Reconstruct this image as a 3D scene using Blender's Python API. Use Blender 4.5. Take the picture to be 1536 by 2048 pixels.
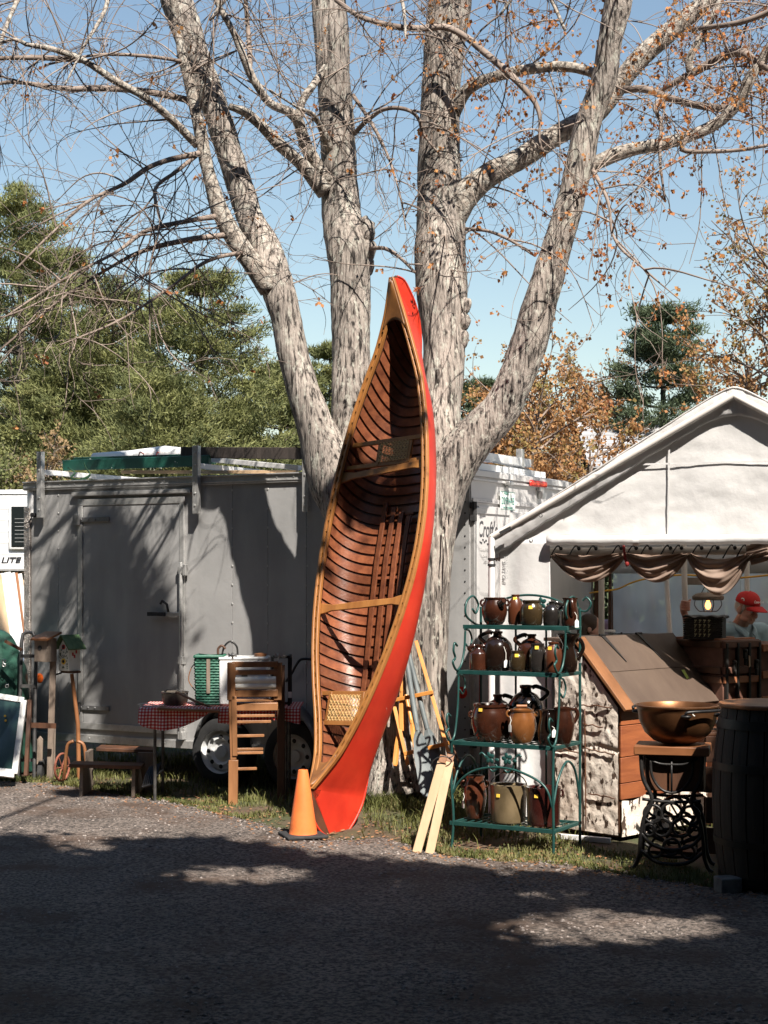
import bpy, bmesh, math, random
import numpy as np
from mathutils import Vector, Matrix, noise

random.seed(7)
RNG = np.random.default_rng(11)
SC = bpy.context.scene
COL = SC.collection
for o in list(bpy.data.objects):
    bpy.data.objects.remove(o)

# ------------------------------------------------------------------ camera, sky, sun, exposure
EYE = 1.85                       # camera height above the ground, metres
FPX = 3200.0                     # 50 mm lens, frame 1536 px = 24 mm wide
cam_d = bpy.data.cameras.new('camera')
cam_d.sensor_fit = 'HORIZONTAL'
cam_d.sensor_width = 24.0
cam_d.lens = 50.0
cam_d.shift_y = 124.0 / 1536.0
cam_d.clip_start = 0.1
cam_d.clip_end = 1500.0
cam = bpy.data.objects.new('camera', cam_d)
COL.objects.link(cam)
cam.location = (0, 0, EYE)
cam.rotation_euler = (math.radians(90), 0, 0)
SC.camera = cam

SUN_EL, SUN_AZ = math.radians(51), math.radians(23)     # azimuth: to the right of straight behind the camera
SUN = Vector((math.sin(SUN_AZ) * math.cos(SUN_EL), -math.cos(SUN_AZ) * math.cos(SUN_EL), math.sin(SUN_EL)))
world = bpy.data.worlds.new('World')
SC.world = world
world.use_nodes = True
wn = world.node_tree
wn.nodes.clear()
sky_n = wn.nodes.new('ShaderNodeTexSky')
sky_n.sky_type = 'NISHITA'
sky_n.sun_disc = False
sky_n.sun_elevation = SUN_EL
sky_n.sun_rotation = math.pi - SUN_AZ
sky_n.altitude = 0
sky_n.air_density = 1.4
sky_n.dust_density = 0.0
sky_n.ozone_density = 1.0
bg_n = wn.nodes.new('ShaderNodeBackground')
bg_n.inputs['Strength'].default_value = 0.060
wo_n = wn.nodes.new('ShaderNodeOutputWorld')
wn.links.new(sky_n.outputs[0], bg_n.inputs[0])
wn.links.new(bg_n.outputs[0], wo_n.inputs[0])

sun_d = bpy.data.lights.new('sun', 'SUN')
sun_d.energy = 5.0
sun_d.angle = math.radians(0.53)
sun_d.color = (1.0, 0.93, 0.84)
sun_o = bpy.data.objects.new('sun', sun_d)
COL.objects.link(sun_o)
sun_o.rotation_euler = SUN.to_track_quat('Z', 'Y').to_euler()
sun_o.location = SUN * 60

SC.view_settings.view_transform = 'Standard'
SC.view_settings.look = 'None'
SC.view_settings.gamma = 1.0
SC.view_settings.use_curve_mapping = False
SC.view_settings.exposure = 1.12
SC.cycles.max_bounces = 8
SC.cycles.diffuse_bounces = 3
SC.cycles.glossy_bounces = 3
SC.cycles.transparent_max_bounces = 12
SC.cycles.sample_clamp_indirect = 4.0
try:
    SC.cycles.use_denoising = True
except Exception:
    pass

# ------------------------------------------------------------------ places
def W(px, py, D):
    """World point seen at photo pixel (px, py) at distance D in front of the camera."""
    return Vector(((px - 768.0) / FPX * D, D, EYE - (py - 1148.0) / FPX * D))

def gnd(px, py):
    D = FPX * EYE / (py - 1148.0)
    return Vector(((px - 768.0) / FPX * D, D, 0.0))

def R(d):
    return math.radians(d)

# ------------------------------------------------------------------ materials
MATS = {}
def mat(name, c1, c2=None, scale=6.0, stretch=(1, 1, 1), rough=0.6, metal=0.0, bump=0.0, bscale=None, lo=0.35, hi=0.65,
        c3=None, s3=3.0, lo3=0.55, hi3=0.65, st3=(1, 1, 1), vary=0.0, coat=0.0, spec=0.5, rough2=None, transl=0.0, alpha=1.0, detail=6.0, bdist=0.02, macro=None):
    m = bpy.data.materials.new(name)
    MATS[name] = m
    m.use_nodes = True
    nt = m.node_tree
    N, L = nt.nodes, nt.links
    b = N['Principled BSDF']
    b.inputs['Roughness'].default_value = rough
    b.inputs['Metallic'].default_value = metal
    b.inputs['Specular IOR Level'].default_value = spec
    if coat:
        b.inputs['Coat Weight'].default_value = coat
        b.inputs['Coat Roughness'].default_value = 0.08
    tc = N.new('ShaderNodeTexCoord')
    oi = N.new('ShaderNodeObjectInfo')
    mul = N.new('ShaderNodeVectorMath'); mul.operation = 'MULTIPLY_ADD'
    L.new(oi.outputs['Random'], mul.inputs[0])
    mul.inputs[1].default_value = (17.3, 9.1, 23.7)
    L.new(tc.outputs['Object'], mul.inputs[2])
    def nz(sc, st, det):
        mp = N.new('ShaderNodeVectorMath'); mp.operation = 'MULTIPLY'
        L.new(mul.outputs[0], mp.inputs[0])
        mp.inputs[1].default_value = st
        t = N.new('ShaderNodeTexNoise')
        t.inputs['Scale'].default_value = sc
        t.inputs['Detail'].default_value = det
        t.inputs['Roughness'].default_value = 0.6
        L.new(mp.outputs[0], t.inputs['Vector'])
        return t
    def ramp(src, a, bb, ca, cb):
        r = N.new('ShaderNodeValToRGB')
        r.color_ramp.elements[0].position = a
        r.color_ramp.elements[1].position = bb
        r.color_ramp.elements[0].color = (*ca, 1)
        r.color_ramp.elements[1].color = (*cb, 1)
        L.new(src, r.inputs[0])
        return r
    n1 = nz(scale, stretch, detail)
    col = ramp(n1.outputs[0], lo, hi, c1, c2 or c1).outputs[0]
    if c3:
        n3 = nz(s3, st3, 5)
        f = ramp(n3.outputs[0], lo3, hi3, (0, 0, 0), (1, 1, 1))
        mx = N.new('ShaderNodeMix'); mx.data_type = 'RGBA'
        L.new(f.outputs[0], mx.inputs[0])
        L.new(col, mx.inputs[6])
        mx.inputs[7].default_value = (*c3, 1)
        col = mx.outputs[2]
    if macro:                       # broad stains and wear: (scale, stretch, darkest factor)
        n4 = nz(macro[0], macro[1], 4)
        f4 = ramp(n4.outputs[0], 0.34, 0.62, (macro[2],) * 3, (1.0, 1.0, 1.0))
        m4 = N.new('ShaderNodeMix'); m4.data_type = 'RGBA'; m4.blend_type = 'MULTIPLY'
        m4.inputs[0].default_value = 1.0
        L.new(col, m4.inputs[6]); L.new(f4.outputs[0], m4.inputs[7])
        col = m4.outputs[2]
    if vary:
        hs = N.new('ShaderNodeHueSaturation')
        mr = N.new('ShaderNodeMapRange')
        mr.inputs[3].default_value = 1 - vary
        mr.inputs[4].default_value = 1 + vary
        L.new(oi.outputs['Random'], mr.inputs[0])
        L.new(mr.outputs[0], hs.inputs['Value'])
        L.new(col, hs.inputs['Color'])
        col = hs.outputs[0]
    L.new(col, b.inputs['Base Color'])
    if rough2 is not None:
        rr = N.new('ShaderNodeMapRange')
        rr.inputs[1].default_value = 0.3; rr.inputs[2].default_value = 0.7
        rr.inputs[3].default_value = rough; rr.inputs[4].default_value = rough2
        L.new(n1.outputs[0], rr.inputs[0])
        L.new(rr.outputs[0], b.inputs['Roughness'])
    if bump:
        n2 = nz(bscale or scale * 3, stretch, 8)
        bp = N.new('ShaderNodeBump')
        bp.inputs['Strength'].default_value = bump
        bp.inputs['Distance'].default_value = bdist
        L.new(n2.outputs[0], bp.inputs['Height'])
        L.new(bp.outputs[0], b.inputs['Normal'])
    if transl:
        tr = N.new('ShaderNodeBsdfTranslucent')
        L.new(col, tr.inputs[0])
        ms = N.new('ShaderNodeMixShader')
        ms.inputs[0].default_value = transl
        out = N['Material Output']
        L.new(b.outputs[0], ms.inputs[1]); L.new(tr.outputs[0], ms.inputs[2])
        L.new(ms.outputs[0], out.inputs[0])
    if alpha < 1:
        b.inputs['Alpha'].default_value = alpha
    return m

def emit(name, c, s):
    m = bpy.data.materials.new(name)
    m.use_nodes = True
    b = m.node_tree.nodes['Principled BSDF']
    b.inputs['Base Color'].default_value = (*c, 1)
    b.inputs['Emission Color'].default_value = (*c, 1)
    b.inputs['Emission Strength'].default_value = s
    return m

# ------------------------------------------------------------------ mesh collecting
class MB:
    def __init__(s):
        s.v, s.f = [], []
    def add(s, vs, fs):
        o = len(s.v)
        s.v.extend(tuple(p) for p in vs)
        s.f.extend(tuple(i + o for i in f) for f in fs)
        return s
    def box(s, c, size, M=None):
        c = Vector(c); h = [x / 2 for x in size]
        vs = []
        for z in (-h[2], h[2]):
            for y in (-h[1], h[1]):
                for x in (-h[0], h[0]):
                    p = Vector((x, y, z))
                    vs.append(c + (M @ p if M else p))
        return s.add(vs, [(0, 2, 3, 1), (4, 5, 7, 6), (0, 1, 5, 4), (2, 6, 7, 3), (0, 4, 6, 2), (1, 3, 7, 5)])
    def beam(s, p0, p1, w, h, side=(0, 1, 0), taper=1.0):
        """Rectangular bar from p0 to p1; h is measured along `side`, w across it."""
        p0, p1 = Vector(p0), Vector(p1)
        d = (p1 - p0).normalized()
        b = Vector(side) - d * d.dot(Vector(side))
        if b.length < 1e-4:
            b = Vector((1, 0, 0)) - d * d.x
        b.normalize()
        a = d.cross(b)
        vs = []
        for p, k in ((p0, 1.0), (p1, taper)):
            for i, j in ((-1, -1), (1, -1), (1, 1), (-1, 1)):
                vs.append(p + a * (w / 2 * i * k) + b * (h / 2 * j * k))
        return s.add(vs, [(3, 2, 1, 0), (4, 5, 6, 7), (0, 1, 5, 4), (1, 2, 6, 5), (2, 3, 7, 6), (3, 0, 4, 7)])
    def tube(s, pts, rad, n=8, cap=True, flat=1.0):
        pts = [Vector(p) for p in pts]
        if not hasattr(rad, '__len__'):
            rad = [rad] * len(pts)
        o = len(s.v)
        prev = None
        for i, p in enumerate(pts):
            t = (pts[min(i + 1, len(pts) - 1)] - pts[max(i - 1, 0)])
            if t.length < 1e-9:
                t = Vector((0, 0, 1))
            t.normalize()
            if prev is None:
                ref = Vector((0, 0, 1)) if abs(t.z) < 0.9 else Vector((1, 0, 0))
                u = t.cross(ref).normalized()
            else:
                u = prev - t * prev.dot(t)
                u = u.normalized() if u.length > 1e-6 else t.orthogonal().normalized()
            prev = u
            w = t.cross(u)
            for k in range(n):
                a = 2 * math.pi * k / n
                s.v.append(tuple(p + (u * math.cos(a) + w * (math.sin(a) * flat)) * rad[i]))
        for i in range(len(pts) - 1):
            for k in range(n):
                k2 = (k + 1) % n
                s.f.append((o + i * n + k, o + i * n + k2, o + (i + 1) * n + k2, o + (i + 1) * n + k))
        if cap and n > 2:
            s.f.append(tuple(o + k for k in reversed(range(n))))
            e = o + (len(pts) - 1) * n
            s.f.append(tuple(e + k for k in range(n)))
        return s
    def lathe(s, prof, c=(0, 0, 0), n=24, M=None, sx=1.0, sy=1.0, cap=True):
        c = Vector(c)
        o = len(s.v)
        for r, z in prof:
            for k in range(n):
                a = 2 * math.pi * k / n
                p = Vector((r * math.cos(a) * sx, r * math.sin(a) * sy, z))
                s.v.append(tuple(c + (M @ p if M else p)))
        for i in range(len(prof) - 1):
            for k in range(n):
                k2 = (k + 1) % n
                s.f.append((o + i * n + k, o + i * n + k2, o + (i + 1) * n + k2, o + (i + 1) * n + k))
        cap = cap and tuple(prof[0]) != tuple(prof[-1])
        if cap and prof[0][0] > 1e-5:
            s.f.append(tuple(o + k for k in reversed(range(n))))
        if cap and prof[-1][0] > 1e-5:
            e = o + (len(prof) - 1) * n
            s.f.append(tuple(e + k for k in range(n)))
        return s
    def ball(s, c, r, n=12, m=8, M=None):
        """Ellipsoid; r may be a triple."""
        if not hasattr(r, '__len__'):
            r = (r, r, r)
        c = Vector(c)
        o = len(s.v)
        top = c + (M @ Vector((0, 0, r[2])) if M else Vector((0, 0, r[2])))
        bot = c - (M @ Vector((0, 0, r[2])) if M else Vector((0, 0, r[2])))
        s.v.append(tuple(bot))
        for i in range(1, m):
            b = -math.pi / 2 + math.pi * i / m
            for k in range(n):
                a = 2 * math.pi * k / n
                p = Vector((r[0] * math.cos(b) * math.cos(a), r[1] * math.cos(b) * math.sin(a), r[2] * math.sin(b)))
                s.v.append(tuple(c + (M @ p if M else p)))
        s.v.append(tuple(top))
        e = len(s.v) - 1
        for k in range(n):
            k2 = (k + 1) % n
            s.f.append((o, o + 1 + k2, o + 1 + k))
            for i in range(m - 2):
                q = o + 1 + i * n
                s.f.append((q + k, q + k2, q + n + k2, q + n + k))
            q = o + 1 + (m - 2) * n
            s.f.append((q + k, q + k2, e))
        return s
    def prism(s, poly, d):
        """Polygon (3-D points) pushed along d."""
        poly = [Vector(p) for p in poly]
        d = Vector(d)
        n = len(poly)
        o = len(s.v)
        s.v.extend(tuple(p) for p in poly)
        s.v.extend(tuple(p + d) for p in poly)
        s.f.append(tuple(o + i for i in range(n)))
        s.f.append(tuple(o + n + i for i in reversed(range(n))))
        for i in range(n):
            j = (i + 1) % n
            s.f.append((o + j, o + i, o + n + i, o + n + j))
        return s
    def grid(s, fn, nu, nv):
        o = len(s.v)
        for j in range(nv + 1):
            for i in range(nu + 1):
                s.v.append(tuple(fn(i / nu, j / nv)))
        for j in range(nv):
            for i in range(nu):
                a = o + j * (nu + 1) + i
                s.f.append((a, a + 1, a + nu + 2, a + nu + 1))
        return s
    def build(s, name, m, parent=None, off=(0, 0, 0), smooth=35, bevel=0.0, solid=0.0, sub=0, fix=False):
        me = bpy.data.meshes.new(name)
        if off is not None and tuple(off) != (0, 0, 0):
            ox, oy, oz = off
            vs = [(x - ox, y - oy, z - oz) for x, y, z in s.v]
        else:
            vs = s.v
        me.from_pydata(vs, [], s.f)
        if fix:
            bm = bmesh.new(); bm.from_mesh(me)
            bmesh.ops.recalc_face_normals(bm, faces=bm.faces)
            bm.to_mesh(me); bm.free()
        return finish(name, me, m, parent, smooth, bevel, solid, sub)

def finish(name, me, m, parent=None, smooth=35, bevel=0.0, solid=0.0, sub=0):
    me.update()
    if smooth:
        me.polygons.foreach_set('use_smooth', [True] * len(me.polygons))
        if smooth < 180:
            me.set_sharp_from_angle(angle=math.radians(smooth))
    o = bpy.data.objects.new(name, me)
    COL.objects.link(o)
    if m:
        me.materials.append(m)
    if parent:
        o.parent = parent
    if solid:
        md = o.modifiers.new('solid', 'SOLIDIFY'); md.thickness = solid; md.offset = 0
    if bevel:
        md = o.modifiers.new('bevel', 'BEVEL'); md.width = bevel; md.segments = 2; md.limit_method = 'ANGLE'
    if sub:
        md = o.modifiers.new('sub', 'SUBSURF'); md.levels = sub; md.render_levels = sub
    return o

def np_mesh(name, verts, faces, m, parent=None, smooth=False):
    """verts (N,3) float, faces (M,k) int with a constant k."""
    verts = np.asarray(verts, dtype=np.float32); faces = np.asarray(faces, dtype=np.int32)
    me = bpy.data.meshes.new(name)
    me.vertices.add(len(verts)); me.vertices.foreach_set('co', verts.ravel())
    k = faces.shape[1]
    me.loops.add(faces.size); me.loops.foreach_set('vertex_index', faces.ravel())
    me.polygons.add(len(faces))
    me.polygons.foreach_set('loop_start', np.arange(0, faces.size, k, dtype=np.int32))
    me.polygons.foreach_set('loop_total', np.full(len(faces), k, dtype=np.int32))
    if smooth:
        me.polygons.foreach_set('use_smooth', np.ones(len(faces), dtype=bool))
    me.update(calc_edges=True)
    if m:
        me.materials.append(m)
    o = bpy.data.objects.new(name, me)
    COL.objects.link(o)
    if parent:
        o.parent = parent
    return o

def tag(o, label=None, cat=None, group=None, kind=None):
    if label: o['label'] = label
    if cat: o['category'] = cat
    if group: o['group'] = group
    if kind: o['kind'] = kind
    return o

def thing(name, label, cat, loc=(0, 0, 0), rot=0.0, group=None, M=None):
    o = bpy.data.objects.new(name, None)
    o.empty_display_size = 0.1
    COL.objects.link(o)
    if M is not None:
        o.matrix_world = M
    else:
        o.location = loc
        o.rotation_euler = (0, 0, rot)
    return tag(o, label, cat, group)

def text(name, body, size, M, m, parent, shear=0.0, extrude=0.0008, align='CENTER', sx=1.0, off=0.0):
    cu = bpy.data.curves.new(name, 'FONT')
    cu.body = body; cu.size = size; cu.shear = shear; cu.extrude = extrude
    cu.align_x = align; cu.align_y = 'CENTER'; cu.offset = off
    cu.resolution_u = 3
    tmp = bpy.data.objects.new(name, cu)
    COL.objects.link(tmp)
    dg = bpy.context.evaluated_depsgraph_get()
    me = bpy.data.meshes.new_from_object(tmp.evaluated_get(dg))
    bpy.data.objects.remove(tmp); bpy.data.curves.remove(cu)
    me.name = name
    me.materials.clear(); me.materials.append(m)
    o = bpy.data.objects.new(name, me)
    COL.objects.link(o)
    o.parent = parent
    o.matrix_local = M @ Matrix.Diagonal((sx, 1, 1, 1))
    return tag(o, kind='stuff') if False else o

def catmull(pts, n=6):
    """Smooth points (any dimension) through a polyline."""
    P = np.array([list(p) for p in pts], dtype=float)
    P = np.vstack([2 * P[0] - P[1], P, 2 * P[-1] - P[-2]])
    out = []
    for i in range(1, len(P) - 2):
        a, b, c, d = P[i - 1], P[i], P[i + 1], P[i + 2]
        for k in range(n):
            t = k / n
            out.append(0.5 * ((2 * b) + (-a + c) * t + (2 * a - 5 * b + 4 * c - d) * t * t + (-a + 3 * b - 3 * c + d) * t ** 3))
    out.append(P[-2])
    return np.array(out)

# palette
wood_gold = mat('varnished_golden_wood', (0.27, 0.105, 0.028), (0.38, 0.165, 0.046), 9, (1, 1, 0.12), rough=0.38, bump=0.08, vary=0.12, c3=(0.2, 0.075, 0.02), s3=6, lo3=0.6, hi3=0.75)
wood_rib = mat('red_brown_cedar', (0.13, 0.040, 0.019), (0.235, 0.078, 0.034), 5, (3, 3, 3), rough=0.36, bump=0.1, vary=0.28, coat=0.25)
wood_plank = mat('dark_planking', (0.05, 0.02, 0.012), (0.11, 0.04, 0.02), 6, rough=0.5)
wood_dark = mat('dark_brown_wood', (0.05, 0.022, 0.012), (0.11, 0.045, 0.02), 8, (1, 1, 0.2), rough=0.55, bump=0.15, vary=0.15)
wood_mid = mat('warm_brown_wood', (0.17, 0.07, 0.027), (0.27, 0.115, 0.046), 7, (1, 1, 0.15), rough=0.5, bump=0.12, vary=0.15)
wood_red = mat('reddish_old_boards', (0.18, 0.05, 0.02), (0.32, 0.10, 0.035), 6, (0.3, 0.3, 2), rough=0.55, bump=0.15, vary=0.18)
wood_grey = mat('weathered_grey_wood', (0.16, 0.12, 0.092), (0.27, 0.215, 0.17), 9, (1, 1, 0.15), rough=0.85, bump=0.3, vary=0.15)
wood_pale = mat('pale_pine_stake', (0.40, 0.27, 0.155), (0.49, 0.345, 0.21), 8, (1, 1, 0.1), rough=0.7, bump=0.08, vary=0.06)
black_iron = mat('black_cast_iron', (0.012, 0.012, 0.013), (0.03, 0.027, 0.025), 20, rough=0.45, metal=0.3, bump=0.1)
alu = mat('dull_aluminium', (0.40, 0.40, 0.39), (0.50, 0.49, 0.475), 30, (1, 1, 1), rough=0.42, metal=0.55, bump=0.04, vary=0.05)
white_paint = mat('white_painted_metal', (0.62, 0.62, 0.61), (0.70, 0.69, 0.68), 4, rough=0.4, bump=0.02)
white_plastic = mat('white_plastic', (0.8, 0.8, 0.79), rough=0.35)
rubber = mat('black_rubber', (0.015, 0.015, 0.016), (0.03, 0.03, 0.03), 15, rough=0.8, bump=0.1)
black_ink = mat('black_lettering', (0.02, 0.02, 0.022), rough=0.5)
tag_white = mat('paper_tag', (0.78, 0.77, 0.73), rough=0.8)
tag_yellow = mat('yellow_price_paper', (0.85, 0.55, 0.06), (0.8, 0.5, 0.05), 30, rough=0.8)
string_m = mat('white_string', (0.7, 0.68, 0.62), rough=0.9)
# ------------------------------------------------------------------ ground
TREE = Vector((0.21, 12.55, 0.0))
def mound(x, y):
    r2 = (x - TREE.x) ** 2 + (y - TREE.y) ** 2
    return 0.13 * math.exp(-r2 / 0.7)

def gz(x, y):
    return mound(x, y) + 0.012 * noise.noise((x * 1.3, y * 1.3, 0.0)) * (1 if y > 9 else 0.4)

edge_px = [(-2600, 1500), (-600, 1530), (0, 1560), (150, 1573), (330, 1603), (480, 1638), (560, 1664), (650, 1684), (760, 1676), (900, 1714), (1000, 1722), (1130, 1730), (1290, 1755), (1536, 1788), (2600, 1800)]
edge_w = sorted([(gnd(a, b).x, gnd(a, b).y) for a, b in edge_px])
EX = np.array([p[0] for p in edge_w]); EY = np.array([p[1] for p in edge_w])
def edge_y(x):
    return float(np.interp(x, EX, EY))

soil = mat('leafy_soil', (0.06, 0.038, 0.022), (0.11, 0.07, 0.045), 5, rough=0.95, bump=0.6, bscale=60, c3=(0.05, 0.056, 0.02), s3=2.0, lo3=0.42, hi3=0.6)
gravel = mat('grey_gravel', (0.045, 0.037, 0.032), (0.31, 0.25, 0.212), 46, rough=0.95, bump=0.8, bscale=120, c3=(0.105, 0.062, 0.040), s3=1.3, lo3=0.5, hi3=0.68, lo=0.40, hi=0.60, bdist=0.04, macro=(0.9, (1, 1, 1), 0.72))
stone_m = mat('loose_stone', (0.06, 0.052, 0.047), (0.30, 0.255, 0.23), 25, rough=0.9, vary=0.0, detail=3)
grass_m = mat('spring_grass', (0.075, 0.092, 0.020), (0.165, 0.165, 0.045), 2.5, rough=0.7, transl=0.25, c3=(0.26, 0.20, 0.10), s3=5, lo3=0.55, hi3=0.68)
dry_m = mat('fallen_leaf_litter', (0.16, 0.075, 0.035), (0.30, 0.15, 0.07), 6, rough=0.9)

xs = np.unique(np.concatenate([np.linspace(-300, -8, 12), np.linspace(-8, 8, 130), np.linspace(8, 300, 12)]))
ys = np.unique(np.concatenate([np.linspace(-40, 8, 10), np.linspace(8, 18, 90), np.linspace(18, 400, 14)]))
gv = [(x, y, gz(x, y) if abs(x) < 8 and 8 < y < 18 else 0.0) for y in ys for x in xs]
nx = len(xs)
gf = [(j * nx + i, j * nx + i + 1, (j + 1) * nx + i + 1, (j + 1) * nx + i) for j in range(len(ys) - 1) for i in range(nx - 1)]
ground = np_mesh('ground', gv, gf, soil, smooth=True)
tag(ground, kind='structure')

xs2 = np.unique(np.concatenate([np.linspace(-40, -7, 14), np.linspace(-7, 7, 260), np.linspace(7, 40, 14)]))
lv, lf = [], []
NV = 60
for x in xs2:
    ye = edge_y(x) + 0.10 * noise.noise((x * 2.1, 3.3, 0)) + 0.05 * noise.noise((x * 7, 1.3, 0)) + 0.02 * noise.noise((x * 25, 7.3, 0))
    for j in range(NV + 1):
        t = j / NV
        y = ye - (t ** 1.6) * (ye + 30)
        zz = gz(x, y) if abs(x) < 8 and 8 < y < 18 else 0.0
        lv.append((x, y, zz + 0.004 + 0.010 * min(1.0, (ye - y) / 0.4) + 0.006 * noise.noise((x * 2, y * 2, 5))))
for i in range(len(xs2) - 1):
    for j in range(NV):
        a = i * (NV + 1) + j
        lf.append((a, a + 1, a + NV + 2, a + NV + 1))
lot = np_mesh('gravel_lot', lv, lf, gravel, smooth=True)
tag(lot, kind='structure')

def scatter(n, fx, rng=RNG):
    out = []
    while len(out) < n:
        p = fx(rng)
        if p is not None:
            out.append(p)
    return np.array(out)

# loose stones on the lot
def stone_pt(g):
    y = 6.0 + 8.2 * g.random() ** 1.0
    x = (g.random() - 0.5) * 2 * (y * 0.27)
    if y > edge_y(x) + 0.05: return None
    return (x, y, gz(x, y) + 0.010, 0.0045 + 0.015 * g.random() ** 3)
SP = scatter(16000, stone_pt)
base = np.array([(1, 0, 0), (-1, 0, 0), (0, 1, 0), (0, -1, 0), (0, 0, 0.75), (0, 0, -0.75)])
tri = np.array([(0, 2, 4), (2, 1, 4), (1, 3, 4), (3, 0, 4), (2, 0, 5), (1, 2, 5), (3, 1, 5), (0, 3, 5)])
jit = 1 + 0.35 * (RNG.random((len(SP), 6, 3)) - 0.5)
ang = RNG.random(len(SP)) * 6.28
ca, sa = np.cos(ang), np.sin(ang)
V = base[None] * jit * SP[:, 3][:, None, None] * np.array([1.2, 0.9, 0.8])
Vr = np.stack([V[..., 0] * ca[:, None] - V[..., 1] * sa[:, None], V[..., 0] * sa[:, None] + V[..., 1] * ca[:, None], V[..., 2]], -1)
Vr += SP[:, None, :3]
FT = (tri[None] + (np.arange(len(SP)) * 6)[:, None, None]).reshape(-1, 3)
tag(np_mesh('gravel_stones', Vr.reshape(-1, 3), FT, stone_m), 'loose grey stones strewn over the gravel lot', 'gravel', kind='stuff')

# grass
def blades(P, h, w, lean, m, name, label, cat='grass'):
    n = len(P)
    a = RNG.random(n) * 6.28
    hh = h * (0.45 + 0.9 * RNG.random(n)) * P[:, 3]
    d = np.stack([np.cos(a), np.sin(a), np.zeros(n)], -1)
    s_ = np.stack([-np.sin(a), np.cos(a), np.zeros(n)], -1) * (w * (0.6 + 0.8 * RNG.random(n)))[:, None]
    ln = (lean * (0.3 + 1.2 * RNG.random(n)))[:, None] * hh[:, None]
    b0 = P[:, :3]
    m1 = b0 + d * ln * 0.35 + np.array([0, 0, 1.0]) * (hh * 0.6)[:, None]
    t1 = b0 + d * ln * 1.1 + np.array([0, 0, 1.0]) * (hh * 0.95)[:, None]
    V = np.stack([b0 - s_, b0 + s_, m1 - s_ * 0.8, m1 + s_ * 0.8, t1], 1).reshape(-1, 3)
    k = np.arange(n)[:, None] * 5
    T = np.concatenate([k + np.array([[0, 1, 3]]), k + np.array([[0, 3, 2]]), k + np.array([[2, 3, 4]])], 0)
    return tag(np_mesh(name, V, T, m), label, cat, kind='stuff')

def px_pt(g, xr, yr, ok):
    px = xr[0] + g.random() * (xr[1] - xr[0]); py = yr[0] + g.random() * (yr[1] - yr[0])
    p = gnd(px, py)
    return p, px, py

def grass_a(g):                       # tufts along the lot's edge and under the trailer
    x = -4.2 + 8.5 * g.random()
    ye = edge_y(x)
    y = ye + 0.05 + (g.random() ** 2.0) * 1.1 - 0.10
    if -1.15 < x < 0.12 and y < 12.0: return None
    q = noise.noise((x * 2.2, y * 2.2, 9.1))
    if q < -0.05 - 0.25 * g.random(): return None
    if y < ye - 0.02 and g.random() < 0.6: return None
    k = 0.55 + 0.5 * max(0, q) * 2
    return (x, y, gz(x, y), k)
blades(scatter(24000, grass_a), 0.055, 0.0028, 0.6, grass_m, 'grass_edge', 'short patchy grass along the edge of the gravel')

def grass_b(g):                       # longer tufts round the foot of the tree
    a = g.random() * 6.28; r = 0.25 + 0.85 * abs(g.normal())
    x = TREE.x + r * math.cos(a) * 0.8; y = TREE.y - 0.15 + r * math.sin(a) * 0.6
    if x < -0.15: return None
    q = noise.noise((x * 3, y * 3, 2.1))
    if q < -0.25: return None
    if y < edge_y(x): return None
    return (x, y, gz(x, y), 0.6 + 0.6 * max(0, q + 0.3))
blades(scatter(7500, grass_b), 0.13, 0.003, 0.75, grass_m, 'grass_tufts', 'long tufts of grass round the foot of the maple')

def grass_c(g):                       # lawn behind the rack and beyond the trailers
    x = -3 + 8 * g.random(); y = 11.2 + 6 * g.random()
    if y < edge_y(x) + 0.35 + 0.5 * g.random(): return None
    if -1.2 < x < 0.2 and y < 12.2: return None
    if noise.noise((x * 1.5, y * 1.5, 4)) < -0.3: return None
    return (x, y, gz(x, y), 1.0)
blades(scatter(16000, grass_c), 0.08, 0.004, 0.5, grass_m, 'grass_lawn', 'mown grass behind the plant rack and trailer')

# fallen leaves
def leaf_pt(g):
    y = 8.5 + 6 * g.random(); x = (g.random() - 0.5) * 0.54 * y
    if abs(y - edge_y(x)) > 0.9 * g.random() + 0.1: return None
    return (x, y, gz(x, y) + 0.014, 1)
LP = scatter(2600, leaf_pt)
n = len(LP)
a = RNG.random(n) * 6.28; rr = 0.008 + 0.012 * RNG.random(n)
dx = np.stack([np.cos(a), np.sin(a), 0.5 * (RNG.random(n) - 0.5)], -1) * rr[:, None]
dy = np.stack([-np.sin(a), np.cos(a), 0.8 * (RNG.random(n) - 0.5)], -1) * rr[:, None] * 0.6
V = np.stack([LP[:, :3] - dx, LP[:, :3] - dy, LP[:, :3] + dx, LP[:, :3] + dy], 1).reshape(-1, 3)
tag(np_mesh('leaf_litter', V, np.arange(4 * n).reshape(-1, 4), dry_m), 'dry brown leaf litter on the dirt beside the gravel', 'leaf litter', kind='stuff')
# ------------------------------------------------------------------ trees
bark = mat('lichen_grey_bark', (0.022, 0.017, 0.014), (0.45, 0.39, 0.34), 42, (1, 1, 0.11), rough=0.95, bump=1.0, bscale=60, lo=0.38, hi=0.53, c3=(0.55, 0.53, 0.455), s3=24, st3=(1, 1, .5), lo3=0.54, hi3=0.64, bdist=0.03, detail=9, macro=(3.0, (1, 1, .4), 0.5))
bark_branch = mat('pale_branch_bark', (0.05, 0.04, 0.033), (0.37, 0.32, 0.27), 26, (1, 1, 1), rough=0.95, bump=0.6, bscale=80, lo=0.36, hi=0.58, c3=(0.42, 0.40, 0.35), s3=24, lo3=0.5, hi3=0.66)
twig_m = mat('thin_twig_bark', (0.13, 0.095, 0.075), (0.30, 0.24, 0.20), 3, rough=0.85)
bud_m = mat('orange_young_leaf', (0.42, 0.15, 0.04), (0.52, 0.27, 0.09), 2.5, rough=0.7, transl=0.35, c3=(0.30, 0.10, 0.035), s3=4, lo3=0.5, hi3=0.6)
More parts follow.
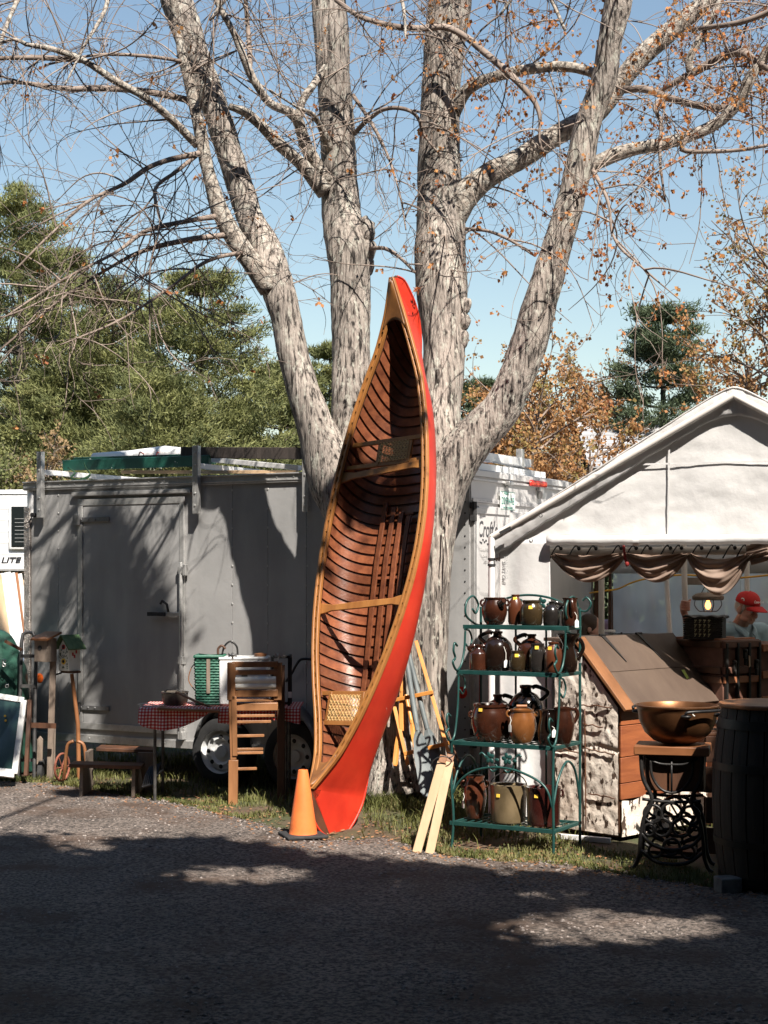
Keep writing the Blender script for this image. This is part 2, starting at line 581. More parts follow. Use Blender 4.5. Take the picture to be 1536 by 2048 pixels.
pine_m = mat('pine_needles', (0.066, 0.083, 0.026), (0.215, 0.222, 0.075), 1.6, rough=0.75, transl=0.25, c3=(0.29, 0.275, 0.11), s3=3.3, lo3=0.56, hi3=0.7)
pine2_m = mat('blue_green_pine_needles', (0.035, 0.055, 0.027), (0.10, 0.13, 0.06), 1.6, rough=0.75, transl=0.2)
rust_m = mat('rust_young_leaf', (0.34, 0.15, 0.055), (0.46, 0.26, 0.11), 1.2, rough=0.75, transl=0.35, c3=(0.22, 0.18, 0.055), s3=2.2, lo3=0.5, hi3=0.62)
shade_leaf = mat('green_shade_leaf', (0.05, 0.075, 0.02), (0.09, 0.12, 0.035), 3, rough=0.7)
dark_bark = mat('dark_trunk_bark', (0.05, 0.04, 0.032), (0.13, 0.105, 0.085), 12, (1, 1, 0.3), rough=0.95, bump=0.6)

LIMBS = []          # (points, radii) of every limb of the maple, for sprouting twigs
def limb(name, pts, parent, m, off, sides=12, step=0.05, amp=0.006, freq=20, keep=True):
    raw = []
    for px, py, D, w in pts:
        D += 0.28 * min(1.6, max(0.0, (1150 - py) / 550.0))
        p = W(px, py, D)
        raw.append((p.x, p.y, p.z, w / 2 * D / FPX))
    C = catmull(raw, 10)
    seg = np.linalg.norm(np.diff(C[:, :3], axis=0), axis=1)
    s = np.concatenate([[0], np.cumsum(seg)])
    k = max(4, int(s[-1] / step))
    t = np.linspace(0, s[-1], k)
    C = np.stack([np.interp(t, s, C[:, i]) for i in range(4)], 1)
    if keep:
        LIMBS.append((C[:, :3], C[:, 3]))
    mb = MB()
    mb.tube([Vector(c[:3]) for c in C], list(np.maximum(C[:, 3], 0.003)), sides)
    cen = [Vector(c[:3]) for c in C]
    nv = len(C) * sides
    for i in range(nv):
        p = Vector(mb.v[i]); c = cen[i // sides]
        d = (p - c)
        if d.length < 1e-6: continue
        d.normalize()
        q = noise.noise((p.x * freq, p.y * freq, p.z * freq * 0.22)) + 0.5 * noise.noise((p.x * freq * 2.3, p.y * freq * 2.3, p.z * freq * 0.6)) + 1.2 * noise.noise((p.x * 5, p.y * 5, p.z * 3))
        mb.v[i] = tuple(p + d * amp * q)
    return mb.build(name, m, parent, off=off, smooth=180)

maple = thing('maple_tree', 'old grey-barked maple with four leaning stems behind the red canoe, buds just opening', 'tree', TREE)
BD = 12.55
stem_pts = [
    [(812, 1590, BD - .05, 190), (800, 1500, BD, 150), (780, 1380, BD, 130), (752, 1200, BD + .02, 125), (722, 1060, BD + .05, 120), (668, 960, BD + .08, 104), (640, 880, BD + .1, 84), (610, 790, BD + .1, 66), (590, 723, BD + .1, 62), (573, 643, BD + .1, 60), (550, 560, BD + .1, 68), (528, 490, BD + .12, 60), (502, 441, BD + .13, 54), (480, 375, BD + .15, 53), (454, 292, BD + .15, 52), (427, 208, BD + .15, 54), (388, 104, BD + .18, 58), (353, 0, BD + .2, 62), (300, -160, BD + .3, 56), (220, -420, BD + .5, 40), (150, -700, BD + .6, 22)],
    [(822, 1590, BD + .1, 150), (812, 1450, BD + .12, 120), (790, 1250, BD + .15, 110), (750, 1080, BD + .18, 108), (718, 960, BD + .2, 96), (702, 860, BD + .22, 80), (702, 740, BD + .25, 76), (703, 660, BD + .26, 77), (700, 560, BD + .28, 80), (694, 500, BD + .28, 84), (684, 430, BD + .3, 78), (679, 372, BD + .3, 73), (675, 286, BD + .3, 70), (667, 143, BD + .35, 68), (657, 0, BD + .4, 69), (640, -200, BD + .5, 58), (630, -500, BD + .6, 40), (640, -800, BD + .6, 22)],
    [(826, 1590, BD, 190), (822, 1510, BD - .02, 128), (822, 1420, BD - .03, 112), (826, 1300, BD - .03, 106), (834, 1180, BD - .02, 104), (850, 1060, BD, 108), (868, 930, BD, 106), (878, 820, BD, 88), (886, 740, BD, 86), (888, 660, BD, 86), (884, 580, BD, 102), (881, 510, BD, 102), (881, 450, BD + .02, 98), (880, 380, BD + .03, 90), (878, 290, BD + .05, 82), (884, 143, BD + .08, 78), (900, 0, BD + .1, 88), (915, -200, BD + .1, 76), (925, -500, BD, 56), (940, -850, BD - .2, 30)],
    [(838, 1590, BD + .05, 150), (842, 1450, BD + .02, 110), (846, 1250, BD, 100), (858, 1080, BD - .02, 104), (880, 980, BD - .05, 106), (915, 915, BD - .1, 98), (955, 868, BD - .15, 84), (1000, 820, BD - .2, 76), (1030, 760, BD - .25, 72), (1062, 673, BD - .3, 72), (1086, 588, BD - .35, 66), (1112, 503, BD - .42, 58), (1138, 414, BD - .5, 57), (1158, 331, BD - .55, 55), (1177, 248, BD - .6, 53), (1206, 166, BD - .65, 50), (1220, 83, BD - .7, 50), (1236, 0, BD - .75, 56), (1265, -180, BD - .9, 46), (1310, -450, BD - 1.1, 32), (1350, -700, BD - 1.2, 18)],
]
for sp in stem_pts:
    limb('stem', sp, maple, bark, TREE, sides=44, step=0.028, amp=0.008, freq=24)
# burl and knots on the stems
mb = MB()
for px, py, D, r in ((930, 612, BD + .18, .045), (927, 642, BD + .18, .055), (922, 678, BD + .18, .06), (732, 462, BD + .60, .08), (734, 500, BD + .60, .075), (736, 535, BD + .58, .05)):
    mb = MB()
    mb.ball(W(px, py, D), (r, r, r * 1.5), 18, 12)
    for i in range(len(mb.v)):
        p = Vector(mb.v[i]); mb.v[i] = tuple(p + Vector((1, -1, 1)) * (0.016 * noise.noise(p * 14) + 0.006 * noise.noise(p * 50)))
    mb.build('burl', bark, maple, off=TREE, smooth=180)
# loose strip of bark hanging off the right stem
mb = MB()
for (x0, y0, x1, y1, w) in ((893, 1040, 898, 1165, .02), (886, 1060, 889, 1120, .014), (905, 1010, 903, 1060, .012)):
    mb.beam(W(x0, y0, BD - .2), W(x1, y1, BD - .26), w, 0.012, (0, 1, 0), taper=0.35)
mb.build('loose_bark', bark, maple, off=TREE)

B = BD
branch_pts = [
    [(540, 580, B + .05, 44), (512, 537, B, 42), (471, 479, B - .02, 40), (442, 425, B - .05, 34), (425, 375, B - .07, 28), (410, 317, B - .08, 26), (402, 267, B - .1, 26), (388, 208, B - .1, 22), (377, 158, B - .1, 20), (363, 104, B - .1, 18), (352, 30, B - .1, 17), (335, -60, B - .2, 15), (300, -200, B - .4, 10)],
    [(394, 290, B - .1, 18), (342, 238, B - .3, 16), (292, 196, B - .5, 15), (233, 163, B - .6, 15), (167, 121, B - .7, 13), (104, 98, B - .8, 11), (50, 88, B - .9, 9), (25, 79, B - .9, 7), (-60, 110, B - 1, 5)],
    [(390, 203, B + .1, 14), (292, 183, B - .1, 13), (208, 177, B - .2, 12), (125, 177, B - .3, 11), (42, 165, B - .4, 8), (0, 167, B - .4, 7), (-90, 190, B - .5, 4)],
    [(372, 124, B - .1, 8), (292, 112, B - .3, 7), (192, 110, B - .5, 6), (90, 130, B - .7, 4)],
    [(167, 121, B - .7, 11), (90, 116, B - .7, 10), (0, 117, B - .75, 8), (-90, 130, B - .8, 5)],
    [(402, 306, B - .1, 12), (333, 321, B - .3, 11), (292, 338, B - .4, 10), (250, 367, B - .5, 9), (175, 404, B - .6, 7), (100, 470, B - .7, 5), (30, 540, B - .8, 3)],
    [(440, 432, B - .05, 12), (375, 442, B - .25, 10), (292, 462, B - .4, 9), (233, 504, B - .5, 7), (125, 560, B - .7, 5), (0, 640, B - .9, 3)],
    [(455, 470, B - .05, 12), (379, 479, B - .2, 11), (292, 500, B - .3, 9), (229, 530, B - .4, 7), (120, 600, B - .6, 5), (0, 700, B - .8, 3)],
    [(392, 312, B - .1, 9), (350, 345, B - .3, 8), (310, 380, B - .4, 7), (320, 450, B - .5, 5), (300, 540, B - .5, 4), (300, 690, B - .6, 3)],
    [(520, 500, B + .05, 9), (420, 520, B - .3, 8), (340, 575, B - .5, 6), (240, 640, B - .7, 5), (120, 690, B - .9, 3)],
    [(650, 380, B + .2, 40), (634, 365, B + .15, 32), (603, 329, B + .05, 27), (558, 288, B - .1, 25), (525, 254, B - .2, 21), (492, 225, B - .3, 18), (460, 213, B - .4, 13)],
    [(655, 365, B + .2, 34), (637, 338, B + .18, 30), (612, 292, B + .1, 26), (597, 243, B, 23), (575, 222, B - .05, 20), (542, 208, B - .1, 18), (517, 175, B - .15, 17), (500, 146, B - .2, 16), (475, 83, B - .25, 13), (450, 33, B - .3, 11), (433, 0, B - .3, 10), (410, -80, B - .4, 7)],
    [(597, 240, B, 18), (603, 205, B + .02, 16), (625, 172, B + .1, 15), (640, 150, B + .2, 15), (665, 115, B + .3, 14)],
    [(500, 146, B - .2, 11), (498, 83, B - .15, 10), (492, 12, B - .1, 9), (488, -70, B, 7)],
    [(660, 300, B + .2, 22), (645, 262, B + .05, 16), (625, 228, B - .1, 9), (595, 215, B - .3, 7), (540, 180, B - .5, 4)],
    [(708, 268, B + .15, 10), (735, 240, B, 10), (770, 218, B - .2, 8), (810, 218, B - .3, 8), (836, 235, B - .3, 7), (848, 270, B - .25, 6), (880, 310, B - .25, 4)],
    [(706, 190, B + .2, 9), (745, 250, B - .1, 7), (775, 310, B - .2, 6), (800, 390, B - .3, 4), (812, 460, B - .4, 3)],
    [(742, 497, B + .2, 9), (770, 497, B, 8), (800, 515, B - .1, 7), (830, 545, B - .2, 5)],
    [(672, 0, B - .2, 10), (720, 33, B - .3, 11), (789, 53, B - .35, 12), (841, 57, B - .35, 13), (889, 54, B - .35, 13), (932, 74, B - .4, 14), (962, 99, B - .45, 14), (1016, 145, B - .55, 14), (1066, 199, B - .65, 11), (1080, 236, B - .7, 8), (1078, 275, B - .72, 4), (1088, 310, B - .75, 2)],
    [(895, 440, B, 70), (925, 397, B - .02, 60), (975, 352, B - .02, 48), (1037, 319, B - .02, 44), (1086, 286, B, 42), (1140, 255, B + .02, 42), (1195, 222, B + .03, 42), (1273, 124, B + .05, 40), (1355, 50, B + .05, 38), (1426, -10, B + .05, 34), (1500, -100, B, 28), (1600, -260, B, 18)],
    [(905, 225, B + .02, 34), (920, 199, B - .05, 26), (941, 174, B - .1, 24), (983, 155, B - .2, 22), (1045, 141, B - .3, 21), (1107, 133, B - .4, 20), (1165, 139, B - .52, 20), (1212, 158, B - .62, 22)],
    [(1165, 345, B - .5, 36), (1190, 327, B - .5, 30), (1252, 302, B - .55, 27), (1314, 290, B - .6, 25), (1376, 273, B - .65, 25), (1438, 244, B - .7, 24), (1480, 199, B - .75, 23), (1500, 157, B - .8, 22), (1521, 124, B - .8, 22), (1560, 60, B - .9, 18), (1620, -40, B - 1, 10)],
    [(1250, 180, B - .2, 14), (1289, 178, B - .3, 15), (1335, 195, B - .4, 15), (1397, 211, B - .5, 15), (1455, 217, B - .6, 15), (1490, 205, B - .7, 12)],
    [(1310, 190, B - .3, 10), (1350, 165, B - .4, 13), (1389, 145, B - .5, 15), (1438, 116, B - .6, 17), (1480, 104, B - .7, 18), (1513, 124, B - .8, 17), (1560, 150, B - .9, 12)],
    [(1385, 150, B - .5, 18), (1378, 120, B - .5, 16), (1409, 62, B - .5, 15), (1438, 8, B - .5, 14), (1470, -70, B - .5, 10)],
    [(1560, 15, B - 1, 12), (1536, 25, B - .9, 12), (1480, 45, B - .8, 12), (1422, 54, B - .6, 10), (1380, 60, B - .3, 9)],
    [(1376, 273, B - .65, 11), (1365, 300, B - .8, 10), (1420, 303, B - .9, 9), (1480, 300, B - 1, 8), (1536, 290, B - 1.1, 7)],
    [(1330, 190, B - .4, 12), (1310, 215, B - .5, 10), (1322, 248, B - .6, 8), (1320, 320, B - .7, 6), (1330, 400, B - .7, 4)],
    [(932, 458, B - .05, 8), (975, 462, B - .2, 7), (1020, 480, B - .3, 6), (1070, 512, B - .4, 4)],
    [(1180, 330, B - .5, 9), (1215, 400, B - .9, 7), (1230, 480, B - 1.1, 5), (1290, 540, B - 1.2, 4), (1360, 600, B - 1.3, 2)],
    # boughs that start above the picture and reach down or across into it
    [(300, -160, B + .3, 20), (150, -120, B, 16), (60, -40, B - .3, 12), (10, 60, B - .6, 8), (-20, 170, B - .8, 5)],
    [(300, -120, B + .2, 16), (230, -60, B - .2, 12), (210, 20, B - .5, 9), (170, 90, B - .7, 6), (130, 170, B - .9, 4)],
    [(640, -220, B + .4, 20), (560, -130, B, 14), (480, -40, B - .4, 9), (420, 40, B - .6, 6)],
    [(640, -150, B + .4, 18), (740, -100, B, 12), (800, -10, B - .3, 8), (812, 80, B - .5, 5)],
    [(920, -150, B, 20), (1010, -100, B - .3, 14), (1090, -20, B - .6, 9), (1130, 60, B - .8, 6)],
    [(1265, -180, B - .8, 20), (1150, -130, B - .9, 14), (1060, -50, B - 1, 9), (1000, 30, B - 1, 5)],
    [(1500, -100, B, 18), (1560, -20, B - .5, 12), (1590, 120, B - 1, 8), (1560, 260, B - 1.2, 5)],
]
for bp in branch_pts:
    limb('branch', bp, maple, bark_branch if bp[0][3] > 15 else twig_m, TREE, sides=(20 if bp[0][3] > 30 else 10), step=0.05, amp=(0.006 if bp[0][3] > 20 else 0.002), freq=30)

def walk(P, Dr, Ln, steps, bend, droop, g):
    """n random curving walks -> (n, steps+1, 3)."""
    n = len(P)
    out = np.zeros((n, steps + 1, 3)); out[:, 0] = P
    d = Dr / np.linalg.norm(Dr, axis=1, keepdims=True)
    cv = g.normal(size=(n, 3)) * bend
    for k in range(steps):
        cv = cv * 0.8 + g.normal(size=(n, 3)) * bend * 0.55
        d = d + cv / steps + np.array([0, 0, -droop / steps])
        d /= np.linalg.norm(d, axis=1, keepdims=True)
        out[:, k + 1] = out[:, k] + d * (Ln / steps)[:, None]
    return out

def tubes(Wk, r0, r1, sides=3):
    n, m, _ = Wk.shape
    t = np.gradient(Wk, axis=1)
    t /= np.linalg.norm(t, axis=2, keepdims=True) + 1e-9
    ref = np.array([0.31, 0.87, 0.38])
    u = np.cross(t, ref); u /= np.linalg.norm(u, axis=2, keepdims=True) + 1e-9
    w = np.cross(t, u)
    f = np.linspace(0, 1, m)[None, :]
    rad = r0[:, None] * (1 - f) + r1[:, None] * f
    V = []
    for k in range(sides):
        a = 2 * math.pi * k / sides
        V.append(Wk + (u * math.cos(a) + w * math.sin(a)) * rad[..., None])
    V = np.stack(V, 2)                      # n, m, sides, 3
    idx = np.arange(n * m * sides).reshape(n, m, sides)
    a = idx[:, :-1]; b = idx[:, 1:]
    F = np.stack([a, np.roll(a, -1, 2), np.roll(b, -1, 2), b], -1).reshape(-1, 4)
    return V.reshape(-1, 3), F

def sprout(paths, n, lo, hi, l0, l1, spread, g, droop_bias=0.0):
    """Pick n starts on paths (n0,m,3); returns start points, directions, lengths."""
    n0, m, _ = paths.shape
    i = g.integers(0, n0, n); f = (lo + (hi - lo) * g.random(n)) * (m - 1.001)
    k = f.astype(int); fr = (f - k)[:, None]
    P = paths[i, k] * (1 - fr) + paths[i, k + 1] * fr
    T = paths[i, k + 1] - paths[i, k]
    T /= np.linalg.norm(T, axis=1, keepdims=True) + 1e-9
    D = T + g.normal(size=(n, 3)) * spread + np.array([0, 0, droop_bias])
    return P, D, l0 + (l1 - l0) * g.random(n)

def join_np(parts):
    V, F, o = [], [], 0
    for v, f in parts:
        V.append(v); F.append(f + o); o += len(v)
    return np.concatenate(V), np.concatenate(F)

def leaves_at(P, size, per, g, hang=0.6, aspect=0.45):
    """Small drooping leaf quads: `per` of them at every point."""
    n = len(P) * per
    P = np.repeat(P, per, 0) + g.normal(size=(n, 3)) * size * 0.55
    d = g.normal(size=(n, 3)); d[:, 2] -= hang * 2
    d /= np.linalg.norm(d, axis=1, keepdims=True)
    s = np.cross(d, g.normal(size=(n, 3))); s /= np.linalg.norm(s, axis=1, keepdims=True) + 1e-9
    L = (size * (0.5 + g.random(n)))[:, None]
    a = P; b = P + d * L * 0.5 + s * L * aspect; c = P + d * L; e = P + d * L * 0.5 - s * L * aspect
    V = np.stack([a, b, c, e], 1).reshape(-1, 3)
    return V, np.arange(4 * n).reshape(-1, 4)

g = np.random.default_rng(5)
# paths of the maple's limbs, resampled, weighted by length above the canoe
starts, dirs, wts = [], [], []
for (P, r) in LIMBS[4:]:
    T = np.gradient(P, axis=0); T /= np.linalg.norm(T, axis=1, keepdims=True) + 1e-9
    for k in range(len(P)):
        starts.append(P[k]); dirs.append(T[k]); wts.append(0.55 if r[k] > 0.05 else 1.0)
for (P, r) in LIMBS[:4]:
    T = np.gradient(P, axis=0); T /= np.linalg.norm(T, axis=1, keepdims=True) + 1e-9
    for k in range(0, len(P), 2):
        if P[k][2] > 4.0:
            starts.append(P[k]); dirs.append(T[k]); wts.append(0.25)
starts = np.array(starts); dirs = np.array(dirs); wts = np.array(wts)
def pick(n):
    i = g.choice(len(starts), n, p=wts / wts.sum())
    return starts[i], dirs[i]
NA = 400
P, T = pick(NA)
DA = T * 0.45 + g.normal(size=(NA, 3)) * 0.8 + np.array([0, 0, 0.05])
WA = walk(P, DA, 0.5 + 0.8 * g.random(NA), 12, 0.9, 0.5, g)
PB, DB, LB = sprout(WA, 1150, 0.15, 1.0, 0.25, 0.75, 0.7, g, -0.05)
P2, T2 = pick(520)
PB = np.concatenate([PB, P2]); DB = np.concatenate([DB, T2 * 0.4 + g.normal(size=(520, 3)) * 0.8]); LB = np.concatenate([LB, 0.25 + 0.5 * g.random(520)])
WB = walk(PB, DB, LB, 9, 1.5, 0.45, g)
PC, DC, LC = sprout(WB, 2900, 0.1, 1.0, 0.10, 0.38, 0.8, g, 0.0)
WC = walk(PC, DC, LC, 6, 1.6, 0.2, g)
parts = [tubes(WA, 0.0055 + 0.003 * g.random(NA), np.full(NA, 0.0026), 4), tubes(WB, np.full(len(WB), 0.0034), np.full(len(WB), 0.0018)), tubes(WC, np.full(len(WC), 0.0023), np.full(len(WC), 0.0012))]
V, F = join_np(parts)
tw = np_mesh('twigs', V - np.array(TREE), F, twig_m, maple, smooth=True)
tag(tw, kind='stuff')
tips = np.concatenate([WC[:, -1], WB[:, -1], WC[:, -2]])
side = np.clip((tips[:, 0] + 0.2) / 1.5, 0, 1)
keep = g.random(len(tips)) < 0.03 + 0.42 * side
V, F = leaves_at(tips[keep], 0.028, 6, g)
tag(np_mesh('young_leaves', V - np.array(TREE), F, bud_m, maple), kind='stuff')

# ------------------------------------------------------------------ pines
def pine(name, label, base, h, rmax, seed, m, whorls=16, tufts=14, dens=1.0, taper=0.75, gap=0.0, needle=0.24, low=0.08):
    q = np.random.default_rng(seed)
    root = thing(name, label, 'tree', base, 0, 'pines beyond the trailers')
    mb = MB()
    mb.tube([(0, 0, 0), (0.03, 0, h * 0.5), (0, 0.02, h)], [0.02 * h + 0.03, 0.013 * h, 0.01], 8)
    mb.build('trunk', dark_bark, root, smooth=180)
    br = MB(); P = []; Dv = []
    for k in range(whorls):
        f = low + (1 - low) * (k + 0.3 * q.random()) / whorls
        L0 = rmax * ((1 - f) ** taper) * (1.0 if f > 0.2 else 0.75 + f) + 0.12
        nb = 7
        a0 = q.random() * 6.28
        for b in range(nb):
            if q.random() < gap: continue
            a = a0 + 6.28 * b / nb + 0.35 * q.normal()
            L = L0 * (0.7 + 0.45 * q.random())
            up = 0.10 + 0.25 * f
            z0 = f * h
            pts = [Vector((math.cos(a) * L * t, math.sin(a) * L * t, z0 + L * (up * t + 0.18 * t * t - 0.10 * math.sin(3.1 * t)))) for t in (0, 0.35, 0.7, 1.0)]
            br.tube(pts, [0.035 * (1 - f) + 0.012, 0.022, 0.014, 0.006], 4, cap=False)
            nt = max(3, int(tufts * dens * (0.35 + L / rmax)))
            for i in range(nt):
                t = 0.25 + 0.75 * math.sqrt(q.random())
                sp = (0.36 * L * (1.1 - 0.75 * t) + 0.08) * q.normal() * 0.7
                c = Vector((math.cos(a) * L * t - math.sin(a) * sp, math.sin(a) * L * t + math.cos(a) * sp, z0 + L * (up * t + 0.18 * t * t - 0.10 * math.sin(3.1 * t)) + 0.03 * q.normal() + 0.04))
                P.append(c); Dv.append((math.cos(a) * 0.5, math.sin(a) * 0.5, 0.55))
    for i in range(int(10 * dens)):
        P.append(Vector((0.05 * q.normal(), 0.05 * q.normal(), h - 0.25 * q.random()))); Dv.append((0, 0, 1.0))
    br.build('branches', dark_bark, root, smooth=180)
    P = np.array(P); Dv = np.array(Dv)
    K = 34
    n = len(P) * K
    c = np.repeat(P, K, 0) + q.normal(size=(n, 3)) * np.array([0.13, 0.13, 0.045])
    d = np.repeat(Dv, K, 0) + q.normal(size=(n, 3)) * 0.55
    d /= np.linalg.norm(d, axis=1, keepdims=True)
    s = np.cross(d, q.normal(size=(n, 3))); s /= np.linalg.norm(s, axis=1, keepdims=True) + 1e-9
    L = (needle * (0.6 + 0.7 * q.random(n)))[:, None]
    wd = (needle * 0.10 * (0.7 + 0.6 * q.random(n)))[:, None]
    V = np.stack([c - s * wd, c + s * wd, c + d * L], 1).reshape(-1, 3)
    tag(np_mesh('needles', V, np.arange(3 * n).reshape(-1, 3), m, root), kind='stuff')
    return root

def gp(px, D):
    p = W(px, 1148, D); return Vector((p.x, p.y, 0))
def hz(row, D):
    return EYE - (row - 1148) / FPX * D
pines = [
    ('tallest bushy pine at the far left edge behind the camper', 40, 32, 370, 2.7, pine_m, 1.35),
    ('broad pine left of the trunk, its lower boughs over the trailer roof', 400, 29, 545, 2.9, pine_m, 1.5),
    ('pine between the tall left one and the broad one', 225, 31, 560, 2.4, pine_m, 1.35),
    ('low pine just left of the leaning stem, above the dark timber', 560, 32, 730, 2.2, pine_m, 1.3),
    ('pine standing behind the left pines with its narrow tip between them', 120, 36, 500, 2.6, pine_m, 1.2),
    ('low dense pine at the lower left beside the brown brush', 120, 31, 745, 2.2, pine_m, 1.3),
    ('small pine seen low behind the trailer roof rack', 330, 26, 760, 2.2, pine_m, 1.3),
    ('distant pine in the gap between the two left stems', 660, 48, 690, 2.6, pine_m, 1.0),
    ('distant pine just right of the canoe between the trunks', 955, 50, 765, 2.6, pine2_m, 1.0),
    ('distant pine showing to the right of the canoe tip, lower', 1010, 55, 830, 3.0, pine2_m, 1.0),
]
for i, (lab, px, D, row, rm, m, dn) in enumerate(pines):
    pine('pine_tree', lab, gp(px, D), hz(row, D), rm, 40 + i, m, whorls=13, tufts=19, dens=dn, taper=0.62, needle=0.125 * D / 30)
pine('pine_tree', 'dark open-layered pine behind the white tent peak', gp(1325, 34), hz(616, 34), 1.45, 77, pine2_m, whorls=12, tufts=15, dens=1.6, taper=0.42, gap=0.25, needle=0.14, low=0.3)

# ------------------------------------------------------------------ broadleaf trees with rust-coloured young leaves
def leafy(name, label, base, h, spread, seed, m, nleaf, leaf, tw_r=0.01, stems=1, lean=(0, 0), group='rusty trees beyond the tent', nb=60):
    q = np.random.default_rng(seed)
    root = thing(name, label, 'tree', base, 0, group)
    mb = MB(); paths = []
    for s in range(stems):
        a = q.random() * 6.28
        top = Vector((lean[0] + spread * 0.35 * math.cos(a) * (stems > 1), lean[1] + spread * 0.35 * math.sin(a) * (stems > 1), h * 0.93))
        pts = [Vector((0.1 * math.cos(a) * (stems > 1), 0.1 * math.sin(a) * (stems > 1), 0)), top * 0.35 + Vector((0.1 * q.normal(), 0.1 * q.normal(), 0)), top * 0.7 + Vector((0.15 * q.normal(), 0.15 * q.normal(), 0)), top]
        C = catmull(pts, 5)
        mb.tube([Vector(c) for c in C], list(np.linspace(0.014 * h + 0.02, 0.012, len(C))), 7)
        paths.append(np.stack([np.interp(np.linspace(0, 1, 13), np.linspace(0, 1, len(C)), C[:, i]) for i in range(3)], 1))
    mb.build('trunk', dark_bark, root, smooth=180)
    Pp = np.stack(paths)
    n1 = nb
    P, D, L = sprout(Pp, n1, 0.25, 1.0, spread * 0.45, spread * 0.95, 0.5, q)
    D[:, :2] += q.normal(size=(n1, 2)) * 0.8
    D[:, 2] = np.abs(D[:, 2]) * 0.5
    w1 = walk(P, D, L, 10, 0.6, -0.1, q)
    P, D, L = sprout(w1, n1 * 6, 0.3, 1.0, spread * 0.15, spread * 0.4, 0.6, q)
    w2 = walk(P, D, L, 7, 0.9, 0.0, q)
    V, F = join_np([tubes(w1, np.full(n1, tw_r * 2.2), np.full(n1, tw_r * 0.7)), tubes(w2, np.full(len(w2), tw_r * 0.8), np.full(len(w2), tw_r * 0.35))])
    tag(np_mesh('branches', V, F, twig_m, root, smooth=True), kind='stuff')
    i = q.integers(0, len(w2), nleaf); k = q.integers(2, 8, nleaf)
    V, F = leaves_at(w2[i, k] + q.normal(size=(nleaf, 3)) * 0.05, leaf, 4, q, hang=0.3)
    tag(np_mesh('leaves', V, F, m, root), kind='stuff')
    return root
leafy('maple_tree', 'rusty young-leaved tree at the right edge above the tent', gp(1570, 21), hz(430, 21), 1.7, 3, rust_m, 2400, 0.045, nb=80)
leafy('maple_tree', 'rusty young-leaved tree just behind the tent peak', gp(1500, 26), hz(700, 26), 1.5, 4, rust_m, 2200, 0.055, nb=70)
leafy('maple_tree', 'thin pinkish tree with upright twigs left of the dark pine', gp(1140, 36), hz(735, 36), 2.0, 5, rust_m, 1900, 0.06, 0.012, stems=4)
leafy('maple_tree', 'thin rust-budded tree beside the house roof', gp(1195, 35), hz(740, 35), 1.2, 6, rust_m, 1200, 0.06, 0.012, stems=3)
leafy('maple_tree', 'low spreading orange-leaved tree above the trailer roof', gp(1075, 24), hz(800, 24), 1.6, 7, rust_m, 4200, 0.05, nb=80)
leafy('maple_tree', 'low orange-leaved tree between the canoe and the tent roof', gp(1180, 25), hz(850, 25), 1.4, 8, rust_m, 3000, 0.05, nb=80)
leafy('maple_tree', 'olive and orange tree close beside the leaning right stem', gp(1010, 27), hz(820, 27), 1.5, 9, rust_m, 4200, 0.055, nb=80)
leafy('shrub', 'tall dry brown brush at the left behind the trailer', gp(85, 29), hz(890, 29), 1.1, 10, mat('dry_brush_leaf', (0.20, 0.13, 0.06), (0.32, 0.22, 0.11), 3, rough=0.8, transl=0.3), 2600, 0.05, 0.008, stems=6, group='brush behind the trailer')
leafy('shrub', 'green and brown brush below the pines at the far left', gp(-30, 29), hz(925, 29), 1.4, 12, pine_m, 2600, 0.06, 0.008, stems=6, group='brush behind the trailer')

# far wooded rise closing the view
def treeline(name, label, D, x0, x1, hmin, hmax, m, seed, n, dy=2.5, leaf=0.26):
    q = np.random.default_rng(seed)
    x = x0 + (x1 - x0) * q.random(n)
    hh = np.array([hmin + (hmax - hmin) * (0.5 + 0.5 * noise.noise((a * 0.22, seed, 0))) for a in x])
    z = hh * q.random(n) ** 0.7
    c = np.stack([x, D + dy * q.normal(size=n), z], -1)
    V, F = leaves_at(c, leaf, 4, q, hang=0.0, aspect=0.35)
    return tag(np_mesh(name, V, F, m), label, 'woods', kind='stuff')
treeline('far_woods', 'far wood of mixed dark pines closing the view', 62, -34, 34, 3.0, 7.0, pine2_m, 21, 36000)
treeline('far_brush', 'rust and olive brush along the back of the field', 44, 2, 24, 2.0, 5.2, rust_m, 23, 16000)
# ------------------------------------------------------------------ trees on the camera's side whose boughs shade the lot
def lit_amount(px, py):
    """How open the leaf cover is over the lot at this spot (0 shut, 1 open), as the dapples in the photo lie."""
    b = float(np.interp(px, [-400, 0, 300, 550, 700, 900, 1100, 1250, 1350, 1425, 1536, 2200], [1665, 1665, 1668, 1702, 1718, 1742, 1752, 1752, 1735, 1650, 1570, 1500]))
    v = 1.0 - (py - b) / 38.0
    for cx, cy, rx, ry, k in ((1200, 1864, 330, 52, 1.25), (1390, 1846, 130, 34, 1.1), (1500, 1878, 60, 15, .9), (480, 1756, 220, 32, 1.2), (165, 1695, 110, 28, 1.1), (600, 1824, 160, 18, 1.0), (1080, 1790, 200, 24, .8), (950, 1958, 50, 7, .6), (230, 1745, 50, 8, .5), (820, 1772, 120, 18, .95), (1330, 1792, 70, 9, .6), (700, 1775, 60, 8, .5), (830, 1880, 40, 6, .4)):
        d = ((px - cx) / rx) ** 2 + ((py - cy) / ry) ** 2
        v = max(v, k * (2.0 - 1.6 * d))
    return v
SHADE = []
q = np.random.default_rng(31)
def cover(p, hmin, hmax, spread):
    """A leaf clump high on the sun's side of ground-or-wall point p."""
    h = hmin + (hmax - hmin) * q.random()
    t = (h - p[2]) / SUN.z
    c = np.array([p[0] + SUN.x * t, p[1] + SUN.y * t, h])
    SHADE.append((c, spread))
n_in = 0
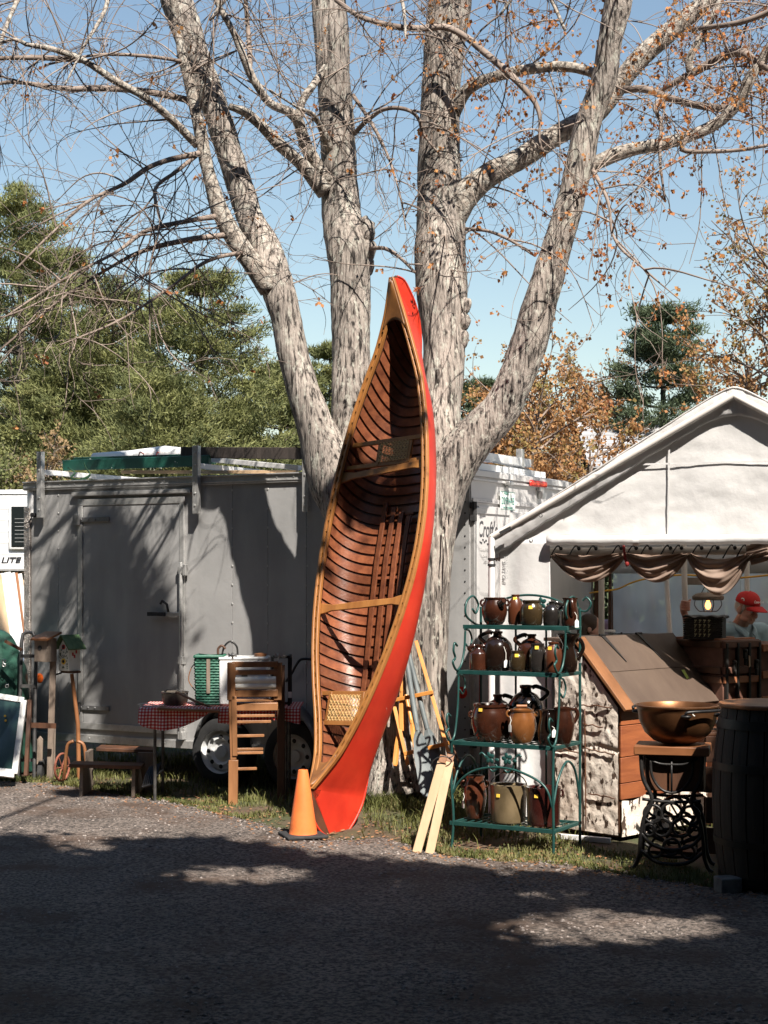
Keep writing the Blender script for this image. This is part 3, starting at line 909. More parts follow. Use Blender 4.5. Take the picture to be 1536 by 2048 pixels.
while n_in < 21000:
    x = -7.0 + 14.0 * q.random(); y = -5 + 16.2 * q.random()
    if q.random() < 0.5: x, y = -2.8 + 6.2 * q.random(), 6.4 + 4.6 * q.random()
    if y > 5:
        px = 768 + x / y * FPX; py = 1148 + EYE / y * FPX
        if -300 < px < 1900:
            nz_ = noise.noise((x * 1.6, y * 1.6, 3.0)) * 0.6 + 1.1 * noise.noise((x * 3.2, y * 5.5, 1.0)) + 0.6 * noise.noise((x * 8, y * 10, 2.0))
            if lit_amount(px, py) + 0.5 * nz_ > 0.62: continue
            # beyond the lot stay clear of the rack, canoe and trailers unless the photo shows shade there
            if py < 1560: continue
    elif q.random() < 0.5: continue
    n_in += 1
    near = y > 6.4
    if not near and q.random() < 0.45: continue
    cover((x, y, 0), 4.6, 11.0, 0.11 if near else 0.17)
for k in range(4500):              # crown clumps added over the near side of the lot to cut skylight
    c = np.array([-12 + 24 * q.random(), -8 + 12 * q.random(), 4.0 + 7.5 * q.random()])
    if c[1] + SUN.z ** -1 * -SUN.y * c[2] < 6.9: SHADE.append((c, 0.3))

# unseen woods added behind and beside the lot to block sky light
treeline('added_screen_woods', 'added dense wood on the near side of the lot, unseen, blocking sky light', -13, -30, 30, 9, 13, pine2_m, 41, 9000, leaf=.6)
treeline('added_screen_woods', 'second belt of added unseen wood on the near side, blocking sky light', -10, -30, 30, 4, 8, pine2_m, 43, 5000, leaf=.6)
for x0_, x1_, dd in ((-19, -9.5, 0), (9.5, 19, 1)):  # tall side woods added out of view to reduce the sky fill
    for k, D_ in enumerate((-4, 2, 8)):
        treeline('added_screen_woods', ('added tall wood on the left of the lot, outside the view, blocking sky light', 'added tall wood on the right of the lot, outside the view, blocking sky light')[dd], D_, x0_, x1_, 8, 14, pine2_m, 51 + 3 * dd + k, 3500, dy=2.2, leaf=.7)
# ------------------------------------------------------------------ grey cargo trailer
TU = Vector((0.878, -0.478, 0)); TV = Vector((0.478, 0.878, 0)); TO = Vector((0.694, 12.9, 0))
TM = Matrix(((TU.x, TV.x, 0, TO.x), (TU.y, TV.y, 0, TO.y), (0, 0, 1, 0), (0, 0, 0, 1)))
def side(px, py):
    m = (px - 768) / FPX
    a = (TO.x - TO.y * m) / (0.878 + 0.478 * m)
    D = TO.y + 0.478 * a
    return (-a, EYE - (py - 1148) / FPX * D)
def rear(px, py):
    m = (px - 768) / FPX
    w = (m * TO.y - TO.x) / (0.478 - 0.878 * m)
    D = TO.y + 0.878 * w
    return (w, EYE - (py - 1148) / FPX * D)
def shade_wall(poly, n, hmin=6.5, hmax=9.5, spread=0.12):
    """Leaf cover for the part of the trailer side inside a photo polygon."""
    xs_ = [p[0] for p in poly]; ys_ = [p[1] for p in poly]
    k = 0
    while k < n:
        px = min(xs_) + q.random() * (max(xs_) - min(xs_)); py = min(ys_) + q.random() * (max(ys_) - min(ys_))
        ins = False
        for i in range(len(poly)):
            (x0, y0), (x1, y1) = poly[i], poly[i - 1]
            if (y0 > py) != (y1 > py) and px < (x1 - x0) * (py - y0) / (y1 - y0) + x0:
                ins = not ins
        if not ins: continue
        k += 1
        a, z = side(px, py)
        p = TM @ Vector((a, 0, z))
        cover(p, hmin, hmax, spread)
shade_wall([(175, 1050), (232, 1050), (252, 1130), (292, 1190), (322, 1260), (335, 1320), (325, 1480), (225, 1480), (225, 1350), (175, 1300)], 330, spread=0.05)
shade_wall([(122, 1110), (138, 1110), (115, 1230), (95, 1265), (94, 1230)], 36, spread=0.04)
shade_wall([(60, 1400), (140, 1430), (140, 1490), (60, 1490)], 60, spread=0.05)
shade_wall([(470, 1440), (620, 1380), (640, 1480), (470, 1490)], 70, spread=0.05)
for px0, px1, py0, py1, D_, k_ in ((140, 312, 1492, 1572, 13.3, 110), (285, 405, 1424, 1466, 12.95, 34), (300, 400, 1490, 1600, 13.3, 90), (-30, 25, 1410, 1545, 13.9, 40)):
    for k in range(k_):
        cover(W(px0 + (px1 - px0) * q.random(), py0 + (py1 - py0) * q.random(), D_), 6.5, 9.5, 0.06)
for k in range(40):                 # shade round the wheels
    cover(W(440 + 70 * q.random(), 1490 + 110 * q.random(), 13.6), 6.5, 9.5, 0.06)
# their leaves, boughs and trunks
cl = np.array([c for c, s in SHADE]); spd = np.array([s for c, s in SHADE])
vis = (cl[:, 1] > 0.5) & ((cl[:, 2] - EYE) / np.maximum(cl[:, 1], 0.5) * FPX < 1148 + 330) & (np.abs(cl[:, 0]) / np.maximum(cl[:, 1], 0.5) * FPX < 1100)
cl, spd = cl[~vis], spd[~vis]
per = 9
Pn = np.repeat(cl, per, 0) + q.normal(size=(len(cl) * per, 3)) * np.repeat(spd, per)[:, None]
d = q.normal(size=(len(Pn), 3)); d /= np.linalg.norm(d, axis=1, keepdims=True)
s_ = np.cross(d, q.normal(size=(len(Pn), 3))); s_ /= np.linalg.norm(s_, axis=1, keepdims=True)
L = ((0.13 + 0.13 * q.random(len(Pn))) * np.where(np.repeat(spd, per) < .1, .5, np.where(np.repeat(spd, per) < .15, .7, 1.0)))[:, None]
V = np.stack([Pn, Pn + d * L * .5 + s_ * L * .38, Pn + d * L, Pn + d * L * .5 - s_ * L * .38], 1)
owner = (np.repeat(cl, per, 0)[:, 0] > 1.0).astype(int)
for k, (bx, by, lab) in enumerate(((-3.2, -4.0, 'leafy roadside tree whose boughs shade the left of the lot'), (4.6, -3.0, 'leafy roadside tree whose boughs shade the barrel and right of the lot'))):
    rt = thing('shade_tree', lab, 'tree', (bx, by, 0))
    mb = MB()
    mb.tube([(0, 0, 0), (.05, .1, 2.5), (-.05, .2, 5.5), (.1, .4, 9)], [.32, .24, .18, .08], 14)
    mb.build('trunk', dark_bark, rt, smooth=180)
    sel = np.where((cl[:, 0] > 1.0) == bool(k))[0]
    mb = MB()
    pick_i = q.choice(sel, min(90, len(sel)), replace=False)
    for i in pick_i:
        e = Vector(cl[i]) - Vector((bx, by, 0))
        s0 = Vector((0, 0.25, min(8.5, max(3.2, e.z - 0.35 * Vector((e.x, e.y)).length))))
        mid = s0.lerp(e, 0.55) + Vector((0, 0, 0.5))
        mb.tube([s0, mid, e], [0.05, 0.028, 0.008], 5, cap=False)
    mb.build('branches', dark_bark, rt, smooth=180)
    Vk = V[owner == k].reshape(-1, 3) - np.array([bx, by, 0])
    tag(np_mesh('leaves', Vk, np.arange(len(Vk)).reshape(-1, 4), shade_leaf, rt), kind='stuff')

skin = mat('grey_trailer_skin', (0.33, 0.328, 0.325), (0.39, 0.386, 0.38), 1.2, rough=0.32, macro=(1.4, (2.5, 2.5, .5), 0.8), bump=0.2, bscale=1.6, metal=0.15, c3=(0.28, 0.277, 0.272), s3=0.9, lo3=0.55, hi3=0.8, bdist=0.05, vary=0.03)
diamond = mat('diamond_plate', (0.35, 0.30, 0.27), (0.6, 0.55, 0.5), 70, rough=0.35, metal=0.7, bump=0.8, bscale=70)
trl = thing('cargo_trailer', 'grey enclosed cargo trailer with side door and white rear, behind the tree', 'trailer', M=TM)
Lt, Wt, zb, zt = 4.64, 2.08, 0.31, 2.703
mb = MB().box((-Lt / 2, Wt / 2, (zb + zt) / 2), (Lt - .01, Wt - .01, zt - zb - .01))
mb.build('body', white_paint, trl)
seams = [0.0, side(614, 1100)[0], side(537, 1100)[0], side(466, 1100)[0], side(118, 1100)[0], -Lt + .07]
for a, b in zip(seams[:-1], seams[1:]):
    MB().box(((a + b) / 2, -0.004, (zb + zt) / 2), (abs(a - b) - .003, .012, zt - zb - .12)).build('side_panel', skin, trl, bevel=.0015)
MB().box((-Lt + .03, -.012, (zb + zt) / 2 - .1), (.07, .035, zt - zb - .25)).build('corner_guard', diamond, trl, bevel=.004)
mb = MB(); mb.box((-Lt / 2, -.014, zt - .03), (Lt + .02, .04, .075)); mb.box((-Lt / 2, -.02, zt + .008), (Lt + .02, .06, .012))
mb.box((-Lt / 2, -.036, zt - .045), (Lt, .008, .012))
mb.build('top_rail', alu, trl, bevel=.003)
mb = MB(); mb.box((-Lt / 2, -.014, zb + .025), (Lt, .035, .07)); mb.build('bottom_rail', alu, trl, bevel=.003)
# front cap corner
mb = MB(); mb.lathe([(.07, 0), (.07, .24), (.055, .30), (.02, .335)], (-Lt + .06, .05, zt - .33), 16); mb.build('corner_cap', white_paint, trl)
mb = MB(); mb.lathe([(.0, -.02), (.022, -.02), (.022, .02), (.0, .02)], (-Lt + .13, -.05, zt - .30), 14, Matrix.Rotation(R(90), 3, 'X')); mb.tube([(-Lt + .13, -.06, zt - .30), (-Lt + .1, -.07, zt - .36), (-Lt + .02, -.05, zt - .38)], .006, 6); mb.build('cable_plug', rubber, trl)
# rivets
mb = MB()
for px in (118, 466, 537, 614):
    a = side(px, 1200)[0]
    for k in range(14):
        z = zb + .12 + k * (zt - zb - .24) / 13
        mb.ball((a + (.012 if k % 2 else -.004) * (px == 614), -.011, z), (.011, .006, .011), 6, 4)
for k in range(26):
    mb.ball((-.12 - k * .17, -.036, zt - .02), (.008, .005, .008), 6, 4)
    mb.ball((-.12 - k * .17, -.033, zb + .03), (.008, .005, .008), 6, 4)
tag(mb.build('rivets', alu, trl), kind='stuff')
# side door
dl, dt = side(160, 1000); dr, _ = side(373, 1000); db = side(270, 1463)[1]; dtop = side(270, 996)[1]
door = MB().box(((dl + dr) / 2, -.018, (db + dtop) / 2), (dr - dl - .12, .02, dtop - db - .12)).build('side_door', skin, trl, bevel=.003)
mb = MB()
for (p0, p1) in (((dl, dtop), (dr, dtop)), ((dl, db), (dr, db))):
    mb.beam((p0[0], -.022, p0[1] - (.03 if p0[1] == dtop else -.03)), (p1[0], -.022, p1[1] - (.03 if p0[1] == dtop else -.03)), .06, .026)
for a in (dl + .028, dr - .028):
    mb.beam((a, -.0225, db + .062), (a, -.0225, dtop - .062), .052, .026)
mb.build('door_frame', alu, door, bevel=.003)
mb = MB(); a0, z0 = side(150, 986); a1, z1 = side(387, 986)
mb.box(((a0 + a1) / 2, -.03, dtop + .05), (a1 - a0, .045, .03)); mb.box(((a0 + a1) / 2, -.045, dtop + .035), (a1 - a0, .012, .012))
mb.build('drip_rail', alu, trl, bevel=.002)
for py in (1040, 1413):
    a0, z0 = side(152, py); a1, _ = side(218, py)
    mb = MB(); mb.box(((a0 + a1) / 2 + .06, -.042, z0), (a1 - a0 - .05, .012, .042))
    mb.box((a0 + .03, -.035, z0), (.06, .03, .10)); mb.tube([(a0 + .07, -.05, z0 - .05), (a0 + .07, -.05, z0 + .05)], .016, 10)
    for k in (.1, .18, .26): mb.ball((a0 + k, -.05, z0), (.01, .006, .01), 8, 5)
    mb.build('strap_hinge', mat('dark_zinc', (.16, .16, .165), (.25, .25, .25), 20, rough=.4, metal=.6), trl, bevel=.002)
a0, z0 = side(366, 1125); _, z1 = side(366, 1478)
mb = MB(); mb.tube([(a0 + .02, -.06, z0), (a0 + .02, -.06, z1)], .017, 12)
for py in (1140, 1320, 1470):
    _, z = side(366, py); mb.box((a0 + .02, -.045, z), (.05, .06, .07))
mb.box((a0 + .065, -.055, side(366, 1140)[1]), (.03, .05, .10))
mb.build('lock_bar', alu, trl, bevel=.003)
a1, z1 = side(335, 1228); a2, _ = side(306, 1228)
mb = MB(); mb.box(((a0 + a1) / 2, -.06, z1), (abs(a0 - a1) + .05, .02, .035)); mb.build('lock_handle', alu, trl, bevel=.003)
mb = MB(); mb.beam((a1 + .03, -.075, z1), (a2, -.08, z1), .035, .022); mb.tube([(a1 + .06, -.07, z1 + .02), (a1 + .05, -.08, z1 + .09), (a1 + .0, -.08, z1 + .12), (a1 - .02, -.08, z1 + .09)], .012, 8); mb.build('handle_grip', rubber, trl, bevel=.003)
# round reflectors
for px, py in ((81, 1356),):
    a, z = side(px, py); mb = MB(); mb.lathe([(.0, .012), (.025, .01), (.045, 0)], (a, -.012, z), 18, Matrix.Rotation(R(90), 3, 'X')); mb.build('side_reflector', mat('orange_reflector', (.75, .13, .02), rough=.25), trl)
# ladder rack: posts and cross bars
for px, t_, b_ in ((92, 905, 1036), (403, 893, 1028), (622, 922, 1024)):
    a, zt_ = side(px, t_); _, zb_ = side(px, b_)
    MB().box((a, -.075, (zt_ + zb_) / 2), (.058, .05, zt_ - zb_)).build('rack_post', alu, trl, bevel=.003)
    mb = MB()
    for f in (.12, .3, .72, .9): mb.ball((a, -.102, zb_ + (zt_ - zb_) * f), (.011, .007, .011), 8, 5)
    tag(mb.build('post_bolts', alu, trl), kind='stuff')
    MB().box((a, Wt / 2 - .02, zt + .10), (.05, Wt + .06, .045)).build('cross_bar', white_paint, trl, bevel=.003)
MB().box((-.35, Wt / 2 + .25, zt + .17), (.06, 1.4, .075)).build('cross_bar', white_paint, trl, bevel=.004)
MB().box((-.35, Wt - .28, zt + .12), (.06, .06, .34)).build('rack_post', alu, trl, bevel=.003)
# roof vent / air conditioner
mb = MB(); mb.prism([(-1.85, .5, zt + .01), (-1.75, .5, zt + .13), (-.75, .5, zt + .13), (-.65, .5, zt + .01)], (0, .75, 0)); mb.build('roof_air_conditioner', white_plastic, trl, bevel=.02)
mb = MB()
for k in range(16): mb.box((-1.35 + k * .04, .497, zt + .085), (.018, .012, .05))
mb.build('vent_slots', rubber, trl)
mb = MB(); mb.grid(lambda u, v: (-.30 + .16 * u, .25 + 1.6 * v, zt + .02 + .1 * math.sin(math.pi * min(1, v * 1.05)) ** .35 * (1 - .2 * u)), 4, 14); mb.prism([(-1.3, .5, zt + .012), (-.1, .3, zt + .012), (-.1, .3, zt + .07), (-1.3, .5, zt + .07)], (0, 1.5, 0)); mb.build('roof_cover', white_plastic, trl)
# wheels and fender
tyre_m = mat('tyre_rubber', (.012, .012, .013), (.025, .025, .025), 12, rough=.85, bump=.1)
rim_m = mat('white_steel_rim', (.62, .63, .63), (.7, .7, .7), 6, rough=.35)
RX = Matrix.Rotation(R(90), 3, 'X')
for px in (452, 598):
    a = side(px, 1516)[0]
    tyre = MB().lathe([(.19, -.09), (.25, -.10), (.285, -.085), (.30, -.05), (.30, .05), (.285, .085), (.25, .10), (.19, .09)], (a, -.02, .30), 40, RX, cap=False).build('wheel', tyre_m, trl)
    MB().lathe([(.0, .055), (.05, .055), (.055, .03), (.09, .03), (.115, .058), (.15, .05), (.175, .02), (.19, .075), (.205, .085), (.205, -.08), (.0, -.08)], (a, -.02, .30), 40, RX).build('rim', rim_m, tyre)
    mb = MB()
    for k in range(8):
        t = k * math.pi / 4
        MB().lathe([(.0, .004), (.018, .004), (.02, 0)], (a + .13 * math.cos(t), -.0795, .30 + .13 * math.sin(t)), 10, RX).build('rim_hole', rubber, tyre)
aL, aR = side(420, 1450)[0], side(640, 1450)[0]
def fend(u, v):
    x = aL - .05 + (aR - aL + .1) * u
    z = .42 + .32 * min(1, 5.0 * min(u, 1 - u)) ** .6
    return (x, -.17 + .17 * v, z)
MB().grid(fend, 30, 2).build('fender', mat('grey_fender', (.22, .23, .24), (.3, .3, .3), 5, rough=.4, metal=.5), trl, solid=.006)
MB().box(((aL + aR) / 2, .2, .42), (1.9, .06, .08)).build('axle_beam', black_iron, trl)
mb = MB(); mb.box((-Lt / 2, Wt / 2, .33), (Lt - .2, Wt - .3, .07)); mb.tube([(-.9, .06, .5), (-.9, .06, .02)], .03, 10); mb.box((-.9, .06, .012), (.16, .16, .02)); mb.build('chassis', black_iron, trl)
# rear end
rp = mat('white_trailer_rear', (.50, .488, .476), (.56, .547, .535), 2, rough=.4, bump=.03)
MB().box((.004, Wt / 2, (zb + zt) / 2), (.012, Wt - .002, zt - zb)).build('rear_frame', rp, trl, bevel=.003)
mb = MB(); mb.box((.02, Wt / 2, zt - .035), (.035, Wt + .02, .05)); mb.box((.016, Wt / 2, zt - .085), (.03, Wt, .02)); mb.box((.013, Wt / 2, zt - .255), (.024, Wt - .02, .035)); mb.build('rear_header', rp, trl, bevel=.003)
mb = MB(); mb.box((.022, .022, (zb + zt) / 2 - .14), (.035, .045, zt - zb - .29)); mb.build('rear_corner_post', alu, trl, bevel=.003); MB().box((.022, Wt - .022, (zb + zt) / 2 - .14), (.035, .045, zt - zb - .29)).build('rear_corner_post', alu, trl, bevel=.003)
ramp = MB().box((.016, Wt / 2, (zb + zt) / 2 - .16), (.02, Wt - .16, zt - zb - .33)).build('rear_door', rp, trl, bevel=.004)
mb = MB(); mb.box((.03, .40, zt - .33), (.014, .62, .06)); mb.box((.031, .078, zt - .9), (.014, .045, 1.1)); mb.build('rear_door_frame', rp, ramp, bevel=.002)
for py in (1022, 1470):
    w_, z_ = rear(955, py)
    mb = MB(); mb.box((.036, .13, z_), (.012, .2, .05)); mb.build('rear_hinge', alu, ramp, bevel=.002)
    mb = MB(); mb.tube([(.04, -.0, z_ - .09), (.04, -.0, z_ + .07)], .018, 10); mb.box((.03, .0, z_ + .04), (.04, .05, .05)); mb.box((.03, .0, z_ - .06), (.04, .05, .05)); mb.build('hinge_knuckle', rubber, ramp)
w_, z_ = rear(1067, 968)
mb = MB(); mb.lathe([(.0, .02), (.014, .018), (.02, 0)], (0, 0, 0), 10)
mb = MB(); mb.box((.045, w_, z_), (.03, .36, .055)); mb.build('brake_light', mat('red_light_lens', (.55, .02, .015), (.7, .05, .03), 60, rough=.18), trl, bevel=.022)
mb = MB()
for k in range(9): mb.ball((.062, w_ - .14 + k * .035, z_ - .008), (.004, .010, .010), 8, 5)
mb.build('light_cells', mat('red_cell', (.9, .12, .06), rough=.2), trl)
w_, z_ = rear(1008, 967); mb = MB(); mb.box((.045, w_, z_), (.05, .085, .035)); mb.box((.03, w_, z_ - .03), (.02, .05, .02)); mb.build('plate_lamp', alu, trl, bevel=.006)
PM = Matrix(((0, 0, 1, 0), (1, 0, 0, 0), (0, 1, 0, 0), (0, 0, 0, 1)))       # text x -> local y, text y -> z, facing +x
w_, z_ = rear(1008, 1002)
plate = MB().box((.034, w_, z_), (.004, .305, .153)).build('licence_plate', mat('pale_plate', (.78, .84, .80), (.8, .83, .8), 8, rough=.35), trl, bevel=.002)
green = mat('plate_green', (.03, .22, .17), rough=.4)
def on_rear(y, z, x=.0375): return Matrix.Translation((x, y, z)) @ PM
text('plate_number', '209844B', .088, on_rear(w_, z_ - .004), green, plate, sx=.83)
text('plate_state', 'MAINE', .032, on_rear(w_ - .03, z_ + .058), green, plate)
text('plate_motto', 'VACATIONLAND', .026, on_rear(w_, z_ - .06), green, plate, sx=.95)
mb = MB()
for a_, b_, s1, s2 in ((0, z_ + .074, .305, .006), (0, z_ - .074, .305, .006)): mb.box((.0368, w_ + a_, b_), (.002, s1 - .004, s2 - .002))
mb.build('plate_border', green, plate)
w_, z_ = rear(962, 1060)
text('maker_sign', "Croft's", .185, on_rear(w_ + .07, z_, .0275), mat('charcoal_decal', (.06, .06, .065), rough=.5), ramp, shear=.18, sx=.72, off=.002)
mb = MB()
for k in range(10):
    for j in range(2):
        if (k + j) % 2 == 0: mb.box((.0275, w_ - .08 + k * .03, z_ - .10 - j * .018 + .02 * math.sin(k * .6)), (.0015, .026, .016))
mb.build('decal_checks', MATS['charcoal_decal'], ramp)
fade = mat('faded_decal', (.42, .41, .40), rough=.6)
text('maker_line', 'TRAILERS & HITCHES', .042, on_rear(w_ + .10, z_ - .165, .0275), fade, ramp)
text('maker_town', 'Oxford, Maine', .03, on_rear(w_ + .06, z_ - .215, .0275), fade, ramp, shear=.2)
text('maker_phone', '607-862-', .04, on_rear(w_ + .06, z_ - .265, .0275), fade, ramp)
mb = MB(); mb.box((.03, .135, zb + .78), (.012, .035, .62)); mb.build('reflector_strip', mat('red_reflector', (.55, .01, .012), (.8, .06, .03), 80, rough=.2), ramp)
a, z = side(925, 1385)
mb = MB(); mb.lathe([(.0, .012), (.03, .01), (.048, 0)], (a, -.012, z), 20, RX); mb.build('red_reflector', MATS['red_reflector'], trl)
mb = MB()
for k in range(24): mb.ball((-.04, -.011, zb + .1 + k * .092), (.008, .005, .008), 6, 4)
tag(mb.build('rivets', rubber, trl), kind='stuff')
mb = MB()
for k in range(27): mb.ball((.026, .06 + .075 * k, zt - .255), (.003, .005, .005), 6, 4)
tag(mb.build('rivets', alu, trl), kind='stuff')
w_, z_ = rear(1074, 990)
mb = MB(); mb.box((.045, w_, z_), (.04, .05, .07)); mb.box((.035, w_, z_ + .05), (.03, .1, .04)); mb.build('door_catch', alu, ramp, bevel=.003)

# things carried on the roof rack
old_green = mat('chipped_green_paint', (.006, .052, .038), (.012, .078, .056), 6, rough=.45, bump=.1, c3=(.6, .6, .55), s3=9, lo3=.68, hi3=.70)
wx = lambda px, py, D: W(px, py, D * 1.04)
root = thing('ladder', 'old chipped green wooden ladder lying on the trailer roof rack', 'ladder', wx(130, 930, 14.6))
off = root.location
mb = MB(); mb.beam(wx(128, 931, 14.7), wx(420, 921, 13.9), .10, .045, (0, 1, .1)); mb.build('rail', old_green, root, off=off, bevel=.004)
mb = MB(); mb.beam(wx(150, 925, 15.1), wx(430, 917, 14.3), .10, .045, (0, 1, .1)); mb.build('rail', old_green, root, off=off, bevel=.004)
for k in range(6):
    f = .08 + k * .17
    mb = MB(); mb.tube([wx(128, 931, 14.7).lerp(wx(420, 921, 13.9), f), wx(150, 925, 15.1).lerp(wx(430, 917, 14.3), f)], .016, 8); mb.build('rung', old_green, root, off=off)
o = MB().beam(wx(365, 905, 14.15), wx(604, 907, 13.3), .055, .10, (0, 0, 1)).build('timber_beam', mat('weathered_dark_timber', (.022, .017, .014), (.055, .042, .035), 9, (1, 1, .2), rough=.9, bump=.3), bevel=.004)
tag(o, 'dark weathered timber beam lying on the rack left of the tree', 'timber')
o = MB().beam(wx(398, 917, 14.3), wx(600, 936, 13.5), .05, .045, (0, 0, 1)).build('pale_pole', white_paint, bevel=.004)
tag(o, 'long white painted pole under the dark timber on the rack', 'pole')
o = MB().beam(wx(245, 944, 14.5), wx(595, 944, 13.4), .04, .03, (0, 0, 1)).build('pale_plank', wood_pale, bevel=.003)
tag(o, 'thin pale plank at the bottom of the load on the rack', 'plank')
root = thing('canvas_roll', 'rolled white canvas lying behind the green ladder on the trailer roof', 'canvas', wx(290, 915, 15.0)); off = root.location
mb = MB(); mb.tube([wx(188, 916, 15.3), wx(260, 913, 15.1), wx(330, 906, 14.9), wx(380, 907, 14.7)], [.05, .06, .07, .05], 12); mb.build('roll', white_plastic, root, off=off, smooth=180)
for px in (280, 315):
    mb = MB(); mb.tube([wx(px - 8, 925, 14.75), wx(px, 904, 14.8), wx(px + 8, 908, 14.95)], .006, 6); mb.build('strap', mat('red_strap', (.4, .05, .03), rough=.7), root, off=off)
root = thing('coiled_strap', 'dark green strap heaped at the front of the roof rack', 'strap', wx(170, 955, 14.4)); off = root.location
mb = MB()
pts = [wx(135, 935, 14.4), wx(150, 945, 14.4), wx(142, 956, 14.35), wx(160, 960, 14.3), wx(180, 950, 14.35), wx(172, 936, 14.4), wx(168, 925, 14.4)]
mb.tube([Vector(c) for c in catmull(pts, 6)], .014, 6, flat=.4); mb.build('webbing', mat('green_webbing', (.02, .07, .03), rough=.8), root, off=off)
# ------------------------------------------------------------------ canoe
red_m = mat('red_canoe_paint', (.50, .028, .013), (.58, .042, .017), 4, macro=(2.2, (1, 1, .6), .72), rough=.42, bump=.04, bscale=14, c3=(.72, .62, .55), s3=22, lo3=.715, hi3=.73, spec=.4)
cane_m = mat('woven_cane', (.58, .36, .14), (.70, .48, .22), 30, rough=.6)
P0 = W(622, 1578, 11.25); P1 = W(785, 556, 12.15)
zc = (P1 - P0).normalized(); LC = (P1 - P0).length
ROT = R(42)
y0 = Vector((math.sin(ROT), math.cos(ROT), 0)); yc = (y0 - zc * y0.dot(zc)).normalized(); xc = yc.cross(zc)
CM = Matrix(((xc.x, yc.x, zc.x, P0.x), (xc.y, yc.y, zc.y, P0.y), (xc.z, yc.z, zc.z, P0.z), (0, 0, 0, 1)))
canoe = thing('canoe', 'red cedar and canvas canoe standing on end against the tree trunk', 'canoe', M=CM)
gz_ = np.array([0.0, 0.261, 0.521, 0.782, 1.042, 1.303, 1.563, 1.824, 2.085, 2.345, 2.606, 2.866, 3.127, 3.387, 3.648, LC])
gy_ = np.array([0.003, 0.118, 0.158, 0.172, 0.183, 0.194, 0.206, 0.213, 0.215, 0.208, 0.196, 0.185, 0.175, 0.148, 0.090, -0.004])
gb_ = np.array([0.002, 0.106, 0.202, 0.296, 0.373, 0.430, 0.468, 0.487, 0.483, 0.459, 0.419, 0.363, 0.288, 0.180, 0.084, 0.002])
def G(z):
    return float(np.interp(z, gz_, gy_)), float(np.interp(z, gz_, gb_))
# smooth the tables
zz_ = np.linspace(0, LC, 121)
def smooth_tab(t):
    v = np.interp(zz_, gz_, t)
    for _ in range(6):
        v[1:-1] = (v[:-2] + 2 * v[1:-1] + v[2:]) / 4
    return v
sy_, sb_ = smooth_tab(gy_), smooth_tab(gb_)
def G(z):
    return float(np.interp(z, zz_, sy_)), float(np.interp(z, zz_, sb_))
kz = [(-.10, .016), (-.20, .066), (-.27, .15), (-.30, .26), (-.28, .38), (-.19, .46), (-.07, .52), (.05, .55), (.26, .556), (.52, .567), (.78, .578), (1.04, .567), (1.3, .545), (1.56, .522), (1.82, .507), (2.08, .508), (2.35, .512), (2.6, .508), (2.87, .497), (3.13, .472), (3.39, .44), (3.56, .41), (3.70, .36), (3.81, .29), (3.89, .205), (3.945, .12), (3.945, .045)]
LCs = 1.0
stations = []                       # (z gunwale, z keel, y keel)
KK = catmull([(a * (LCs if a > 0 else 1), b) for a, b in kz], 5)
for z, y in KK:
    f = min(1.0, max(0.0, (z - .05) / ((3.62 - .05) * LCs)))
    stations.append((f * LC, z, y))
for i in range(1, len(stations)):   # keep the gunwale end pinned on the stems
    if i > len(stations) * 0.8 and stations[i][0] < stations[i - 1][0]:
        stations[i] = (stations[i - 1][0], stations[i][1], stations[i][2])
def section(zg, zk, yk, phi, inset=0.0):
    """phi 0..pi from the right gunwale round the keel to the left gunwale."""
    y_, b_ = G(zg)
    c, s = math.cos(phi), math.sin(phi)
    x = (1 if c >= 0 else -1) * abs(c) ** .62 * max(.004, b_ - inset)
    t = abs(s) ** .80
    yk2 = yk - inset
    return Vector((x, y_ + (yk2 - y_) * t, zg + (zk - zg) * t))
def keel_at(z):
    zs = [a[1] for a in stations]; i = [j for j in range(len(zs))]
    return float(np.interp(z, [k * (LCs if k > 0 else 1) for k, _ in kz[4:-1]], [v for _, v in kz[4:-1]]))
NS = 28
def shell(inset, name, m, zmin=None):
    mb = MB()
    st = stations
    for (a, b, y) in st:
        for k in range(NS + 1):
            mb.v.append(tuple(section(a, b, y, math.pi * k / NS, inset)))
    for i in range(len(st) - 1):
        for k in range(NS):
            o = i * (NS + 1) + k
            mb.f.append((o, o + 1, o + NS + 2, o + NS + 1))
    return mb
shell(0, 'hull', red_m).build('hull', red_m, canoe, smooth=60)
inner = shell(.014, 'planking', wood_plank)
inner.build('planking', wood_plank, canoe, smooth=60)
# ribs
def st_at(zk):
    """station (zg, zk, yk) with a given gunwale z."""
    zk_k = .05 + zk / LC * (3.62 - .05) * LCs
    return zk, zk_k, keel_at(zk_k)
z = .14
while z < LC - .12:
    wdt = .064
    mb = MB(); n = 16
    for e, ins in ((-1, .015), (-1, .026), (1, .026), (1, .015)):
        zg, zk_, yk_ = st_at(z + e * wdt / 2)
        for k in range(n + 1):
            phi = math.pi * (.015 + .97 * k / n)
            mb.v.append(tuple(section(zg, zk_, yk_, phi, ins)))
    for j in range(3):
        for k in range(n):
            o = j * (n + 1) + k
            mb.f.append((o, o + 1, o + n + 2, o + n + 1))
    mb.build('rib', wood_rib, canoe, smooth=40)
    z += .0855
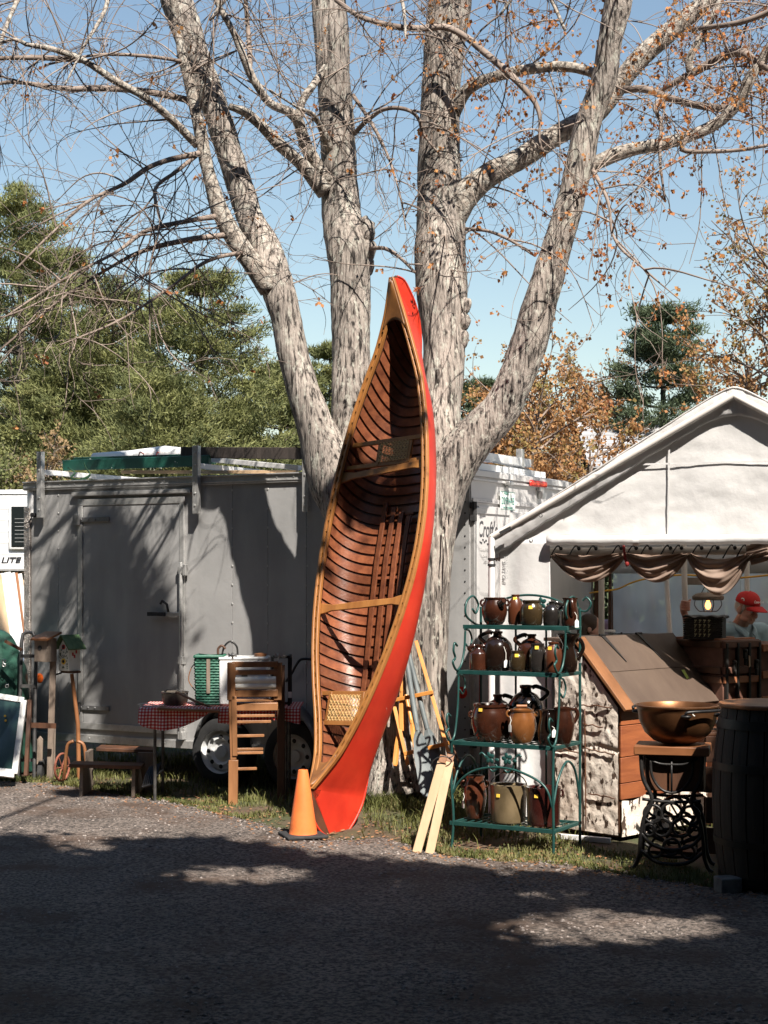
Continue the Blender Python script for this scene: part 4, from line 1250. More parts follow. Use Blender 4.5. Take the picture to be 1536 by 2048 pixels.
# gunwales: outwale, inwale and the rib tops seen between them
def rail(sgn, name, out, w, h, m, z0=0.0, z1=None, dy=0.0):
    z1 = LC if z1 is None else z1
    mb = MB(); n = 90
    ring = []
    for i in range(n + 1):
        zz = z0 + (z1 - z0) * i / n
        y_, b_ = G(zz)
        y2, b2 = G(min(LC, zz + .02)); y1, b1 = G(max(0, zz - .02))
        x = sgn * max(.004, b_ + out)
        for a, c in ((-w / 2, -h / 2), (w / 2, -h / 2), (w / 2, h / 2), (-w / 2, h / 2)):
            mb.v.append((x + a, y_ - .004 + c + dy, zz))
    for i in range(n):
        for k in range(4):
            mb.f.append((i * 4 + k, i * 4 + (k + 1) % 4, i * 4 + 4 + (k + 1) % 4, i * 4 + 4 + k))
    mb.f.append((3, 2, 1, 0)); mb.f.append(tuple(n * 4 + k for k in range(4)))
    return mb.build(name, m, canoe, smooth=30, bevel=.003, fix=True)
for s in (1, -1):
    rail(s, 'outwale', .008, .020, .030, wood_gold)
    rail(s, 'inwale', -.030, .018, .026, wood_gold, .10, LC - .10)
mb = MB(); z = .22
while z < LC - .16:
    for s in (1, -1):
        y_, b_ = G(z); mb.box((s * (b_ - .010), y_ - .002, z), (.026, .018, .050))
    z += .0855
tag(mb.build('rib_tops', wood_gold, canoe), kind='stuff')
# keel strip, bang plate
mb = MB(); pts = [Vector((0, y + .006, z)) for z, y in KK]; mb.tube(pts, .010, 6); mb.build('keel_strip', red_m, canoe, smooth=180)
# decks
deck_m = mat('dull_deck_wood', (0.15, 0.062, 0.018), (0.25, 0.105, 0.03), 9, (1, 1, 0.12), rough=0.45, bump=0.1, c3=(0.09, 0.035, 0.012), s3=5, lo3=0.55, hi3=0.7)
def deck(z0, z1, zt_, name):
    mb = MB(); n = 14; up = zt_ > z0
    def f(u, v):
        zz = z0 + (z1 - z0) * v
        y_, b_ = G(zz)
        edge = (1 - (2 * u - 1) ** 2) * .07 * v
        zz2 = zz + (-edge if z1 < z0 else -edge) * (1 if z1 > z0 else -1)
        return (-b_ * .93 + 2 * b_ * .93 * u, y_ - .012 - .018 * math.sin(math.pi * u) * (1 - v * .3), zz2)
    mb.grid(f, 12, 12)
    return mb.build('deck', deck_m, canoe, smooth=60, solid=.016)
deck(LC - .02, LC - .375, 1, 'deck')
deck(.02, .27, 0, 'deck')
# thwarts
def thwart(z, tilt=0.0):
    y_, b_ = G(z); mb = MB()
    n = 20; x0 = -b_ + .02; x1 = b_ - .02
    for i in range(n + 1):
        u = i / n; e = abs(2 * u - 1)
        w = .022 + .022 * max(0, (e - .72) / .28) ** .7 + .006 * (1 - e)
        x = x0 + (x1 - x0) * u
        zz = z + tilt * (2 * u - 1)
        for a, c in ((-w, -.009), (w, -.009), (w, .009), (-w, .009)):
            mb.v.append((x, y_ + .022 + c, zz + a))
    for i in range(n):
        for k in range(4): mb.f.append((i * 4 + k, i * 4 + (k + 1) % 4, i * 4 + 4 + (k + 1) % 4, i * 4 + 4 + k))
    mb.f.append((3, 2, 1, 0)); mb.f.append(tuple(n * 4 + k for k in range(4)))
    mb.build('thwart', wood_gold, canoe, smooth=30, bevel=.004, fix=True)
zr = lambda row: (1578 - row) / 1022.0 * LC
thwart(zr(940), .022); thwart(zr(1212), .022)
def seat(zA, zB, xL, xR):
    rails = MB()
    yA, bA = G(zA); yB, bB = G(zB)
    for zz, yy, bb in ((zA, yA, bA), (zB, yB, bB)):
        rails.beam((-bb + .02, yy + .05, zz), (bb - .02, yy + .05, zz), .034, .022, (0, 1, 0))
    yy = (yA + yB) / 2 + .05
    for x in (xL, xR):
        rails.beam((x, yy, zB - .01), (x, yy, zA + .01), .030, .020, (0, 1, 0))
    s = rails.build('seat_frame', wood_gold, canoe, bevel=.003)
    cv = MB(); z0, z1 = min(zA, zB) + .012, max(zA, zB) - .012; x0, x1 = xL + .012, xR - .012
    nx_, nz_ = 9, 5
    for d in (-.005, .005):
        for i in range(nx_):
            x = x0 + (x1 - x0) * (i + .5) / nx_
            cv.box((x + d, yy - .008, (z0 + z1) / 2), (.0034, .003, z1 - z0))
        for j in range(nz_):
            zz = z0 + (z1 - z0) * (j + .5) / nz_
            cv.box(((x0 + x1) / 2, yy - .011, zz + d), (x1 - x0, .003, .0034))
    sx, sz = (x1 - x0) / nx_, (z1 - z0) / nz_
    for k in range(-nz_, nx_):
        for sg in (1, -1):
            pts = []
            for t in (0, nz_):
                i = k + t if sg > 0 else k + nz_ - t
                pts.append((i, t))
            (i0, t0), (i1, t1) = pts
            # clip to the frame
            def P_(i, t): return Vector((x0 + sx * (i + .0), yy - .014, z0 + sz * t))
            lo_, hi_ = 0.0, 1.0
            for (aa, bb_) in ((i0, i1),):
                dd = bb_ - aa
                t_a, t_b = (0 - aa) / dd, (nx_ - aa) / dd
                lo_ = max(lo_, min(t_a, t_b)); hi_ = min(hi_, max(t_a, t_b))
            if hi_ - lo_ < .05: continue
            pa, pb = P_(i0, t0), P_(i1, t1)
            cv.beam(pa.lerp(pb, lo_), pa.lerp(pb, hi_), .0032, .003, (0, 1, 0))
    cv.build('cane_weave', cane_m, s)
seat(zr(877), zr(924), -.09, .22)
seat(zr(1386), zr(1444), -.16, .16)
# floor slats and their cross cleats
for i, x in enumerate((-.135, -.05, .035, .12)):
    mb = MB(); n = 24; z0, z1 = zr(1372) + .03 * i, zr(985) - .04 * i
    for k in range(n + 1):
        zz = z0 + (z1 - z0) * k / n; yk_ = keel_at(zz) - .05 - .5 * x * x
        for a, c in ((-.021, -.007), (.021, -.007), (.021, .007), (-.021, .007)):
            mb.v.append((x + a, yk_ + c, zz))
    for k in range(n):
        for j in range(4): mb.f.append((k * 4 + j, k * 4 + (j + 1) % 4, k * 4 + 4 + (j + 1) % 4, k * 4 + 4 + j))
    mb.f.append((3, 2, 1, 0)); mb.f.append(tuple(n * 4 + k for k in range(4)))
    mb.build('floor_slat', wood_rib, canoe, smooth=30, bevel=.002, fix=True)
for r_ in (1010, 1140, 1315):
    zz = zr(r_); yk_ = keel_at(zz) - .036
    MB().beam((-.17, yk_ - .004, zz), (.15, yk_ - .004, zz), .022, .014, (0, 1, 0)).build('floor_cleat', wood_rib, canoe, bevel=.002)

# ------------------------------------------------------------------ traffic cone
cp = gnd(606, 1677); cp.z = gz(cp.x, cp.y) + .012
cone = thing('traffic_cone', 'faded orange traffic cone at the foot of the canoe', 'traffic cone', cp)
orange = mat('faded_orange_plastic', (.82, .165, .04), (.88, .22, .058), 5, rough=.5, bump=.03, c3=(.42, .10, .03), s3=5, lo3=.58, hi3=.75)
MB().lathe([(.102, .02), (.098, .03), (.097, .05), (.036, .455), (.033, .468), (.024, .47), (.022, .455), (.085, .03)], (0, 0, 0), 40).build('cone_body', orange, cone, smooth=40)
rr_ = Matrix.Rotation(R(18), 3, 'Z')
mb = MB(); mb.box((0, 0, .013), (.29, .29, .024), rr_); mb.build('base', rubber, cone, bevel=.008)
# ------------------------------------------------------------------ things left of the tree
glass_dark = mat('dark_glass', (.012, .015, .016), rough=.06, spec=.6)
siding = mat('white_camper_siding', (.74, .75, .76), (.8, .8, .8), 3, rough=.4)
# camper with an overhanging front
cx1 = W(76, 1148, 25).x
camper = thing('camper', 'white ribbed camper front with dark window and the word LITE, behind the grey trailer', 'camper', (cx1, 25, 0))
off = camper.location
zL, zT = hz(1141, 25), hz(982, 25)
mb = MB()
n = 44
def sid(u, v):
    z = zL + (zT - zL) * v
    return (cx1 - 3.4 * u, 25 - .012 * abs(math.sin(v * math.pi * 7)) ** 8, z)
mb.grid(sid, 2, 168); mb.build('ribbed_side', siding, camper, off=off, smooth=60)
mb = MB(); mb.box((cx1 - 1.7, 26.2, (zL + zT) / 2), (3.4, 2.36, zT - zL)); mb.box((cx1 - 5.2, 26.2, (.5 + zT) / 2), (3.6, 2.4, zT - .5)); mb.build('body', siding, camper, off=off, bevel=.04)
mb = MB(); mb.prism([(cx1 + .04, 24.97, zT), (cx1 - .25, 24.97, zT + .02), (cx1 - 3.4, 24.97, zT - .22 + .2), (cx1 - 3.4, 24.97, zT - .06), (cx1 + .04, 24.97, zT - .05)], (0, 2.45, 0)); mb.build('roof_edge', siding, camper, off=off, bevel=.01)
a, b = W(23, 1013, 24.96), W(72, 1094, 24.96)
mb = MB(); mb.box(((a.x + b.x) / 2, 24.965, (a.z + b.z) / 2), (b.x - a.x + .09, .05, a.z - b.z + .09)); w_ = mb.build('window_frame', white_plastic, camper, off=off, bevel=.05)
MB().box(((a.x + b.x) / 2, 24.938, (a.z + b.z) / 2), (b.x - a.x, .02, a.z - b.z)).build('window_glass', glass_dark, w_, bevel=.04, off=off)
mb = MB()
for k in range(7): mb.box(((a.x + b.x) / 2, 24.925, b.z + .08 + k * .06), (b.x - a.x - .12, .006, .008))
mb.build('blind_slats', alu, w_, off=off)
FM = Matrix(((1, 0, 0, 0), (0, 0, -1, 0), (0, 1, 0, 0), (0, 0, 0, 1)))      # text facing the camera side (-y)
p = W(21, 1121, 25.0) - off
text('model_word', 'LITE', .13, Matrix.Translation(p + Vector((0, -.0135, 0))) @ FM, black_ink, camper, shear=.25, sx=1.25, off=.004)
MB().box((cx1 - 1.7, 24.98, zL + .01), (3.42, .03, .03)).build('trim_strip', alu, camper, off=off)
# boards standing behind the car
bcol = [wood_pale, white_paint, wood_mid, white_paint, wood_mid, white_paint, wood_pale]
for i, (xa, xb, top, w_, lab) in enumerate(((-6, 14, 1150, .10, 'pale board leftmost of the boards under the camper'), (8, 26, 1146, .16, 'wide white board second in the row under the camper'), (18, 32, 1146, .05, 'thin brown stick between the white boards under the camper'), (24, 40, 1146, .07, 'narrow white board right of the thin brown stick'), (31, 45, 1146, .055, 'brown board right of the narrow white board'), (38, 52, 1148, .07, 'white board rightmost but one under the camper'), (46, 57, 1160, .05, 'pale stick at the right end of the boards'))):
    D = 19 + .05 * i
    pt = W(xa, top, D); pb = W(xb + 26, 1148 + 1.85 / D * FPX, D - .5); pb.z = 0
    tag(MB().beam(pb, pt, w_, .022, (0, 1, 0)).build('board', bcol[i], bevel=.003), lab, 'board', 'boards leaning under the camper')
# parked car glimpsed at the left edge
car_m = mat('pale_blue_white_car_paint', (.62, .66, .70), rough=.2, coat=.5)
cn = W(58, 1148, 17.4).x
car = thing('parked_car', 'white car nose at the left edge behind the green tarp', 'car', (cn, 17.4, 0)); off = car.location
prof = [(0, .35), (.03, .75), (-.10, .98), (-.6, 1.12), (-1.15, 1.2), (-1.9, 1.72), (-3.4, 1.74), (-4.2, 1.25), (-4.5, 1.1), (-4.55, .35)]
MB().prism([(cn + x, 17.4, z) for x, z in prof], (0, 1.75, 0)).build('body', car_m, car, off=off, bevel=.07)
MB().prism([(cn + x, 17.37, z) for x, z in ((-1.35, 1.22), (-1.95, 1.64), (-3.3, 1.66), (-3.9, 1.24))], (0, 1.81, 0)).build('side_window', glass_dark, car, off=off, bevel=.01)
for x in (-.85, -3.6):
    wh = MB().lathe([(.0, -.1), (.30, -.1), (.33, -.06), (.33, .1), (.0, .1)], (cn + x, 17.45, .33), 28, RX).build('wheel', tyre_m, car, off=off)
    MB().lathe([(.0, .125), (.1, .12), (.2, .115), (.21, .1)], (cn + x, 17.45, .33), 20, RX).build('rim', alu, wh, off=off)
mb = MB(); mb.box((cn - 1.3, 17.3, 1.28), (.16, .14, .18)); mb.build('mirror', rubber, car, off=off, bevel=.04)
mb = MB(); mb.box((cn - .06, 17.39, .85), (.3, .05, .1)); mb.build('headlight', glass_dark, car, off=off, bevel=.02)

# green tarp bundle
tarp_m = mat('dark_green_tarp', (.012, .05, .036), (.03, .085, .06), 5, rough=.35, bump=.3, bscale=9)
c = W(5, 1330, 14.8)
tarp = thing('tarp_bundle', 'dark green tarpaulin draped over a heap at the left edge', 'tarp', (c.x, 14.8, 0)); off = tarp.location
mb = MB()
def tf(u, v):
    a = u * 6.283; r = .20 + .0 * v
    zz = 1.33 * (1 - v ** 1.6) + .02
    rad = .36 * min(1, (v * 2.2) ** .55) + .05 * v
    w = .05 * math.sin(a * 5 + v * 6) * v + .04 * noise.noise((math.cos(a) * 2, math.sin(a) * 2, v * 4))
    return (c.x - .16 + (rad + w) * math.cos(a), 14.8 + (rad + w) * math.sin(a) * .8, zz)
mb.grid(tf, 60, 30); mb.build('tarp', tarp_m, tarp, off=off, smooth=180)
for px, py in ((8, 1322), (8, 1330), (14, 1372)):
    p = W(px, py, 14.47); mb = MB(); mb.tube([p + Vector((.014 * math.cos(t), -.0, .014 * math.sin(t))) for t in np.linspace(0, 6.283, 13)], .005, 6, cap=False); mb.build('grommet', alu, tarp, off=off)
# hand truck
ht = thing('hand_truck', 'dark steel hand truck between the tarp and the trailer corner', 'hand truck', W(55, 1560, 14.5)); off = ht.location
steel_dark = mat('worn_dark_steel', (.06, .06, .062), (.13, .125, .12), 14, rough=.5, metal=.5)
mb = MB()
for dx in (0, 30):
    mb.tube([W(38 + dx, 1560, 14.4), W(40 + dx, 1400, 14.5), W(43 + dx, 1285, 14.6)], .017, 10)
mb.tube([W(43, 1285, 14.6), W(46, 1268, 14.62), W(54, 1264, 14.62), W(66, 1266, 14.62), W(73, 1285, 14.6)], .017, 10)
mb.build('frame', steel_dark, ht, off=off, smooth=60)
for py in (1312, 1372, 1440, 1520):
    mb = MB(); mb.beam(W(41, py, 14.5), W(72, py, 14.5), .03, .012); mb.build('cross_bar', steel_dark, ht, off=off)
for px in (32, 84):
    mb = MB(); mb.lathe([(.0, -.03), (.09, -.03), (.12, -.02), (.12, .02), (.09, .03), (0, .03)], W(px, 1545, 14.55), 22, Matrix.Rotation(R(90), 3, 'Y')); mb.build('wheel', rubber, ht, off=off)
mb = MB(); mb.beam(W(10, 1282, 14.35), W(44, 1300, 14.35), .025, .03); mb.build('wooden_handle', wood_dark, ht, off=off)
# window sash leaning on the tarp heap
sash_w = mat('flaked_white_wood', (.62, .62, .6), (.72, .72, .70), 14, (1, 1, .2), rough=.7, bump=.2, c3=(.3, .26, .22), s3=14, lo3=.66, hi3=.7)
q4 = [W(-38, 1540, 13.75), W(29, 1548, 13.75), W(48, 1401, 14.0), W(-16, 1391, 14.0)]
ws = thing('window_sash', 'old white framed window sash leaning at the left edge', 'window sash', q4[0]); off = ws.location
nrm = (q4[1] - q4[0]).cross(q4[3] - q4[0]).normalized()
for i in range(4):
    MB().beam(q4[i] + (q4[(i + 1) % 4] - q4[i]) * (0.0 if i % 2 else .001), q4[(i + 1) % 4], .05 if i != 0 else .07, .034, nrm).build('sash_rail', sash_w, ws, off=off, bevel=.003)
MB().prism([q4[0] + nrm * .004, q4[1] + nrm * .004, q4[2] + nrm * .004, q4[3] + nrm * .004], -nrm * .008).build('pane', mat('green_tinted_pane', (.02, .045, .04), (.03, .06, .05), 2, rough=.08, spec=.7), ws, off=off)
for px, py in ((10, 1432), (11, 1441)):
    MB().ball(W(px, py, 13.9), (.010, .004, .010), 8, 6).build('sticker', tag_yellow, ws, off=off)
o = MB().beam(W(52, 1552, 14.05), W(60, 1400, 14.2), .035, .05).build('board', wood_dark, bevel=.003); tag(o, 'dark brown board standing right of the old window sash', 'board')

# birdhouses
def hole(mb, c, r, n_):
    mb.lathe([(.0, .004), (r, .004), (r, -.004)], c, 16, n_)
bh = thing('birdhouse', 'weathered grey birdhouse with a slanting board roof on a plank post', 'birdhouse', gnd(100, 1560)); off = bh.location
bx = gnd(100, 1560); MBx = Matrix.Rotation(R(-28), 3, 'Z')
zb_, D_ = hz(1322, bx.y), bx.y
mb = MB(); mb.box((bx.x - .04, D_, zb_ + .10), (.15, .13, .21), MBx); mb.build('box', wood_grey, bh, off=off, bevel=.003)
mb = MB(); RT = MBx @ Matrix.Rotation(R(16), 3, 'X'); mb.box((bx.x - .03, D_ - .015, zb_ + .225), (.19, .21, .02), RT); mb.build('roof', wood_mid, bh, off=off, bevel=.002)
mb = MB(); hole(mb, Vector((bx.x - .04, D_, zb_ + .12)) + MBx @ Vector((-.01, -.066, 0)), .022, MBx @ Matrix.Rotation(R(90), 3, 'X')); mb.build('entrance_hole', rubber, bh, off=off)
MB().beam((bx.x - .01, D_ + .04, 0), (bx.x + .02, D_ + .04, zb_), .055, .03).build('post', wood_grey, bh, off=off, bevel=.003)
b2 = gnd(158, 1558); D2 = b2.y
bh = thing('birdhouse', 'white birdhouse with green roof and painted vines on a brown pole', 'birdhouse', b2); off = bh.location
MR = Matrix.Rotation(R(-38), 3, 'Z')
cB = W(139, 1312, D2); zb_ = hz(1341, D2); hB = .225
cream = mat('cream_painted_wood', (.70, .68, .58), (.78, .76, .66), 8, rough=.7, bump=.1, c3=(.30, .34, .16), s3=11, lo3=.60, hi3=.75)
wB, dB = .135, .135
def lb(x, y, z): return Vector((cB.x, cB.y, zb_)) + MR @ Vector((x, y, z))
mb = MB(); mb.prism([lb(-wB / 2, -dB / 2, 0), lb(wB / 2, -dB / 2, 0), lb(wB / 2, -dB / 2, hB - .02), lb(0, -dB / 2, hB + .07), lb(-wB / 2, -dB / 2, hB - .02)], MR @ Vector((0, dB, 0))); mb.build('box', cream, bh, off=off, bevel=.002)
roofg = mat('mossy_green_roof_paint', (.05, .11, .045), (.10, .16, .07), 10, rough=.6, bump=.2)
for s in (-1, 1):
    for k in range(3):
        mb = MB()
        y0_ = -dB / 2 - .035 + k * .069
        e0 = lb(s * .002, y0_, hB + .088); e1 = lb(s * (wB / 2 + .035), y0_, hB - .035); dv = MR @ Vector((0, .066, 0)); up = (MR @ Vector((s * .6, 0, .8))) * .013
        mb.prism([e0, e1, e1 + up, e0 + up], dv); mb.build('roof_slat', roofg, bh, off=off, fix=True)
HX = MR @ Matrix.Rotation(R(90), 3, 'X')
mb = MB(); hole(mb, lb(.0, -dB / 2, .085), .028, HX); mb.build('hole_ring', tag_yellow, bh, off=off)
mb = MB(); mb.lathe([(0, .007), (.015, .007), (.015, 0)], lb(.0, -dB / 2, .085), 14, HX); mb.lathe([(0, .007), (.013, .007), (.013, 0)], lb(.0, -dB / 2, .215), 14, HX); mb.build('entrance_hole', rubber, bh, off=off)
mb = MB(); hole(mb, lb(.0, -dB / 2, .215), .022, HX); mb.build('hole_ring', mat('red_flower_paint', (.5, .04, .03), rough=.6), bh, off=off)
mb = MB(); qv = np.random.default_rng(3)
for k in range(46):
    x = (qv.random() - .5) * .12; z = .01 + .20 * qv.random()
    if abs(x) < .03 and abs(z - .085) < .035: continue
    a = qv.random() * 6.28; mb.beam(lb(x, -dB / 2 - .002, z), lb(x + .012 * math.cos(a), -dB / 2 - .002, z + .012 * math.sin(a)), .006, .002, MR @ Vector((0, 1, 0)))
tag(mb.build('painted_vine', mat('vine_green_paint', (.04, .07, .03), rough=.7), bh, off=off), kind='stuff')
mb = MB()
for k, z in enumerate((.15, .13, .17)): mb.box(lb(wB / 2 + .001, -.02 + .02 * k, z), (.002, .018, .03), MR)
mb.build('painted_flowers', MATS['red_flower_paint'], bh, off=off)
MB().tube([Vector((b2.x, b2.y, 0)), Vector((b2.x - .01, b2.y, .5)), Vector((cB.x + .02, cB.y, zb_ - .03))], [.021, .019, .017], 12).build('pole', wood_mid, bh, off=off)
mb = MB(); mb.box(Vector((cB.x + .01, cB.y, zb_ - .012)), (.16, .10, .02), MR); mb.build('mount', wood_dark, bh, off=off)
mb = MB(); pts = [lb(-.04, -.06, -.02), lb(-.10, -.09, -.04), lb(-.10, -.11, -.07)]; mb.tube(pts, .008, 8); mb.tube([lb(-.10, -.09, -.04), lb(-.15, -.07, -.035)], .007, 8); mb.build('perch_hook', black_iron, bh, off=off)

# garden cultivator with an iron wheel
gc = thing('garden_cultivator', 'old wheel hoe with rusty iron wheel and curved wooden handles', 'garden tool', gnd(128, 1562)); off = gc.location
rust = mat('rusty_red_iron', (.16, .05, .03), (.28, .09, .05), 18, rough=.8, bump=.2)
p = W(124, 1530, 14.2)
mb = MB(); cw = Vector((p.x, p.y, .135)); RW = Matrix.Rotation(R(70), 3, 'Z')
mb.tube([cw + RW @ Vector((.12 * math.cos(t), 0, .12 * math.sin(t))) for t in np.linspace(0, 6.283, 30)], .011, 8, cap=False); wh = mb.build('wheel_rim', rust, gc, off=off, smooth=180)
for k in range(6):
    mb = MB(); mb.tube([cw, cw + RW @ Vector((.12 * math.cos(k * 1.047), 0, .12 * math.sin(k * 1.047)))], .006, 6); mb.build('spoke', rust, wh, off=off)
for s, (x0_, x1_) in enumerate(((151, 130), (151, 173))):
    pts = [W(151 + (4 if s else -4), 1482, 13.9), W((151 + x1_) / 2 + (6 if s else -6), 1492, 13.9), W(x1_, 1535, 13.9), W(x1_ + (3 if s else -3), 1560, 13.95)]
    mb = MB(); mb.tube([Vector(c) for c in catmull(pts, 5)], .019, 8, flat=.8); mb.build('handle', wood_mid, gc, off=off, smooth=180)
# little picket pieces
pk = thing('picket_rail', 'short grey picket rail standing by the trailer corner', 'fence piece', gnd(95, 1558)); off = pk.location
for px, t_, lw in ((80, 1472, .05), (106, 1450, .045)):
    b_ = gnd(px - 2, 1556); tp = W(px, t_, b_.y); mb = MB(); mb.prism([b_ + Vector((-lw / 2, 0, 0)), b_ + Vector((lw / 2, 0, 0)), tp + Vector((lw / 2, 0, -.03)), tp, tp + Vector((-lw / 2, 0, -.03))], (0, .022, 0)); mb.build('picket', wood_grey, pk, off=off, bevel=.002)
MB().beam(W(58, 1450, 14.2), W(112, 1452, 14.2), .045, .02).build('rail', wood_dark, pk, off=off)
# two-step plank bench
sb = thing('step_bench', 'low two-step plank bench of dark old boards in front of the trailer', 'bench', gnd(230, 1572)); off = sb.location
def slab(p, q_, w, t, nm, m, par, o_): return MB().beam(p, q_, t, w, (0, 1, 0)).build(nm, m, par, off=o_, bevel=.004)
Db = 13.6
zt1, zt2 = hz(1497, Db), hz(1530, Db - .3)
x0_, x1_ = W(195, 0, Db).x, W(308, 0, Db).x; y0_, y1_ = W(140, 0, Db - .3).x, W(283, 0, Db - .3).x
slab((x0_, Db + .05, zt1), (x1_, Db + .05, zt1 - .02), .24, .03, 'step_board', wood_dark, sb, off)
slab((y0_, Db - .24, zt2), (y1_, Db - .24, zt2 - .015), .22, .03, 'step_board', wood_dark, sb, off)
for xx in (y0_ + .08, y1_ - .08):
    mb = MB(); mb.prism([(xx, Db - .34, 0), (xx, Db + .16, 0), (xx, Db + .16, zt1 - .02), (xx, Db - .06, zt1 - .02), (xx, Db - .06, zt2 - .02), (xx, Db - .30, zt2 - .02)], (.03, 0, 0)); mb.build('side_support', wood_grey, sb, off=off, bevel=.003)
mb = MB(); mb.prism([(x1_ - .06, Db - .12, 0), (x1_ + .0, Db - .12, 0), (x1_ + .02, Db - .12, zt1 - .02), (x1_ - .12, Db - .12, zt1 - .02)], (0, .03, 0)); mb.build('bracket', wood_grey, sb, off=off, bevel=.003)
ig = thing('iron_grate', 'dark cast iron grate with curved bars leaning by the step bench', 'grate', gnd(300, 1580)); off = ig.location
for k in range(7):
    mb = MB(); f = k / 6
    mb.tube([W(286 + 26 * f, 1572 - 6 * f, 13.1), W(291 + 24 * f, 1552 - 9 * f, 13.15), W(300 + 22 * f, 1534 - 8 * f, 13.25)], .008, 6); mb.build('bar', black_iron, ig, off=off)
mb = MB(); mb.tube([W(284, 1574, 13.1), W(314, 1566, 13.1)], .011, 6); mb.build('edge_bar', black_iron, ig, off=off)

# table with gingham cloth
gm = bpy.data.materials.new('red_gingham'); gm.use_nodes = True
nt = gm.node_tree; b = nt.nodes['Principled BSDF']; b.inputs['Roughness'].default_value = .8
tc = nt.nodes.new('ShaderNodeTexCoord'); sx_ = nt.nodes.new('ShaderNodeSeparateXYZ'); nt.links.new(tc.outputs['UV'], sx_.inputs[0])
def stripe(sock):
    m1 = nt.nodes.new('ShaderNodeMath'); m1.operation = 'FRACT'; nt.links.new(sock, m1.inputs[0])
    m2 = nt.nodes.new('ShaderNodeMath'); m2.operation = 'GREATER_THAN'; m2.inputs[1].default_value = .5; nt.links.new(m1.outputs[0], m2.inputs[0]); return m2.outputs[0]
ad = nt.nodes.new('ShaderNodeMath'); ad.operation = 'ADD'; nt.links.new(stripe(sx_.outputs[0]), ad.inputs[0]); nt.links.new(stripe(sx_.outputs[1]), ad.inputs[1])
dv = nt.nodes.new('ShaderNodeMath'); dv.operation = 'MULTIPLY'; dv.inputs[1].default_value = .5; nt.links.new(ad.outputs[0], dv.inputs[0])
rp_ = nt.nodes.new('ShaderNodeValToRGB'); rp_.color_ramp.interpolation = 'CONSTANT'
rp_.color_ramp.elements[0].color = (.72, .66, .62, 1); rp_.color_ramp.elements[1].position = .4; rp_.color_ramp.elements[1].color = (.55, .12, .10, 1)
e = rp_.color_ramp.elements.new(.9); e.color = (.38, .012, .012, 1)
nt.links.new(dv.outputs[0], rp_.inputs[0]); nt.links.new(rp_.outputs[0], b.inputs['Base Color'])
TD = 12.95; tz = hz(1416, TD)
tx0, tx1 = W(283, 0, TD).x, W(596, 0, TD).x
tb = thing('folding_table', 'folding table under a red gingham cloth in front of the trailer', 'table', ((tx0 + tx1) / 2, TD + .3, 0)); off = tb.location
MB().box(((tx0 + tx1) / 2, TD + .3, tz - .015), (tx1 - tx0 - .02, .58, .028)).build('tabletop', wood_dark, tb, off=off)
for xx in (tx0 + .1, tx1 - .1):
    for yy in (TD + .06, TD + .52):
        MB().tube([(xx, yy, 0), (xx, yy, tz - .02)], .013, 8).build('leg', steel_dark, tb, off=off)
    MB().tube([(xx, TD + .06, .2), (xx, TD + .52, .2)], .010, 8).build('leg_brace', steel_dark, tb, off=off)
def cloth(nm, lab, xa, xb, drop, seed):
    mb = MB(); NU, NVV = 60, 26; uv = []
    def f(u, v):
        x = xa + (xb - xa) * u
        dr = drop(u)
        L_ = .58 + dr; s = v * L_
        if s < .58:
            p = (x, TD + .59 - s, tz + .004)
        else:
            h = s - .58
            y = TD + .005 - .03 * math.sin(u * 26 + seed) * h / .2 - .015 - .05 * h
            p = (x - .06 * h * (1 if u < .2 else 0), y, tz + .004 - h)
        uv.append((x / .026, s / .026)); return p
    mb.grid(f, NU, NVV)
    o = mb.build(nm, gm, None, smooth=60)
    ul = o.data.uv_layers.new(name='UVMap')
    for lp in o.data.loops: ul.data[lp.index].uv = uv[lp.vertex_index]
    return tag(o, lab, 'tablecloth')
cloth('tablecloth', 'red and white gingham cloth hanging in a point over the table front, left piece', tx0 - .02, W(436, 0, TD).x, lambda u: .04 + .17 * math.sin(math.pi * min(1, u * 1.0 + .12)) ** .7 * (1 - .45 * u), 0)
cloth('tablecloth', 'red gingham cloth with a straight hem behind the wooden wringer, right piece', W(438, 0, TD).x, tx1 + .02, lambda u: .12 + .02 * math.sin(u * 7), 2)
# on the table
bk = thing('metal_pot', 'dark old metal pot standing on the gingham table', 'pot', W(350, 1413, 13.2)); off = bk.location; off.z = tz + .006; bk.location = off
potm = mat('tarnished_metal', (.10, .085, .07), (.2, .17, .14), 12, rough=.45, metal=.6, bump=.05)
MB().lathe([(.0, 0), (.085, 0), (.105, .03), (.108, .10), (.114, .104), (.112, .11), (.103, .105), (.10, .03), (0, .012)], (0, 0, 0), 32).build('bowl', potm, bk, smooth=50)
MB().tube([(-.108, 0, .09), (-.06, -.02, .125), (.02, -.05, .128), (.10, -.06, .09)], .006, 6).build('bail_handle', black_iron, bk)
o = MB().tube([W(352, 1384, 13.05), W(390, 1402, 13.0), W(424, 1415, 12.98)], [.015, .017, .014], 10, flat=.6).build('wooden_tongs', wood_mid, smooth=180); tag(o, 'long wooden tongs leaning on the metal pot', 'tongs')
o = MB().beam(W(318, 1416, 13.0) , W(442, 1421, 12.98), .02, .2, (0, 1, 0)).build('wooden_tray', wood_mid, bevel=.004); tag(o, 'flat brown wooden tray on the gingham table in front of the pot', 'tray')
o = MB().tube([Vector(c) for c in catmull([W(275, 1409, 13.1), W(292, 1407, 13.1), W(310, 1410, 13.1), W(318, 1414, 13.05), W(300, 1413, 13.0), W(280, 1412, 13.05)], 5)], .005, 6).build('wire_tool', alu, smooth=180); tag(o, 'bent wire kitchen tool at the left end of the gingham table', 'tool')
